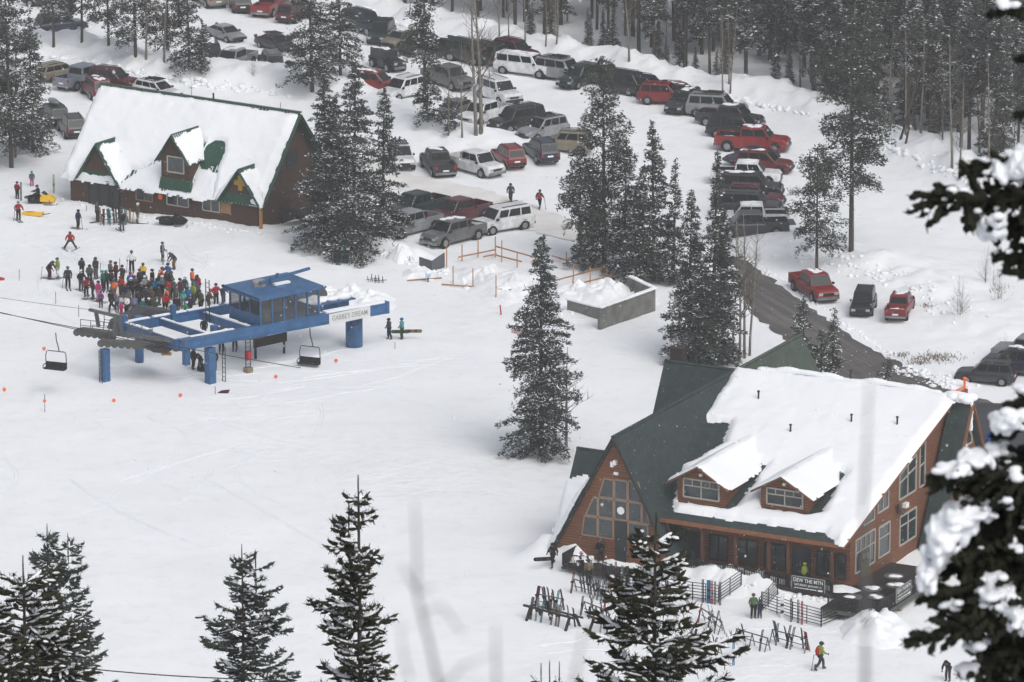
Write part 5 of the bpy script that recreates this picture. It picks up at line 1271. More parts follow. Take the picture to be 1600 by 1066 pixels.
person(319,528,'black','navy','','maroon','stand',0,.95,1,g=OTH,lab='person in black and maroon hat waiting inside the blue frame')
person(346,550,'dark grey','black','','black','stand',180,1.08,1,g=OTH,lab='person in dark grey at the loading point seen through the frame')
person(367,546,'black','black','','maroon','stand',180,1.05,1,g=OTH,lab='person in black at the loading point right of another skier')
person(335,578,'navy','black','','black','stand',0,.95,0,g=OTH,lab='person in navy half hidden behind the front pillar')
_r = person(66,322,'black','black','','brown','sit',-105,1.0,0,g=OTH,lab='person in black sitting on the yellow and black snowmobile')
rider = _r
for k in list(PP): delete_tree(PP[k])
# ================================================================== TREES
def conifer_mesh(seed, H=16., Rb=2.4, z0=.12, style='fir', dens=1.0, leaf=.36, snow=.25, prof=None, spread=1.0, nm=None, topdetail=1.0):
    rng = np.random.RandomState(seed); V = []; F = []; M_ = []
    def quadstrip(P, D, S_, ln, wd, m):
        # rhombus-like leaf clumps: P base (n,3) D dir S_ side
        n = len(P); a = P; b = P+D*(ln*.45)[:, None]+S_*(wd*.5)[:, None]; c = P+D*ln[:, None]; d = P+D*(ln*.45)[:, None]-S_*(wd*.5)[:, None]
        base = sum(len(q) for q in V); V.append(np.stack([a, b, c, d], 1).reshape(-1, 3)); i = np.arange(n)*4+base
        F.append(np.stack([i, i+1, i+2, i+3], 1)); M_.append(np.full(n, m))
    nb = int(H*(4.2 if style != 'pine' else 3.4)*dens*1.5)
    lean = rng.uniform(-.02, .02, 2)
    sticks = MB()
    gaps = rng.uniform(0, 2*PI, 3)
    for k in range(nb):
        t = (k+rng.uniform(0, .9))/nb           # 0 bottom .. 1 top
        z = H*(z0+(1-z0)*t)*.995
        if style == 'pine': pf = (1-t)**.55*(.55+.45*min(1, t*4+.25)); 
        elif style == 'column': pf = .35*(1-t)**.5+.65*(1-t)
        else: pf = (1-t)**.85
        if prof: pf = np.interp(t, *prof)
        az = rng.uniform(0, 2*PI); L = Rb*pf*rng.uniform(.62, 1.12)+.12
        if rng.rand() < (.1 if style != 'pine' else .18): L *= .5
        if style == 'pine': L *= 1+.25*math.sin(az+gaps[0]+z*.8)
        up = (.45 if style == 'pine' else .15)*(t-.25)-(.10 if style != 'pine' else 0)+rng.uniform(-.12, .12)
        ca, sa = math.cos(az), math.sin(az); n = max(4, int(L/leaf*(9.0 if style != 'pine' else 9.5)))
        s = rng.uniform(.05 if style != 'pine' else .22, 1.0, n)**.75
        droop = -.16*L*s**2*(1-t) + .0
        side = rng.normal(0, 1, n)*(.30*L*(1.05-s)+.12)*(1.0 if style != 'pine' else 1.1)
        vz = rng.normal(0, .09 if style != 'pine' else .22, n)*(1 if style != 'pine' else min(1, L))
        P = np.stack([ca*L*s-sa*side, sa*L*s+ca*side, z+up*L*s+droop+vz-.04*np.abs(side)], 1)
        P[:, 0] += lean[0]*z; P[:, 1] += lean[1]*z
        D = np.stack([ca+rng.normal(0, .55, n)-sa*np.sign(side)*.5, sa+rng.normal(0, .55, n)+ca*np.sign(side)*.5, rng.normal(.05, .35, n)], 1)
        D /= np.linalg.norm(D, axis=1)[:, None]
        U = np.stack([rng.normal(0, .7, n), rng.normal(0, .7, n), np.ones(n)], 1); S_ = np.cross(D, U); S_ /= np.linalg.norm(S_, axis=1)[:, None]
        ln = leaf*rng.uniform(.55, 1.3, n); wd = ln*rng.uniform(.28, .5, n)
        P0 = P-D*(ln*.4)[:, None]
        quadstrip(P0, D, S_, ln, wd, 0)
        D2 = np.cross(S_, D)*.8+D*.35+rng.normal(0, .2, (n, 3)); D2 /= np.linalg.norm(D2, axis=1)[:, None]
        quadstrip(P0, D2, S_, ln*.7, wd, 0)
        sel = rng.rand(n) < (snow*1.9 if rng.rand() < .35 else snow*.22)
        if sel.any():
            q = P0[sel]+np.array([0, 0, .05]); d_ = D[sel]*[1, 1, .3]; s2 = np.cross(d_, [0, 0, 1.]); s2 /= np.linalg.norm(s2, axis=1)[:, None]+1e-6
            s2 = s2+rng.normal(0, .35, s2.shape)
            quadstrip(q, d_, s2, ln[sel]*.95, wd[sel]*1.35, 1)
        sticks.bar((lean[0]*z, lean[1]*z, z), (ca*L*.8+lean[0]*z, sa*L*.8+lean[1]*z, z+up*L*.8-.1*L*(1-t)), .035+.02*(1-t))
    Vv = np.concatenate(V); Ff = np.concatenate(F); Mm = np.concatenate(M_)
    sv = np.array(sticks.v); sf = np.array(sticks.f)+len(Vv)
    Vv = np.concatenate([Vv, sv]); Ff = np.concatenate([Ff, sf]); Mm = np.concatenate([Mm, np.full(len(sf), 2)])
    me = npmesh('crown', Vv, Ff, [nm or (NEEDLE if style == 'pine' else NEEDLE2), TSNOW, BARK], Mm)
    tb = MB(); r0 = .0085*H+.05
    tb.tube([(0,0,-1.2), (0,0,0), (lean[0]*H*.3, lean[1]*H*.3, H*.3), (lean[0]*H*.7, lean[1]*H*.7, H*.7), (lean[0]*H, lean[1]*H, H)], [r0*1.3, r0*1.1, r0*.85, r0*.45, .02], 7)
    # dead lower limbs
    if z0 > .25:
        for i in range(int(10*z0)):
            z = H*rng.uniform(.12, z0); a = rng.uniform(0, 2*PI); l = rng.uniform(.5, 1.5); tb.tube([(0,0,z), (math.cos(a)*l*.6, math.sin(a)*l*.6, z-.05), (math.cos(a)*l, math.sin(a)*l, z-.2)], [.03, .02, .01], 3)
    return me, tb.mesh('trunk', [BARK], True), H
def bare_mesh(seed, H=11., r0=.12, spread=.35, nbr=26, levels=2, stems=1, zb=.25):
    rng = random.Random(seed); tb = MB(); br = MB()
    def twig(p, d, L, r, lev):
        pts = [Vector(p)]; q = Vector(p); dd = Vector(d).normalized(); n = 4
        for i in range(n):
            dd = (dd+Vector((rng.uniform(-.15,.15), rng.uniform(-.15,.15), .09))).normalized(); q = q+dd*(L/n); pts.append(q.copy())
        br.tube(pts, [r*(1-.85*i/n) for i in range(n+1)], 3, cap=False)
        if lev > 0:
            for i in range(4 if lev > 1 else 3):
                k = rng.randint(1, n-1); a = rng.uniform(0, 2*PI); nd = (dd+Vector((math.cos(a)*.7, math.sin(a)*.7, rng.uniform(0,.5)))).normalized()
                twig(pts[k], nd, L*rng.uniform(.35,.6), r*.55, lev-1)
    for s_ in range(stems):
        x0, y0 = (rng.uniform(-.9,.9), rng.uniform(-.9,.9)) if s_ else (0, 0); h = H*rng.uniform(.75,1) if s_ else H
        lx, ly = rng.uniform(-.05,.05)*h, rng.uniform(-.05,.05)*h; r = r0*(rng.uniform(.5,.9) if s_ else 1)
        P = [Vector((x0+lx*t*t+math.sin(t*5+seed+s_)*.12, y0+ly*t*t, -.8+(h+.8)*t)) for t in (0,.2,.4,.6,.8,1)]
        tb.tube(P, [r*(1-.86*i/5) for i in range(6)], 6)
        for i in range(int(nbr)):
            t = rng.uniform(zb, .98); k = min(4, int(t*5)); p = P[k].lerp(P[k+1], t*5-k); a = rng.uniform(0, 2*PI)
            twig(p, (math.cos(a), math.sin(a), rng.uniform(.35, 1.1)), H*spread*(1.15-t)*rng.uniform(.5,1)+.3, r*.38*(1.15-t), levels-1)
    return tb.mesh('trunk', [ASPEN], True), br.mesh('branches', [mat('bare_twigs', (.15,.125,.10), .9, var=.2)])
TREES = []
def put_tree(name, crown, trunk, p, sc=1.0, rz=0, tilt=0.0, label=None, cat='tree', group=None, sz=None):
    r = empty(name, tuple(p), rz, label, cat, group); r.scale = (sc*(sz or 1), sc*(sz or 1), sc)
    if tilt: r.rotation_euler = (tilt, 0, rz)
    link('trunk', trunk, r); link('crown', crown, r); TREES.append(r); return r
trg = random.Random(5)
def conif(base, top_y, width, style='fir', seed=1, z0=.1, label='', dens=1.0, leaf=.34, snow=.30, prof=None, name=None, group='conifers between the car park and the buildings', nm=None):
    p = gnd(*base); _, by, s_ = proj(p); Hh = (by-top_y)/(s_*cP)*1.0; Rb = width/2/s_*1.22
    c, t, _ = conifer_mesh(seed, Hh, Rb, z0, style, dens, leaf, snow, prof, nm=nm)
    return put_tree(name or {'pine': 'pine_tree', 'fir': 'fir_tree', 'column': 'fir_tree'}[style], c, t, p, 1, 0, label=label, group=group)
# --- left edge group
conif((18,262),-40,130,'pine',11,.12,'big dark pine at the left edge of the photo above the skiers',1.25)
conif((52,238),30,80,'fir',12,.05,'dense fir right of the big left-edge pine',1.2)
conif((-12,255),-10,110,'pine',13,.1,'dark pine cut by the left edge of the photo',1.1)
conif((84,72),-90,60,'pine',14,.3,'thin pine in the top left corner left of three others',1.0)
conif((128,66),-90,60,'pine',15,.3,'thin pine behind the upper left snow bank',1.0)
conif((170,74),-90,72,'pine',16,.22,'pine with visible stem at the crest of the upper left bank',1.1)
conif((212,92),-120,84,'pine',17,.14,'dense pine left of the pale aspen stems at the top',1.2)
conif((262,96),-110,90,'pine',18,.12,'dense pine behind the pale aspen stems at the top',1.25)
conif((296,108),-60,64,'fir',19,.05,'fir at the right end of the upper left grove',1.1)
conif((316,112),30,30,'fir',20,.03,'small fir tight to the black SUV at the upper left bank',1.0)
# --- top centre clump
conif((488,138),-110,95,'fir',21,.1,'very dark tall fir at the top above the end of the patrol roof',1.35)
conif((532,118),-70,80,'fir',22,.1,'tall greyer fir just right of the very dark one at the top',1.2)
# --- centre-left clump by the patrol building
conif((508,388),112,112,'fir',23,.05,'leftmost big fir of the clump right of the patrol building',1.45,snow=.26)
conif((552,398),96,140,'fir',24,.04,'widest fir of the clump right of the patrol building',1.5,snow=.28)
conif((598,372),140,92,'fir',25,.04,'rightmost fir of the clump right of the patrol building',1.3,snow=.22)
conif((528,372),150,100,'fir',26,.05,'short dark fir filling the clump right of the patrol building',1.3)
# --- aspens and thin pines in the middle lane
conif((664,182),-60,62,'pine',27,.34,'slim pine rising over the back row of cars',1.1,leaf=.32)
conif((668,190),112,66,'fir',28,.05,'low bushy fir at the foot of the slim pine',1.1)
conif((700,200),150,44,'fir',29,.05,'stubby fir left of the two pale aspen trunks',1.0)
# --- centre-right clump
conif((906,402),236,84,'pine',30,.30,'pine with bare lower stem at the left of the centre clump',1.2,leaf=.32)
conif((944,414),95,120,'pine',31,.10,'tallest bushy pine of the centre clump',1.5,leaf=.32,snow=.2)
conif((975,425),215,84,'fir',32,.03,'snow-laden fir in the middle of the centre clump',1.35,snow=.42)
conif((926,418),250,80,'fir',33,.04,'dark fir low in the centre clump',1.3,snow=.24)
conif((1022,438),192,96,'fir',34,.04,'dark fir at the right of the centre clump',1.4,snow=.24)
conif((1004,444),262,80,'fir',35,.03,'wide low fir between two taller ones of the centre clump',1.2)
conif((1052,445),250,40,'fir',132,.03,'thin fir right of the dark one in the centre clump',1.0)
# --- clump left of the gritted road
conif((1076,566),298,92,'fir',36,.03,'broad fir left in the clump beside the gritted road',1.45,snow=.3)
conif((1112,570),238,84,'fir',37,.03,'tallest narrow-topped fir beside the gritted road',1.4,snow=.3,prof=([0,.3,.55,.7,1],[1,.9,.5,.26,.02]))
conif((1132,562),330,64,'fir',38,.04,'right-hand fir of the clump beside the gritted road',1.3,snow=.25)
conif((1094,574),400,96,'fir',39,.02,'low bushy fir in front of the clump beside the gritted road',1.2,snow=.3)
# --- the lone fir in the middle of the slope
conif((846,712),370,118,'fir',40,.035,'large lone fir in the open snow left of the lodge',1.8,leaf=.30,snow=.2,prof=([0,.05,.15,.3,.5,.7,.85,1],[.62,.95,.86,1.0,.78,.50,.30,.06]))
# --- right side
conif((1330,392),36,112,'pine',41,.30,'tall lone pine with bare trunk on the right snow slope',1.35,leaf=.34,snow=.15,prof=([0,.1,.3,.5,.8,1],[.55,1.0,.85,1,.8,.2]))
conif((1276,424),238,84,'pine',42,.22,'smaller pine above the red pickup on the shoulder',1.2,leaf=.30,snow=.1,prof=([0,.1,.22,.3,.5,.6,.8,1],[.8,1.0,.6,1.,.9,.6,.8,.15]))
conif((1256,600),466,70,'fir',43,.03,'snow-laden fir behind the faded green roof',1.3,leaf=.28,snow=.5)
conif((1282,602),515,50,'fir',44,.03,'short snow-laden fir right of the faded green roof',1.2,leaf=.26,snow=.45)
conif((1300,594),482,34,'column',45,.03,'narrow pointed fir standing at the road edge',1.3,leaf=.24,snow=.4)
conif((1385,616),558,50,'fir',46,.02,'small young fir beyond the lodge roof ridge',1.2,leaf=.22,snow=.25)
# --- forest behind the snow bank
FM = [conifer_mesh(200+i, 18.+i*.5, 2.15+.2*(i % 3), (.34,.24,.12,.38,.05,.20,.08)[i], ('pine','pine','fir','pine','fir','pine','fir')[i], 1.15, .46, .36, nm=NEEDLEF) for i in range(7)]
def bank_y(x): return float(np.interp(x, [545,640,700,760,810,870,950,1050,1110,1180,1260,1330,1400,1470,1560,1680], [8,34,46,60,80,88,108,132,142,152,172,200,232,262,300,340]))
frg = random.Random(99); placed = []
def zone(x):
    Z = ((620,'behind the twin dark firs'),(700,'above the tan back-row car'),(780,'behind the bare aspen trunks'),(850,'above the white canopy pickup'),(930,'above the silver back-row SUV'),(1000,'above the tall centre pine'),(1070,'above the red back-row SUV'),(1140,'above the silver column SUV'),(1210,'above the long red pickup'),(1280,'left of the tall lone pine'),(1350,'behind the tall lone pine'),(1400,'right of the tall lone pine'),(1460,'right of the leaning dead trunks'),(1530,'above the blurred bough tips'),(9999,'in the top right corner'))
    return [t for m, t in Z if x < m][0]
n = 0; tries = 0
while n < 262 and tries < 9000:
    tries += 1
    px = frg.uniform(560, 1680); lim = bank_y(px)-14; py = frg.uniform(-40, lim)
    if px < 800 and frg.random() < .35: continue
    if px < 1090 and frg.random() < .4: continue
    if wob(px, py*3, .02, 6.) > .35: continue
    q = at(px, py)
    if any((q[0]-a)**2+(q[1]-b)**2 < (1.9 if px > 1050 else 2.8)**2 for a, b in placed): continue
    if 1378 < px < 1412 and py > 120: continue
    placed.append((q[0], q[1])); k = frg.choices(range(7), [3,3,2,3,1.2,2,1.5] if px > 1090 else [4,3,.7,5,.5,1,.6])[0]; c, t, Hh = FM[k]
    sc = frg.uniform(.72, 1.08)
    kind = 'pine' if k in (0,1,3,5) else 'fir'
    ht = 'tall' if sc > .96 else 'short' if sc < .82 else 'medium'; rw = 'front row' if py > lim-22 else 'deep part' if py < lim-75 else 'middle part'
    put_tree(kind+'_tree', c, t, (q[0], q[1], H1(q[0], q[1])-.2), sc, frg.uniform(0, 6.28), 0, '%s %s in %s of forest %s' % (ht, kind, rw, zone(px)), 'tree', '%s %ss in %s of forest %s' % (ht, kind, rw, zone(px)), sz=frg.uniform(.85, 1.1)); n += 1
for i in range(26):   # small firs at the forest edge
    px = frg.uniform(820, 1560); q = at(px, bank_y(px)-frg.uniform(12, 30)); c, t, Hh = FM[frg.choice((2,4,6))]
    put_tree('young_fir', c, t, (q[0], q[1], H1(q[0], q[1])), frg.uniform(.12, .3), frg.uniform(0, 6), 0, 'young fir at forest edge '+zone(px), 'tree', 'young firs at the forest edge '+zone(px), sz=1.4)
# leaning dead trunks
for px, py, dx, hh in ((1405, 218, 3.2, 11), (1432, 204, -2.0, 11), (1414, 224, .8, 3.5)):
    q = gnd(px, py); b = MB(); b.tube([(0,0,-.5), (dx*.5,0,hh*.5), (dx,0,hh)], [.14,.1,.03], 6)
    o = b.build('dead_trunk', BARK, None, True, tuple(q)); tag(o, {3.2:'bare dead trunk leaning right at the forest gap', -2.0:'bare dead trunk leaning left at the forest gap', .8:'short broken trunk stub at the forest gap'}[dx], 'tree')
# --- bare aspens
BA = [bare_mesh(300+i, 13., .15, .26, 34, 2, 1, .3) for i in range(4)]
BB = [bare_mesh(310+i, 5.5, .05, .42, 20, 2, 4, .1) for i in range(3)]
def asp(base, top_y, k, label, mesh=None, rz=0, name='bare_aspen', sz=1.0, group='bare aspens'):
    p = gnd(*base); _, by, s_ = proj(p); Hh = (by-top_y)/(s_*cP); t, c = (mesh or BA)[k]; H0 = 13. if mesh is None else 5.5
    r = put_tree(name, c, t, p, Hh/H0, rz, 0, label, 'tree' if mesh is None else 'bush', group, sz=sz); r.name = name; return r
asp((25,246),15,0,'bare pale aspen in front of the left-edge pines',rz=1)
asp((212,92),-90,1,'leftmost pale aspen stem of the upper left grove',rz=2)
asp((227,92),-100,2,'second pale aspen stem of the upper left grove',rz=0)
asp((258,98),-80,3,'thick pale aspen right in the upper left grove',rz=3)
asp((742,212),-30,0,'tall forked aspen in front of the white pickup',rz=4,sz=1.2)
asp((752,208),-60,3,'second tall aspen touching the forked one',rz=1.5,sz=1.1)
asp((722,215),70,1,'slender aspen left of the forked one',rz=2.5)
asp((700,212),100,2,'leaning aspen at the foot of the mid snow bank',rz=.5)
asp((884,700),545,2,'bare aspen growing into the right of the lone fir',rz=1.2,sz=1.6)
asp((866,712),560,1,'small bare aspen right at the foot of the lone fir',rz=.2,sz=1.9)
asp((1146,560),350,0,'bare aspen nearest the fir clump by the gritted road',rz=0)
asp((1156,562),335,1,'bare aspen second from the fir clump by the road',rz=1)
asp((1164,560),330,2,'bare aspen third from the fir clump by the road',rz=2)
asp((1173,556),345,3,'bare aspen farthest from the fir clump by the road',rz=3)
asp((1062,520),400,3,'slim bare aspen in front of the broad fir by the road',rz=3)
PSX = []
for i in range(30):
    x = frg.uniform(600, 1590); y = bank_y(x)-frg.uniform(10, 60); PSX.append((x, y, y-frg.uniform(90, 190)))
for i, (x, y, ty) in enumerate(tuple(PSX)+((1345,168,20),(1486,262,60),(1500,282,120),(1545,290,90),(1130,146,20),(1142,145,10),(1415,210,40),(870,70,-60),(640,22,-60),(780,58,-60),(820,66,-60))):
    asp((x,y),ty,i % 4,'pale stem at forest edge '+zone(x),rz=i,group='pale stems at the forest edge '+zone(x))
for i, (x, y, ty, lb) in enumerate(((1158,402,372,'leafless bush where the gritted road begins'),(1180,408,380,'leafless bush right of the start of the gritted road'),(1500,492,430,'leafless bush on the right snow slope'),(1560,470,415,'leafless bush near the blurred branch tips'),(1575,600,520,'leafless bush behind the cars at the right edge'),(945,130,95,'leafless bush above the tall centre pine'),(395,118,92,'leafless bush in front of the upper silver pickup'),(1540,440,380,'leafless bush under the blurred branch'))):
    asp((x,y),ty,i % 3,lb,BB,rz=i,name='bare_bush',group='leafless bushes')

# ================================================================== FOREGROUND TREES (on the near hillside, tops in frame)
def close_conifer(seed, H, vis, Rv, style=0, snow=.5, brush=.034, gap=.22, leaders=((0,0,0),), nm=None, twl=.34):
    """H height, vis: metres from the top that are modelled finely, Rv radius at that depth; coarser below"""
    rng = random.Random(seed); nr = np.random.RandomState(seed); V = []; F = []; M_ = []; cnt = [0]
    def spindle(a, d, L, r, m, n=5, flat=1.0, off=0.0):
        a = np.asarray(a, float); d = np.asarray(d, float); d = d/np.linalg.norm(d); u = np.cross(d, [0,0,1.]); nu = np.linalg.norm(u); u = u/nu if nu > .05 else np.array([1.,0,0]); w = np.cross(u, d)
        a = a+w*off; rows = [(0,.35),(.3,1.),(.72,.9),(1.0,.15)]; vs = []
        for t, k in rows:
            for i in range(n):
                an = 2*PI*i/n+t; q = r*k*rng.uniform(.75,1.25); vs.append(a+d*L*t+u*math.cos(an)*q+w*math.sin(an)*q*flat)
        b = cnt[0]; V.append(np.array(vs)); cnt[0] += len(vs); f = []
        for j in range(3):
            for i in range(n): f.append((b+j*n+i, b+j*n+(i+1) % n, b+(j+1)*n+(i+1) % n, b+(j+1)*n+i))
        F.append(np.array(f)); M_.append(np.full(len(f), m))
    def needles(a, d, L, r, k):
        a = np.asarray(a, float); d = np.asarray(d, float); d = d/np.linalg.norm(d)
        t = nr.uniform(.05, 1, k); P = a+d*(L*t)[:, None]; rd = nr.normal(0, 1, (k, 3)); rd -= (rd@d)[:, None]*d; rd /= np.linalg.norm(rd, axis=1)[:, None]
        tip = P+rd*r*1.9+d*r*.9; s_ = np.cross(rd, d)*r*.22; vs = np.stack([P-s_, P+s_, tip+s_*.3, tip-s_*.3], 1).reshape(-1, 3)
        b = cnt[0]; V.append(vs); cnt[0] += len(vs); i = np.arange(k)*4+b; F.append(np.stack([i, i+1, i+2, i+3], 1)); M_.append(np.zeros(k, int))
    sticks = MB()
    z = H-.5
    for (lx, ly, dz) in leaders:
        zt = H-dz; a = (lx, ly, zt-1.1)
        spindle((lx, ly, zt-.62), (rng.uniform(-.03,.03),0,1), .62, brush*.42, 0); spindle((lx, ly, zt-1.15), (0,0,1), .6, brush*.5, 0); needles((lx, ly, zt-.6), (0,0,1), .6, brush*.55, 14)
    while z > H*.12:
        dep = H-z; fine = dep < vis
        Rr = Rv*(min(dep, vis)/vis)**.8*(1.0 if dep < vis else 1+.35*(dep-vis)/(H-vis))
        nb = (rng.randint(2, 4) if dep < 1.2 else rng.randint(5, 8)) if fine else rng.randint(5, 7)
        for k in range(nb):
            az = rng.uniform(0, 2*PI); L = Rr*rng.uniform(.45, 1.15)+.10; 
            if rng.random() < .12: L *= 1.35
            ca, sa = math.cos(az), math.sin(az); el = .30-.16*min(dep/vis, 2)+rng.uniform(-.15,.15)
            ldr = leaders[rng.randrange(len(leaders))]
            ox, oy = (ldr[0], ldr[1]) if dep < vis*.6 and dep > ldr[2]+.4 else (0, 0)
            def bp(s_): return np.array([ox+ca*L*s_, oy+sa*L*s_, z+el*L*s_-.14*L*s_*s_+.20*L*s_**4])
            sticks.tube([bp(0), bp(.35), bp(.7), bp(1)], [.022,.016,.012,.006], 3, cap=False)
            if fine:
                tl = twl*min(1, .5+L*.5); spindle(bp(.8), bp(1)-bp(.8)+np.array([ca,sa,.2])*.02, tl*.9, brush, 0); needles(bp(.8), bp(1)-bp(.8), tl*.9, brush*1.1, 12)
                nt = max(3, int(L/ .075))
                for i in range(nt):
                    s_ = .12+.85*(i+rng.random())/nt; sd = 1 if i % 2 else -1; base = bp(s_)
                    d = np.array([ca*.75-sa*sd*.75, sa*.75+ca*sd*.75, rng.uniform(-.22,.38)]); l = tl*rng.uniform(.6, 1.1)*(1.1-.45*s_)
                    spindle(base, d, l, brush*rng.uniform(.8,1.1), 0); needles(base, d, l, brush*1.1, 9)
                    if rng.random() < snow: spindle(base+d*l*.1, d, l*.75, brush*rng.uniform(.7,1.15), 1, 5, .6, brush*.75)
                if rng.random() < snow*.8: 
                    for q in (.3, .5, .7): spindle(bp(q), bp(q+.2)-bp(q), .2*L+.1, brush*1.2, 1, 5, .6, brush*.7)
            else:
                nt = int(L/.16)
                for i in range(nt):
                    s_ = .15+.85*(i+rng.random())/nt; sd = 1 if i % 2 else -1; d = np.array([ca*.7-sa*sd*.75, sa*.7+ca*sd*.75, rng.uniform(-.2,.2)])
                    spindle(bp(s_), d, twl*1.5*rng.uniform(.6,1.1), brush*2.2, 0, 4)
                    if rng.random() < snow: spindle(bp(s_), d, twl*1.2, brush*2, 1, 4, .5, brush*1.6)
        z -= gap*(.75+.12*min(dep, 3)) if fine else gap*2.2
    Vv = np.concatenate(V); Ff = np.concatenate(F); Mm = np.concatenate(M_)
    sv = np.array(sticks.v); sf = np.array([f for f in sticks.f if len(f) == 4])+len(Vv)
    Vv = np.concatenate([Vv, sv]); Ff = np.concatenate([Ff, sf]); Mm = np.concatenate([Mm, np.full(len(sf), 2)])
    me = npmesh('crown', Vv, Ff, [nm or NEEDLE3, TSNOW, BARK], Mm)
    tb = MB()
    tb.tube([(0,0,-1), (0,0,0), (0,0,H*.5), (0,0,H-.6), (0,0,H-.3)], [.24,.2,.11,.02,.01], 8)
    for (lx, ly, dz) in leaders: tb.tube([(0,0,H-dz-1.8), (lx, ly, H-dz-1.2), (lx, ly, H-dz)], [.022,.018,.006], 5)
    return me, tb.mesh('trunk', [BARK], True)
def fg(px, py_top, dist, vis, Rv, seed, label, name='spruce_tree', lean=0, **k):
    q = at_d(px, py_top, dist); zg = H1(q[0], q[1]); Hh = q[2]-zg
    c, t = close_conifer(seed, Hh, vis, Rv, **k); r = put_tree(name, c, t, (q[0], q[1], zg), 1, 0, 0, label, 'tree', 'tree tops on the near hillside'); return r
fg(560, 742, 96, 5.2, .74, 1, 'slender twin-topped spruce tip rising at the bottom centre', leaders=((0,0,0),(-.17,.1,.45)), gap=.20, snow=.45)
fg(1024, 800, 88, 3.6, 1.22, 2, 'dark broad spruce top in front of the ski racks', snow=.55, gap=.2, brush=.036)
fg(378, 850, 150, 7.0, 2.0, 3, 'fine-textured spruce top at the bottom left of centre', snow=.35, brush=.04, gap=.26, nm=NEEDLE2, leaders=((0,0,0),(.35,0,.15)))
fg(36, 868, 92, 3.0, 1.45, 4, 'brownish snowy spruce top in the bottom left corner', snow=.6, brush=.034, gap=.17)
fg(-22, 930, 90, 3.0, 1.3, 5, 'snowy spruce top cut by the left edge at the bottom', snow=.6, brush=.034, gap=.17)
fg(73, 818, 210, 9.0, 1.75, 6, 'tall narrow twin-topped spruce behind the bottom left one', snow=.3, brush=.055, gap=.3, leaders=((0,0,0),(.75,0,.35)), nm=NEEDLE2, twl=.5)
fg(112, 960, 190, 5.0, 1.6, 7, 'greyer spruce right of the narrow one at the bottom left', snow=.35, brush=.05, gap=.28, nm=NEEDLE2, twl=.45)
fg(859, 1032, 110, 2.2, .55, 8, 'just the bristly tip of a young spruce at the bottom edge', snow=.4, brush=.02, gap=.14, twl=.25, leaders=((0,0,0),(.18,0,.02),(-.16,.1,.08)))

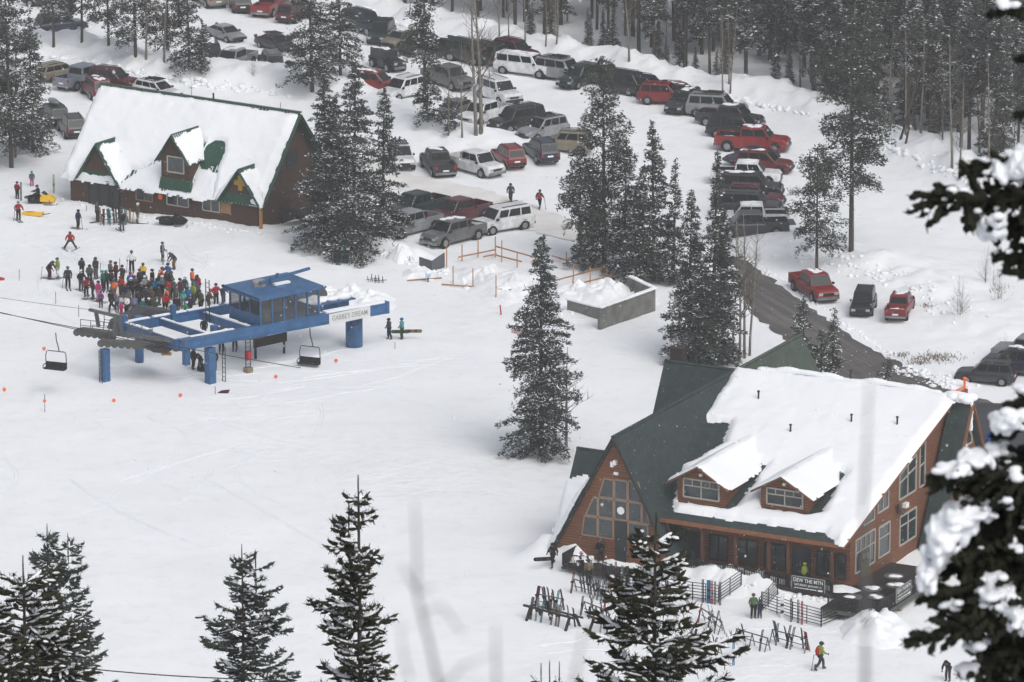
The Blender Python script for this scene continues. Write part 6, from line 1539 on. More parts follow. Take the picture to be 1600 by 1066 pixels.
# --- near spruce at the right edge: boughs loaded with snow
def near_spruce():
    D0 = 25.0; tp = at_d(1830, 400, D0); zg = H1(tp[0], tp[1]); root = empty('snowy_spruce', (tp[0], tp[1], zg), 0, 'blurred near spruce with heavy snow-loaded boughs at the right edge', 'tree')
    O = np.array([tp[0], tp[1], zg]); Ht = at_d(1830, -200, D0)[2]-zg
    t = MB(); t.tube([(0,0,-1), (0,0,0), (0,0,Ht*.6), (0,0,Ht)], [.28,.24,.12,.02], 10); t.build('trunk', BARK, root, True)
    rng = random.Random(4)
    PIL = [(1600,262,62,30),(1545,350,26,28),(1500,296,20,12),(1575,4,26,10),(1575,655,36,22),(1600,605,20,14),(1545,705,34,16),(1490,735,34,10),(1510,808,50,18),(1470,840,34,30),(1452,885,18,28),(1560,930,32,34),(1590,962,22,22),(1450,975,14,12),(1485,950,18,12),(1530,1010,24,12),(1515,1050,22,12),(1590,745,18,12),(1565,790,16,10),(1590,850,16,12)]
    def inpil(x, y):
        return max([1-((x-a)/rx)**2-((y-b_)/ry)**2 for a, b_, rx, ry in PIL]+[-1])
    def bough(pts, width, seed, dd=0.0):
        b = MB(); s = MB(); P = [Vector(at_d(p[0], p[1], D0+dd)-O) for p in pts]; rg = random.Random(seed); pxm = D0/FPX
        P = [Vector((0, 0, P[0].z+.25))]+P; L = [0]
        for a, c in zip(P[:-1], P[1:]): L.append(L[-1]+(c-a).length)
        def ev(t):
            d = t*L[-1]
            for i in range(len(P)-1):
                if d <= L[i+1]+1e-9: k = (d-L[i])/(L[i+1]-L[i]); return P[i].lerp(P[i+1], k), (P[i+1]-P[i]).normalized()
            return P[-1], (P[-1]-P[-2]).normalized()
        b.tube([ev(i/12)[0] for i in range(13)], [.022*(1-i/13)+.004 for i in range(13)], 5)
        n = int(L[-1]/.009); W = width*pxm*1.15
        for i in range(n):
            tt = .05+.95*(i+rg.random())/n; p, d = ev(tt); sd = 1 if i % 2 else -1; fall = min(1, (1-tt)*4+.25)
            side = Vector((rg.uniform(-.4,.4), sd*rg.uniform(.3,1), rg.uniform(-.95,.5))); dr = (d*rg.uniform(.2,1)+side*1.2).normalized(); l = W*fall*rg.uniform(.3,1.15)
            m = max(2, int(l/.04)); q = p.copy(); dv = dr.copy()
            for j in range(m):
                dv = (dv+Vector((rg.uniform(-.15,.15), rg.uniform(-.15,.15), rg.uniform(-.14,.10)))).normalized(); q2 = q+dv*(l/m)
                b.tube([q, q.lerp(q2, .5), q2], [.012,.019,.010], 5, cap=False)
                for k in range(3):   # needle tufts
                    e = (dv*.9+Vector((rg.uniform(-1,1), rg.uniform(-1,1), rg.uniform(-1,1)))).normalized(); b0 = q.lerp(q2, rg.random()); b.tube([b0, b0+e*rg.uniform(.018,.034)], [.006,.0015], 3, cap=False)
                x, y, _ = proj(np.array(q2)+O); w_ = inpil(x, y-4)
                if w_ > 0 and rg.random() < .55:
                    r_ = .019+.012*w_; s.ell(tuple(q2+Vector((0,0,.014+.012*w_))), (r_*1.3, r_*1.1, r_*.75), 0, 8, 6)
                elif rg.random() < .03: s.ell(tuple(q2+Vector((0,0,.012))), (.022,.02,.011), 0, 7, 5)
                q = q2
        bo = b.build('bough', [mat('near_needles', (.022,.024,.014), .85, var=.5, vs=12, spec=.2)], root)
        if s.n:
            so_ = s.build('snow_load', TSNOW, bo, True)
            md = so_.modifiers.new('r', 'REMESH'); md.mode = 'VOXEL'; md.voxel_size = .009
            m3 = so_.modifiers.new('s', 'SMOOTH'); m3.iterations = 6; m3.factor = .5
            dg = bpy.context.evaluated_depsgraph_get(); dg.update(); me_ = bpy.data.meshes.new_from_object(so_.evaluated_get(dg)); so_.modifiers.clear(); so_.data = me_
            me_.polygons.foreach_set('use_smooth', [True]*len(me_.polygons)); so_['kind'] = 'stuff'
    for i, (pts, w_, dd) in enumerate((
        ([(1660,300), (1570,315), (1490,303), (1432,322)], 70, 0), ([(1670,262), (1600,262), (1550,262), (1505,262)], 52, .1), ([(1670,330), (1610,345), (1560,345), (1520,330)], 60, .2),
        ([(1670,290), (1620,285), (1580,275), (1560,262)], 60, .25), ([(1680,380), (1620,392), (1580,400), (1555,402)], 44, .2), ([(1680,340), (1640,350), (1600,350)], 70, .3), ([(1680,428), (1620,430), (1572,424)], 22, .1),
        ([(1680,5), (1620,12), (1545,24)], 26, .1), ([(1680,95), (1630,85), (1590,92)], 20, .1), ([(1680,180), (1630,172), (1588,178)], 18, .1),
        ([(1680,620), (1640,625), (1600,622), (1575,632)], 42, .2), ([(1680,670), (1640,665), (1590,665), (1555,680)], 50, .1), ([(1680,715), (1610,735), (1530,745), (1452,747)], 56, 0), ([(1680,760), (1620,765), (1560,768), (1520,775)], 60, .2),
        ([(1680,800), (1620,808), (1550,822), (1500,838)], 60, .15), ([(1690,820), (1640,830), (1590,838), (1550,850)], 70, .3), ([(1690,850), (1620,862), (1530,880), (1470,890)], 62, .1), ([(1690,880), (1620,895), (1530,915), (1440,935)], 66, .05),
        ([(1690,900), (1640,905), (1590,912), (1540,925)], 80, .35), ([(1690,935), (1610,950), (1510,972), (1418,1002)], 56, 0), ([(1690,955), (1640,955), (1590,962), (1530,975)], 76, .3), ([(1690,1000), (1630,1008), (1570,1025), (1505,1052)], 60, .1),
        ([(1690,1015), (1640,1012), (1590,1020), (1545,1035)], 74, .35), ([(1690,1055), (1640,1060), (1580,1075), (1530,1095)], 62, .15), ([(1690,730), (1650,720), (1610,715), (1580,720)], 60, .3), ([(1690,690), (1650,690), (1610,690)], 50, .3),
        ([(1690,780),(1640,780),(1590,790),(1545,800)], 90, .45), ([(1690,860),(1640,865),(1580,870),(1520,872)], 95, .5), ([(1690,905),(1640,890),(1590,885),(1530,890)], 95, .55), ([(1690,985),(1640,985),(1590,990),(1530,1000)], 95, .5), ([(1690,1040),(1640,1040),(1600,1045),(1560,1060)], 90, .5), ([(1690,310),(1650,310),(1610,305)], 70, .4), ([(1690,930),(1640,925),(1560,940),(1480,955)], 80, .2),
        ([(1500,870),(1480,860),(1460,870)], 50, .05), ([(1540,800),(1510,800),(1480,815)], 50, .05))):
        bough(pts, w_, 30+i, dd)
    s = MB(); rg = random.Random(77); pxm = D0/FPX
    for (x, y, rx, ry) in ((1520,798,34,12),(1500,808,30,20),(1480,828,30,26),(1466,858,24,28),(1448,900,13,20),(1590,262,34,20),(1612,250,34,24),(1548,352,22,18),(1556,918,26,22),(1572,945,24,22),(1590,965,18,14),(1575,655,26,15),(1525,716,26,9)):
        c = Vector(at_d(x, y, D0+.02)-O)
        for k in range(12):
            s.ell((c.x+rg.uniform(-.5,.5)*rx*pxm, c.y+rg.uniform(-.06,.08), c.z+rg.uniform(-.45,.45)*ry*pxm), (rx*pxm*rg.uniform(.3,.62), .08, ry*pxm*rg.uniform(.3,.6)), 0, 10, 7)
        for k in range(26):
            a = rg.uniform(0, 6.28); s.ell((c.x+math.cos(a)*rx*pxm*1.0, c.y+rg.uniform(-.06,.06), c.z+math.sin(a)*ry*pxm*1.0-.01), (rg.uniform(.008,.022), .03, rg.uniform(.010,.03)), 0, 7, 5)
    so_ = s.build('snow_pads', TSNOW, root, True)
    md = so_.modifiers.new('r', 'REMESH'); md.mode = 'VOXEL'; md.voxel_size = .009; m3 = so_.modifiers.new('s', 'SMOOTH'); m3.iterations = 5; m3.factor = .5
    dg = bpy.context.evaluated_depsgraph_get(); dg.update(); me_ = bpy.data.meshes.new_from_object(so_.evaluated_get(dg)); so_.modifiers.clear(); so_.data = me_
    me_.polygons.foreach_set('use_smooth', [True]*len(me_.polygons)); so_['kind'] = 'stuff'
near_spruce()
# --- very near bare saplings, out of focus
def sapling(pts, dist, r, label, subs=()):
    P = [at_d(x, y, dist) for x, y in pts]; base = P[0].copy(); zg = H1(base[0], base[1]-0.0); P = [np.array([base[0], base[1], zg-.3])]+P
    root = empty('bare_sapling', (base[0], base[1], zg), 0, label, 'sapling', 'out-of-focus saplings close to the viewpoint')
    o = np.array([base[0], base[1], zg]); b = MB(); n = len(P); b.tube([p-o for p in P], [r*(1.5-1.0*i/(n-1)) for i in range(n)], 6); b.build('stem', mat('sapling_bark', (.20,.19,.19), .9), root, True)
    for s_ in subs:
        b = MB(); Q = [at_d(x, y, dist)-o for x, y in s_]; b.tube(Q, [r*.7*(1-.7*i/(len(Q)-1)) for i in range(len(Q))], 5); b.build('twig', mat('sapling_bark', (.2,.2,.2), .9), root, True)
sapling([(1352,1090), (1352,940), (1349,800), (1354,700), (1358,600)], 5.2, .0022, 'blurred grey sapling stem crossing the lodge gable')
sapling([(690,1090), (672,1010), (652,930), (651,860), (648,785)], 5.2, .0020, 'blurred leafless sapling right of the central spruce tip', [[(652,925),(632,890),(628,880)], [(655,960),(690,945),(722,990),(725,985)], [(690,1075),(725,1040),(775,1020)], [(650,930),(680,915)], [(640,1060),(628,1010),(626,965)]])
sapling([(776,1100), (775,1040), (774,975)], 5.2, .0018, 'short blurred stem beside the leafless sapling')
sapling([(893,1100), (902,1040), (912,985)], 5.2, .0018, 'short blurred stem left of the dark broad spruce top')
# ================================================================== SMALL THINGS
def gz(px, py): q = gnd(px, py); return q
def ski_pair(p, ang, tilt, col, label, L=1.7, board=False, group='skis and boards at the racks', side=0.0):
    """upright skis or a board at world point p leaning by tilt towards ang"""
    r = empty('snowboard' if board else 'ski_pair', tuple(p), ang, label, 'snowboard' if board else 'skis', group)
    m = cloth(col)
    def sk(x, t, w, th, nm):
        b = MB(); pts = [(x, 0, -.05), (x+side*.3, t*L*.5, L*.5), (x+side*.6, t*L, L*.97), (x+side*.6, t*L+.08*(1 if t >= 0 else -1), L*1.05)]
        for a, c in zip(pts[:-1], pts[1:]): b.bar(a, c, w, th, up=(0,1,0))
        o = b.build(nm, m, r); return o
    if board:
        sk(0, tilt, .28, .02, 'deck_board'); b = MB()
        for z in (.5, 1.0): b.box(-.12, .12, tilt*z-.12, tilt*z-.0, z-.08, z+.08)
        b.build('binding', RUBBER, r)
    else:
        sk(-.045, tilt, .07, .02, 'ski'); sk(.05, tilt*1.1, .07, .02, 'ski')
        b = MB()
        for x in (-.05, .06): b.box(x-.035, x+.035, tilt*.8-.07, tilt*.8-.01, .7, .95)
        b.build('binding', RUBBER, r)
    return r
skc = ['black','dark grey','maroon','light grey','slate','brown','black','dark grey','grey','navy','steel grey','dark red','black','olive grey','teal','crimson']
def rack(p0, p1, label, kind='metal', nsk=8, seed=1, where='', h=1.0):
    a = gz(*p0); b_ = gz(*p1); d = b_-a; L = math.hypot(d[0], d[1]); ang = math.atan2(d[1], d[0])
    r = empty('ski_rack', tuple(a), ang, label, 'ski rack', 'ski racks on the snow by the lodge'); dz = b_[2]-a[2]
    if kind == 'wood':
        b = MB(); b.bar((-.5, .0, h), (L+.5, 0, h+dz), .16, .14); b.build('top_rail', DKWOOD, r)
        b = MB(); b.bar((-.5, .9, h-.15), (L+.5, .9, h-.15+dz), .14, .12); b.build('top_rail', DKWOOD, r)
        for x in (.1, L-.1):
            for y0, y1 in ((-.5, .15), (1.4, .75)):
                b = MB(); b.bar((x, y0, -.3), (x, y1, h+.05), .22, .09, up=(0,1,0)); b.build('leg', DKWOOD, r)
    else:
        b = MB(); b.bar((0,0,h), (L,0,h+dz), .07, .07); b.build('top_rail', GREYM, r)
        b = MB(); b.bar((0,.05,h*.45), (L,.05,h*.45+dz), .05, .05); b.build('lower_rail', GREYM, r)
        for x in (.05, L*.5, L-.05):
            b = MB(); b.bar((x,-.4,-.3),(x,0,h),.06); b.bar((x,.4,-.3),(x,0,h),.06); b.build('leg', GREYM, r)
    rg = random.Random(seed); n = 0
    for i in range(nsk):
        t = (i+rg.uniform(.15,.85))/nsk; s_ = rg.choice((-1, 1)); off = .42*s_+(.45 if kind == 'wood' else 0)
        pw = np.array([a[0]+d[0]*t-math.sin(ang)*off, a[1]+d[1]*t+math.cos(ang)*off]); z = H1(pw[0], pw[1]) if kind != 'fence' else a[2]
        c = rg.choice(skc); brd = rg.random() < .15
        ski_pair((pw[0], pw[1], z), ang, -.20*s_, c, '%s %s leaning on the %s' % (c, 'snowboard' if brd else 'skis', where), rg.uniform(1.35, 1.65), brd, side=rg.uniform(-.18,.18))
rack((826,968),(890,985),'dark timber ski rack nearest the left end of the rack field','wood',9,1,'dark timber rack at the left')
rack((838,948),(878,956),'metal ski rack behind the dark timber one','metal',8,2,'metal rack behind the timber one')
rack((896,925),(955,940),'metal ski rack just below the wing of the lodge','metal',12,3,'metal rack just below the wing')
rack((912,960),(950,975),'metal ski rack left of the dark spruce top','metal',6,4,'metal rack left of the spruce top')
rack((925,985),(965,998),'dark timber ski rack half hidden by the spruce top','wood',4,5,'half-hidden timber rack')
rack((1095,970),(1128,992),'metal ski rack right of the spruce top','metal',6,6,'metal rack right of the spruce top')
rack((1080,1010),(1125,1030),'low metal ski rack under the spruce bough','metal',6,7,'low rack under the spruce bough')
rack((1150,1003),(1200,1018),'empty long metal ski rack in the lower middle','metal',2,8,'long mostly empty rack')
rack((1206,1004),(1262,1020),'rightmost metal ski rack near the person in lime','metal',7,9,'rightmost metal rack')
# rack with bright skis by the patrol entrance
rp = gz(158,352); rq = gz(200,352)
rack((158,351),(200,350),'plywood-ended ski rack in front of the patrol entrance','metal',12,10,'rack in front of the patrol entrance')
b = MB(); b.box(-.05,.05,-.6,.6,-.2,1.1); o = b.build('plywood_panel', PLY, None, False, tuple(gz(203,346))); tag(o, 'raw plywood panel at the right end of the patrol ski rack', 'panel')
b = MB(); b.box(-.05,.05,-.6,.6,-.2,1.1); o = b.build('plywood_panel', PLY, None, False, tuple(gz(156,344))); tag(o, 'raw plywood panel at the left end of the patrol ski rack', 'panel')
# corral fence panels
def panel(p0, p1, label, h=1.35, legs=True):
    a = gz(*p0); b_ = gz(*p1); d = b_-a; L = math.hypot(d[0], d[1]); ang = math.atan2(d[1], d[0]); dz = b_[2]-a[2]
    r = empty('fence_panel', tuple(a), ang, label, 'fence panel', 'tubular fence panels below the porch')
    b = MB()
    for i in range(6): z = .18+i*(h-.18)/5; b.bar((0,0,z), (L,0,z+dz), .045)
    b.build('rails', DKRAIL, r)
    for x in (0, L*.5, L):
        b = MB(); b.bar((x,0,-.2), (x,0,h+dz*x/L), .07 if x in (0, L) else .05); b.build('upright', DKRAIL, r)
    return r
panel((942,905),(968,915),'tubular fence panel at the far left below the wing steps')
panel((968,915),(1000,923),'tubular fence panel left behind the dark spruce top')
panel((1000,923),(1040,932),'tubular fence panel hidden behind the dark spruce top')
panel((1040,932),(1082,937),'tubular fence panel just right of the dark spruce top')
panel((1082,937),(1123,942),'tubular fence panel with upright skis right of the spruce top')
panel((1123,942),(1158,918),'tubular fence panel angled back to the porch left of the gap')
panel((1186,962),(1215,930),'tubular fence panel angled back to the porch right of the gap')
panel((1190,952),(1238,968),'tubular fence panel with white snowboard right of the gap')
panel((1238,968),(1283,980),'tubular fence panel ending at the corner brace')
panel((1283,980),(1338,957),'tubular fence panel running up to the side deck')
for i, (x, y, c, bd) in enumerate(((946,912,'black',0),(955,915,'dark grey',0),(962,912,'maroon',0),(972,918,'steel grey',0),(980,919,'black',1),(990,921,'blue',0),(1000,923,'crimson',0),(1098,940,'black',0),(1107,941,'blue',1),(1112,942,'crimson',0),(1117,943,'grey',0),(1125,944,'dark grey',0),(1222,964,'white',1),(1236,970,'brown',0),(1247,972,'grey',0),(1253,974,'crimson',0))):
    ski_pair(gz(x, y+2), 0, .12, c, '%s %s propped against the tubular fence %s' % (c, 'snowboard' if bd else 'skis', 'below the wing' if x < 1010 else 'left of the gap' if x < 1150 else 'right of the gap'), 1.65, bool(bd))
# held boards and skis
def held_board(p, rz, col, label, rx=0):
    q = p; o = empty('snowboard', tuple(q), rz, label, 'snowboard', 'snowboards and skis in hand'); o.rotation_euler = (rx, 0, rz)
    b = MB(); b.prism([(-.75,-.13,0),(-.62,-.15,0),(.62,-.15,0),(.75,-.13,0),(.8,0,0),(.75,.13,0),(.62,.15,0),(-.62,.15,0),(-.75,.13,0),(-.8,0,0)], (0,0,.02)); b.build('deck_board', cloth(col), o)
    b = MB(); b.box(-.35,-.2,-.12,.12,.02,.12); b.box(.2,.35,-.12,.12,.02,.12); b.build('binding', RUBBER, o)
def near_person(px, py, dx, z): q = gz(px, py); return (q[0]+dx, q[1]-.3, q[2]+z)
held_board(near_person(612,530,.75,.75), R(0), 'dark green', 'green snowboard held low by the person in slate jacket', R(70))
held_board(near_person(631,530,.8,.8), R(0), 'tan', 'tan snowboard held low by the person in teal jacket', R(70))
held_board(near_person(860,886,-.5,.72), R(10), 'black', 'black snowboard carried by the person all in black', R(75))
held_board(near_person(908,900,.2,1.5), R(15), 'white', 'white board carried high by the person with the pink hat', R(40))
for x, y, c, lb in ((33,314,'dark grey','dark skis stood upright beside the person in red at the left edge'),(84,302,'lime','yellow-green skis planted upright behind the snowmobile'),(255,414,'light grey','pale skis stood up above the queue under the leaning person'),(923,912,'brown','brown skis held by the person in tan jacket'),(176,330,'black','black skis sticking out of the snow by the patrol rack'),(1146,1040,'blue','blue skis beside the low metal rack')):
    ski_pair(gz(x, y), 0, .1, c, lb, 1.7, group='single skis standing in the snow')
# ski poles for a few skiers
def pole(px, py, dx, label, lean=.15):
    q = gz(px, py); o = empty('ski_pole', (q[0]+dx, q[1]-.15, q[2]), 0, label, 'ski pole', 'ski poles in hand')
    b = MB(); b.tube([(0,0,0),(lean,0,1.15)], .022, 5); b.build('shaft', DKMET, o); b = MB(); b.tube([(lean*.95,0,1.08),(lean*1.02,0,1.2)], .035, 6); b.build('grip', RUBBER, o); b = MB(); b.tube([(.01,0,.07),(.012,0,.09)], .06, 8); b.build('basket', RUBBER, o)
for x, y, dx, lb in ((77,436,-.75,'ski pole planted left of the person in black and maroon'),(29,345,-.45,'ski pole left of the person in crimson at the left edge'),(215,349,-.5,'ski pole left of the person in olive with white helmet'),(122,358,.45,'ski pole right of the person sliding in navy'),(254,409,.55,'ski pole right of the person leaning over pale skis'),(206,426,-.5,'ski pole left of the lone skier in white above the queue'),(1281,1047,-.6,'ski pole ahead of the walker in lime'),(106,450,-.5,'ski pole left of the person in dark grey at the queue start'),(843,327,.6,'ski pole right of the walker with red backpack')):
    pole(x, y, dx, lb, .15 if dx < 0 else -.15)
# rope-line poles and marker discs
for x, y, h, lb in ((118,239+200,1.1,''),):
    pass
def stake(px, py, hpx, label, col=None, disc=None):
    q = gz(px, py); s_ = proj(q)[2]; h = hpx/s_/cP; r = empty('marker_pole', tuple(q), 0, label, 'marker pole', 'thin poles standing in the snow')
    b = MB(); b.tube([(0,0,-.3),(.02,0,h)], .028, 5); b.build('shaft', col or DKMET, r)
    if disc: b = MB(); b.ell((0,0,h*disc), (.14,.14,.14), 0, 8, 6); b.build('orange_pad', ORANGE, r)
for a in ((30,439,18,'thin dark pole left of the queue'),(87,475,19,'thin dark pole below the left of the queue'),(123,495,18,'thin dark pole touching the signal cable'),(157,426,15,'thin dark pole above the left of the queue'),(187,422,18,'thin dark pole above the middle of the queue'),(135,330,8,'thin dark pole by the patrol entrance'),(617,545,10,'short dark stake right of the two snowboarders'),(336,616,12,'short dark stake at the foot of the terminal ladder'),(70,644,28,'dark pole with orange pad in the lower left snow',None,.62),(299,148,10,'thin pole behind the patrol ridge at its middle'),(38,172,40,'thin pole among the left-edge pines'),(438,172,12,'thin pole behind the patrol ridge at its right'),(640,408,8,'thin stake below the grey pickup'),(1417,700,28,'thin pale pole at the wet car park edge')):
    stake(*a)
for x, y, lb in ((69,548,'orange ball marker left of the lone lift chair'),(178,629,'orange ball marker below the left leg of the terminal'),(282,621,'orange ball marker below the front pillar'),(431,592,'orange ball marker right of the front pillar'),(525,567,'orange ball marker below the round pillar'),(7,612,'small orange marker at the left edge')):
    q = gz(x, y); b = MB(); b.tube([(0,0,-.2),(0,0,.12)], .02, 5, 0); b.ell((0,0,.2), (.16,.05,.16), 1, 10, 6); o = b.build('orange_marker', [DKMET, ORANGE], None, False, tuple(q)); tag(o, lb, 'marker', 'orange markers on the slope')
b = MB(); b.prism([(-.4,0,0),(.4,.05,0),(.3,.1,.3),(-.1,.05,.25)], (.05,.25,.05)); o = b.build('red_flag', RED, None, False, tuple(gz(278,549))); tag(o, 'small red cloth lying on the snow under the terminal', 'cloth')
b = MB(); b.prism([(-.5,0,0),(.4,.05,0),(.5,.1,.2),(-.2,.05,.15)], (.05,.25,.05)); o = b.build('dark_cloth', cloth('maroon'), None, False, tuple(gz(349,615))); tag(o, 'small dark red cloth in the snow right of the front pillar', 'cloth')
# snowmobiles
def snowmobile(px, py, rz, col, label):
    q = gz(px, py); r = empty('snowmobile', tuple(q), rz, label, 'snowmobile', 'snowmobiles by the patrol building')
    b = MB(); b.prism([(-1.35,-.25,.05),(-.1,-.25,.0),(.1,-.25,.25),(-.1,-.25,.5),(-1.4,-.25,.45)], (0,.5,0)); b.build('track', RUBBER, r)
    b = MB(); b.prism([(-1.4,-.2,.5),(.0,-.2,.5),(.1,-.2,.75),(-.5,-.2,.82),(-1.35,-.2,.72)], (0,.4,0)); b.build('seat', RUBBER, r)
    b = MB(); b.prism([(-.1,-.38,.25),(1.15,-.3,.22),(1.3,-.2,.5),(.75,-.3,.85),(.1,-.36,.98),(-.1,-.36,.6)], (0,.72,0)); b.build('cowling', cloth(col) if col in COL else col, r)
    b = MB(); b.prism([(.55,-.25,.88),(.15,-.28,1.22),(.12,-.28,1.18),(.45,-.25,.85)], (0,.52,0)); b.build('windshield', CARGLASS, r)
    b = MB(); b.bar((.05,-.38,1.08),(.05,.38,1.08),.05); b.bar((.2,0,.8),(.05,0,1.08),.06); b.build('handlebar', DKMET, r)
    for s_ in (-1, 1):
        b = MB(); b.box(.3,1.5,s_*.5-.07,s_*.5+.07,.0,.05); b.bar((1.5,s_*.5,.02),(1.72,s_*.5,.2),.14,.04); b.bar((.9,s_*.48,.05),(.8,s_*.3,.45),.05); b.build('ski', DKMET, r)
    b = MB(); b.box(-1.7,-1.35,-.28,.28,.45,.62); b.build('rear_rack', GREYM, r)
    return r, q
sm, q1 = snowmobile(66, 318, R(-14), YELLOW, 'yellow and black snowmobile with a rider at the upper left')
rider.location = (q1[0]-.45, q1[1], q1[2]+.28)
snowmobile(271, 352, R(-22), 'black', 'black empty snowmobile below the patrol building windows')
# rescue sled
r = empty('rescue_sled', tuple(gz(51,337)), R(-25), 'yellow rescue sled lying on the snow left of the patrol building', 'sled')
b = MB(); b.prism([(-1.0,-.3,.05),(.9,-.3,.05),(1.15,-.2,.3),(1.15,.2,.3),(.9,.3,.05),(-1.0,.3,.05)], (0,0,.22)); b.build('shell', YELLOW, r)
b = MB(); b.ell((0,0,.28), (.7,.2,.14)); b.build('cargo_bundle', ORANGE, r, True); b = MB(); b.bar((1.1,-.15,.2),(1.9,-.1,.4),.04); b.bar((1.1,.15,.2),(1.9,.1,.4),.04); b.build('handles', DKMET, r)
r = empty('red_bag', tuple(gz(1,438)), 0, 'red bag on the snow cut by the left edge', 'bag'); b = MB(); b.ell((0,0,.12), (.4,.2,.16)); b.build('bag_body', RED, r, True); b = MB(); b.bar((-.1,0,.28),(.1,0,.28),.04); b.build('strap', RUBBER, r)
# dark bundle by the pillar
b = MB(); rg = random.Random(2)
for i in range(9): b.ell((rg.uniform(-.4,.4), rg.uniform(-.2,.2), rg.uniform(.1,.6)), (.28,.24,.25), 0, 8, 6, .1, rg)
o = b.build('dark_bundle', cloth('black'), None, True, tuple(gz(319,580))); tag(o, 'heap of black bags at the foot of the front pillar', 'bags')
# small bamboo rack & boards below the fir clump
rack((520,412),(548,414),'grey pole rack of boards below the fir clump by the patrol','metal',6,21,'grey pole rack below the fir clump')
r = empty('control_crate', tuple(gz(533,412)), 0, 'dark crate behind the grey pole rack below the fir clump', 'crate'); b = MB(); b.box(-.7,.7,.3,1.2,-.2,1.2); b.build('crate_box', DKMET, r); b = MB(); b.box(-.75,.75,.28,1.22,1.2,1.3); b.build('crate_snow', RSNOW, r)
# construction site
def lumber_post(px, py, hpx, label, i=0):
    q = gz(px, py); h = hpx/proj(q)[2]/cP; b = MB(); b.box(-.05,.05,-.05,.05,-.4,h); o = b.build('timber_post', LUMBER, None, False, tuple(q)); tag(o, label, 'post', 'orange timber posts of the building site'); return q, h
PS = [(698,418,34),(722,408,26),(747,402,28),(774,402,32),(784,410,34),(808,418,24),(836,424,20),(885,416,22),(708,444,28),(739,450,30),(775,468,38),(896,436,24),(896,454,14),(922,448,32),(948,438,20),(867,452,22),(895,446,10)]
qs = []
for i, (x, y, h) in enumerate(PS): qs.append(lumber_post(x, y, h, 'orange timber post of the building site'))
def lrail(a, b_, za, zb, label):
    p = gz(*a); q = gz(*b_); m = MB(); m.bar((p[0], p[1], p[2]+za), (q[0], q[1], q[2]+zb), .05, .12); o = m.build('timber_rail', LUMBER); tag(o, label, 'rail', 'orange timber rails of the building site')
for a, b_, z1, z2, lb in (((716,412),(775,400),.6,.6,'upper timber rail at the back left of the building site'),((775,400),(840,415),.9,.7,'upper timber rail over the back centre of the site'),((755,408),(776,404),.4,.4,'short lower timber rail at the back left of the site'),((776,404),(815,414),.3,.3,'lower timber rail over the back centre of the site'),((862,408),(915,424),.5,.5,'upper timber rail right of the lone fir'),((690,446),(745,452),.1,.2,'timber rail along the front left of the site'),((750,454),(780,462),.2,.3,'timber rail left behind the lone fir'),((768,468),(784,468),.1,.1,'short timber ledger at the foot of the tall front post'),((866,454),(955,430),.9,.9,'upper timber rail along the front right of the site'),((880,456),(960,438),.4,.5,'lower timber rail along the front right of the site'),((948,425),(962,427),.6,.5,'short timber rail end by the concrete wall'),((636,440),(690,436),.1,.1,'dark timber plank lying left on the building site')):
    lrail(a, b_, z1, z2, lb)
# concrete foundation
def wallseg(pts, h0, label, th=.28):
    P = [gz(*p) for p in pts]
    r = empty('concrete_wall', tuple(P[0]), 0, label, 'concrete wall'); b = MB(); o = P[0]
    top = h0
    for a, c in zip(P[:-1], P[1:]):
        a = a-o; c = c-o; d = np.array([c[0]-a[0], c[1]-a[1], 0]); d /= np.linalg.norm(d); n = np.array([-d[1], d[0], 0])*th
        b.prism([(a[0],a[1],-1), (c[0],c[1],-1), (c[0],c[1],top), (a[0],a[1],top)], n)
    b.build('wall', CONC, r)
    s = MB()
    for a, c in zip(P[:-1], P[1:]):
        a = a-o; c = c-o; L = np.linalg.norm(c-a); rg = random.Random(int(L*10))
        for i in range(int(L/.25)):
            t = (i+.5)/int(L/.25); p = a+(c-a)*t; s.ell((p[0], p[1]+.12, top+.03), (.3,.24,.10+.05*rg.random()), 0, 8, 5)
    s.build('wall_snow', RSNOW, r, True)
wallseg([(886,484),(938,500)],.95,'low grey concrete foundation wall right of the lone fir')
wallseg([(938,516),(1024,486)],2.0,'tall grey concrete foundation wall facing the lodge')
wallseg([(1024,486),(985,468)],2.0,'far end of the concrete foundation under snow')
b = MB(); P = [gz(890,478), gz(936,498), gz(1018,472), gz(960,448)]
def mound(px, py, rx, ry, h, label):
    q = gnd(px, py); nr_, n = 18, 48; V = []; F = []
    A = np.linspace(0, 2*PI, n, endpoint=False)
    for j in range(nr_+1):
        t = j/nr_; rr = t*(1+.28*wob(np.cos(A)*2+px, np.sin(A)*2+py, 1.2, 3.)); X = np.cos(A)*rx*rr; Y = np.sin(A)*ry*rr
        Z = h*(1-t**2)**1.5*(1+.35*wob(X+px, Y, 1.6, 2.)+.2*wob(X+px, Y, 4., 5.))+HV(q[0]+X, q[1]+Y)-q[2]-.12*(t > .97)-.0
        V += list(zip(X, Y, Z))
    for j in range(nr_):
        for i in range(n): F.append((j*n+i, j*n+(i+1) % n, (j+1)*n+(i+1) % n, (j+1)*n+i))
    o = link('snow_mound', npmesh('snow_mound', V, F, [SNOW], smooth=True), None, tuple(q)); o['kind'] = 'structure'; return o
mound(955,470,4.4,5.0,1.5,''); mound(905,462,3.0,4.2,1.1,''); mound(800,446,3.6,7.0,1.0,''); mound(760,432,3.2,4.5,.8,''); mound(655,430,1.6,2.2,.6,''); mound(575,472,2.5,3.5,.9,''); mound(545,466,2.0,3.0,1.2,'')
mound(1365,986,3.2,5.0,1.3,''); mound(1130,906,3,3,.5,''); mound(625,398,1.2,2.0,.8,'')
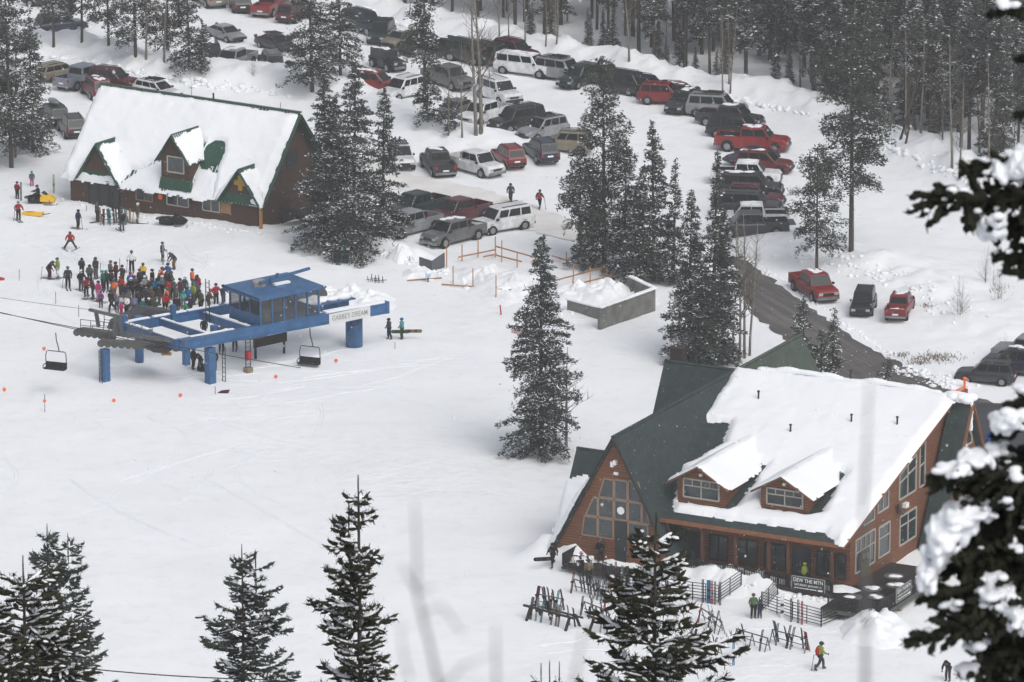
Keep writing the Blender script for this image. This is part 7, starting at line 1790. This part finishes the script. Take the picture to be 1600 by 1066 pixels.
# grey steel screen
r = empty('steel_screen', tuple(gz(655,418)), 0, 'grey folded steel screen standing at the left of the building site', 'screen'); o0 = gz(655,418)
A_ = np.zeros(3); B_ = gz(675,423)-o0; C_ = gz(695,418)-o0
b = MB(); b.prism([(0,0,-.2),(B_[0],B_[1]-.6,-.2),(B_[0],B_[1]-.6,1.0),(0,0,1.0)], (0,.06,0)); b.prism([(B_[0],B_[1]-.6,-.2),(C_[0],C_[1],-.2),(C_[0],C_[1],1.3),(B_[0],B_[1]-.6,1.0)], (0,.06,0)); b.build('sheet', mat('blue_grey_sheet', (.15,.165,.185), .6, metal=.2, var=.15), r)
r = empty('valve_box', tuple(gz(669,441)), 0, 'small pale blue box on a post in front of the steel screen', 'box'); b = MB(); b.box(-.25,.25,-.2,.2,.5,.85); b.build('box_body', mat('pale_blue', (.45,.55,.68), .6), r); b = MB(); b.box(-.05,.05,-.05,.05,-.3,.5); b.build('post', DKWOOD, r); b = MB(); b.ell((0,0,.9), (.32,.26,.16)); b.build('snow_cap', RSNOW, r, True)
for i, (x, y, lb) in enumerate(((583,440,'small dark ski tips sticking out of the snow left of the site'),(594,442,'small crossed dark poles in the snow left of the site'))):
    r = empty('snow_poles', tuple(gz(x, y)), 0, lb, 'poles'); b = MB()
    for k in range(5): b.bar((k*.18-.4, 0, -.1), (k*.18-.4+(.1 if k % 2 else -.12), 0, .5+.12*(k % 3)), .05)
    b.bar((-.6,0,.2),(.6,0,.26),.05); b.build('pole_cluster', DKMET, r)
# red netting and blue/white barrel near the lone fir
b = MB(); rg = random.Random(9)
p = gz(800,520); q = gz(832,528)
d = (q-p)
for i in range(9): b.bar((d[0]*i/8, d[1]*i/8, 0), (d[0]*i/8, d[1]*i/8, .5), .05)
for k in range(4): b.bar((0,0,.1+k*.13), (d[0], d[1], .1+k*.13), .05)
o = b.build('red_netting', mat('faded_red_net', (.5,.10,.12), .8), None, False, tuple(p)); tag(o, 'sagging red safety netting behind the lone fir', 'netting')
b = MB(); b.bar((0,0,0),(-.1,0,.9),.12,.06); o = b.build('red_post', RED, None, False, tuple(gz(783,492))); tag(o, 'short red post left of the lone fir', 'post')
r = empty('snow_barrel', tuple(gz(788,462)), 0, 'pale snow-covered machine with a red stripe left of the lone fir', 'machine'); b = MB(); b.box(-.6,.6,-.4,.4,-.2,.7); b.build('housing', mat('pale_blue_grey', (.40,.47,.55), .6), r); b = MB(); b.ell((0,0,.7), (.75,.5,.25)); b.build('snow_cap', RSNOW, r, True); b = MB(); b.bar((-.62,-.42,.5),(-.2,-.42,.75),.12,.05); b.build('stripe', RED, r)
# orange marker post with barrier by the road
r = empty('orange_post', tuple(gz(1507,607)), 0, 'bright orange post with a low orange barrier strip beside the dark SUV', 'marker post'); b = MB(); b.box(-.10,.10,-.10,.10,-.1,.85); b.build('post', ORANGE, r)
b = MB(); b.ell((0,0,.88), (.2,.17,.12)); b.build('post_cap', ORANGE, r); b = MB(); b.bar((0,0,.1),(-1.3,-1.9,.15),.10,.12); b.build('barrier_strip', ORANGE, r); b = MB(); b.bar((-1.3,-1.9,.12),(-1.9,-2.4,.12),.2,.25); b.build('strip_end', ORANGE, r)
r = empty('blue_tarp', tuple(gz(1547,692)), 0, 'dark blue tarp bundle beside the snowy mound at the wet car park', 'tarp'); b = MB(); rg = random.Random(4)
for i in range(6): b.ell((rg.uniform(-.2,.2), 0, .15+i*.17), (.32-.03*i,.28,.2), 0, 8, 6, .15, rg)
b.build('bundle', cloth('royal blue'), r, True)
# dead grass tufts poking through the roadside snow
gm = MB(); rg = random.Random(12)
for (cx, cy, rx, ry, n) in ((1462,560,38,8,330),(1435,566,20,5,120),(1408,556,16,4,60),(1450,478,14,4,30),(1560,452,22,6,40)):
    for i in range(n):
        q = gnd(cx+rg.gauss(0, .5)*rx, cy+rg.gauss(0, .5)*ry); a = rg.uniform(0, 6.28); l = rg.uniform(.06, .24)
        gm.bar(tuple(q-[0,0,.05]), (q[0]+math.cos(a)*l*.8, q[1]+math.sin(a)*l*.8, q[2]+l), .035, .02)
o = gm.build('dead_grass', mat('dead_grass', (.20,.15,.10), .9, var=.3)); o['kind'] = 'stuff'; tag(o, 'brown dead grass poking through the snow above the road bend', 'grass')
# lumps of ploughed snow along the banks
lm = MB(); rg = random.Random(21)
def lumps(pts, n, w, r0, r1, dx=0):
    for i in range(n):
        t = rg.random()*(len(pts)-1); k = int(t); f = t-k; x = pts[k][0]*(1-f)+pts[k+1][0]*f+rg.gauss(0, w); y = pts[k][1]*(1-f)+pts[k+1][1]*f+rg.gauss(0, w*.35)
        q = gnd(x, y); r = r0+(r1-r0)*rg.random()**2.6; lm.ell((q[0], q[1], q[2]+r*.15), (r*rg.uniform(.8,1.3), r*rg.uniform(.8,1.3), r*rg.uniform(.5,.9)), 0, 7, 5, .22, rg)
lumps([(1160,402),(1212,432),(1262,466),(1322,508),(1370,542),(1435,580),(1496,604)], 240, 3, .06, .2)
lumps([(1390,575),(1450,590),(1500,612)], 160, 10, .08, .28)
lumps([(1240,395),(1330,415),(1420,445),(1500,500)], 330, 26, .05, .26)
lumps([(560,18),(700,60),(870,98),(1050,140),(1260,178),(1400,235),(1560,305)], 420, 6, .12, .42)
lumps([(80,88),(200,112),(330,132),(450,148)], 200, 9, .12, .4)
lumps([(600,398),(660,410),(700,430)], 120, 7, .08, .3)
lumps([(690,440),(780,455),(860,470),(900,505)], 160, 12, .07, .26)
lumps([(100,310),(200,335),(300,350),(420,366)], 120, 5, .08, .24)
lumps([(960,895),(1100,912),(1180,918)], 90, 4, .07, .22); lumps([(1200,928),(1330,942)], 80, 4, .07, .22)
lumps([(1320,950),(1350,975),(1400,990)], 80, 8, .08, .3)
o = lm.build('snow_clods', RSNOW, None, True); o['kind'] = 'stuff'; tag(o, 'loose clods of ploughed snow along the banks', 'snow')
# ski and boot tracks: shallow grooves pressed in the slope as thin darker ridges
tk = MB(); rg = random.Random(31)
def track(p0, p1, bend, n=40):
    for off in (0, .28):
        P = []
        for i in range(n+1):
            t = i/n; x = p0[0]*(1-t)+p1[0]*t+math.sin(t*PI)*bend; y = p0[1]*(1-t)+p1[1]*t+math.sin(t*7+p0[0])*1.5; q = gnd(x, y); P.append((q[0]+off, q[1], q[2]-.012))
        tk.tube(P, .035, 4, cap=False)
for i in range(26):
    x0 = rg.uniform(20, 400); y0 = rg.uniform(370, 470); track((x0, y0), (x0+rg.uniform(-120, 120), y0+rg.uniform(15, 60)), rg.uniform(-30, 30))
for i in range(16):
    x0 = rg.uniform(260, 620); y0 = rg.uniform(560, 640); track((x0, y0), (x0+rg.uniform(80, 260), y0+rg.uniform(-50, 20)), rg.uniform(-30, 30))
for i in range(34):
    x0 = rg.uniform(60, 330); y0 = rg.uniform(380, 470); track((x0, y0), (x0+rg.uniform(-60, 60), y0+rg.uniform(8, 40)), rg.uniform(-12, 12), 20)
for i in range(14):
    x0 = rg.uniform(-20, 500); y0 = rg.uniform(640, 800); track((x0, y0), (x0+rg.uniform(-160, 220), y0+rg.uniform(-90, 120)), rg.uniform(-40, 40))
for i in range(10):
    x0 = rg.uniform(820, 1250); y0 = rg.uniform(960, 1050); track((x0, y0), (x0+rg.uniform(60, 200), y0+rg.uniform(-20, 20)), rg.uniform(-20, 20))
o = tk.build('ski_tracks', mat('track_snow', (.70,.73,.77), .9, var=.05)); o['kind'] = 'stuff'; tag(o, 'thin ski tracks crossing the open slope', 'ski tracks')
# power lines at the bottom left
def line2(a, b_, d0, d1, label):
    p = at_d(a[0], a[1], d0); q = at_d(b_[0], b_[1], d1); b = MB(); b.tube([p+(q-p)*t+np.array([0,0,-.25*4*t*(1-t)]) for t in np.linspace(0, 1, 16)], .028, 5); o = b.build('cable', DKMET); tag(o, label, 'cable')
line2((-60,1018), (420,1062), 240, 240, 'upper thin cable crossing the bottom left between spruces')
line2((-60,1040), (420,1085), 240, 240, 'lower thin cable crossing the bottom left between spruces')
# ================================================================== falling snow, haze
def flakes():
    nr = np.random.RandomState(7); N = 17000
    d = 30+(430-30)*nr.rand(N)**.6; px = nr.uniform(-120, 1720, N); py = nr.uniform(-120, 1180, N)
    u = (px-800)/FPX; v = (533-py)/FPX
    P = np.stack([u*d, (cP+v*sP)*d, CAMH+(-sP+v*cP)*d], 1)
    P = P[P[:, 2] > hgt(P[:, 0], P[:, 1])+.3]; N = len(P)
    r = nr.uniform(.005, .011, N); D = np.array([[1,0,0],[-1,0,0],[0,1,0],[0,-1,0],[0,0,1.2],[0,0,-1.2]])
    V = (P[:, None, :]+D[None]*r[:, None, None]).reshape(-1, 3); f = np.array([[0,2,4],[2,1,4],[1,3,4],[3,0,4],[2,0,5],[1,2,5],[3,1,5],[0,3,5]])
    F = (np.arange(N)[:, None, None]*6+f[None]).reshape(-1, 3)
    o = link('falling_snow', npmesh('falling_snow', V, F, [TSNOW])); o['kind'] = 'stuff'; tag(o, 'small snowflakes falling through the whole view', 'falling snow')
flakes()
hb_ = MB(); hb_.box(-1110, 1110, -410, 1410, -8, 172)
hm = bpy.data.materials.new('haze_air'); hm.use_nodes = True; hn = hm.node_tree; hn.nodes.clear()
pv = hn.nodes.new('ShaderNodeVolumePrincipled'); pv.inputs['Color'].default_value = (.93,.95,.97,1); pv.inputs['Density'].default_value = HAZE; pv.inputs['Anisotropy'].default_value = 0.0
ho = hn.nodes.new('ShaderNodeOutputMaterial'); hn.links.new(pv.outputs[0], ho.inputs['Volume'])
hz_o = hb_.build('haze', hm); hz_o['kind'] = 'stuff'; tag(hz_o, 'pale snowy air filling the valley', 'haze')
# ------------------------------------------------------------------ labels: single out look-alikes by their place from left to right
ORD = ['leftmost', 'second from left', 'third from left', 'fourth from left', 'fifth from left', 'sixth from left', 'seventh from left', 'eighth from left', 'ninth from left', 'tenth from left']
bpy.context.view_layer.update()
for lb, L in list(LABELS.items()):
    L = [o for o in L if o.name in bpy.data.objects]
    if len(L) < 2: continue
    L.sort(key=lambda o: proj(o.matrix_world.translation)[0]); n = len(L)
    if ('of forest' in lb or 'at forest edge' in lb) and len(L) > 6: continue
    for i, o in enumerate(L):
        if n <= 10: w_ = ORD[i] if i < n-1 or n > 3 else 'rightmost'
        else: w_ = ORD[i] if i < 10 else {n-1: 'rightmost'}.get(i, '%dth from left' % (i+1))
        if i == n-1: w_ = 'rightmost'
        o['label'] = lb.replace(' in the lift queue', ' in queue')+', '+w_

for o in C.objects:
    if o.parent is None and 'label' in o and len(o['label'].replace('-', ' ').split()) > 16: print('LONG', o.name, o['label'])
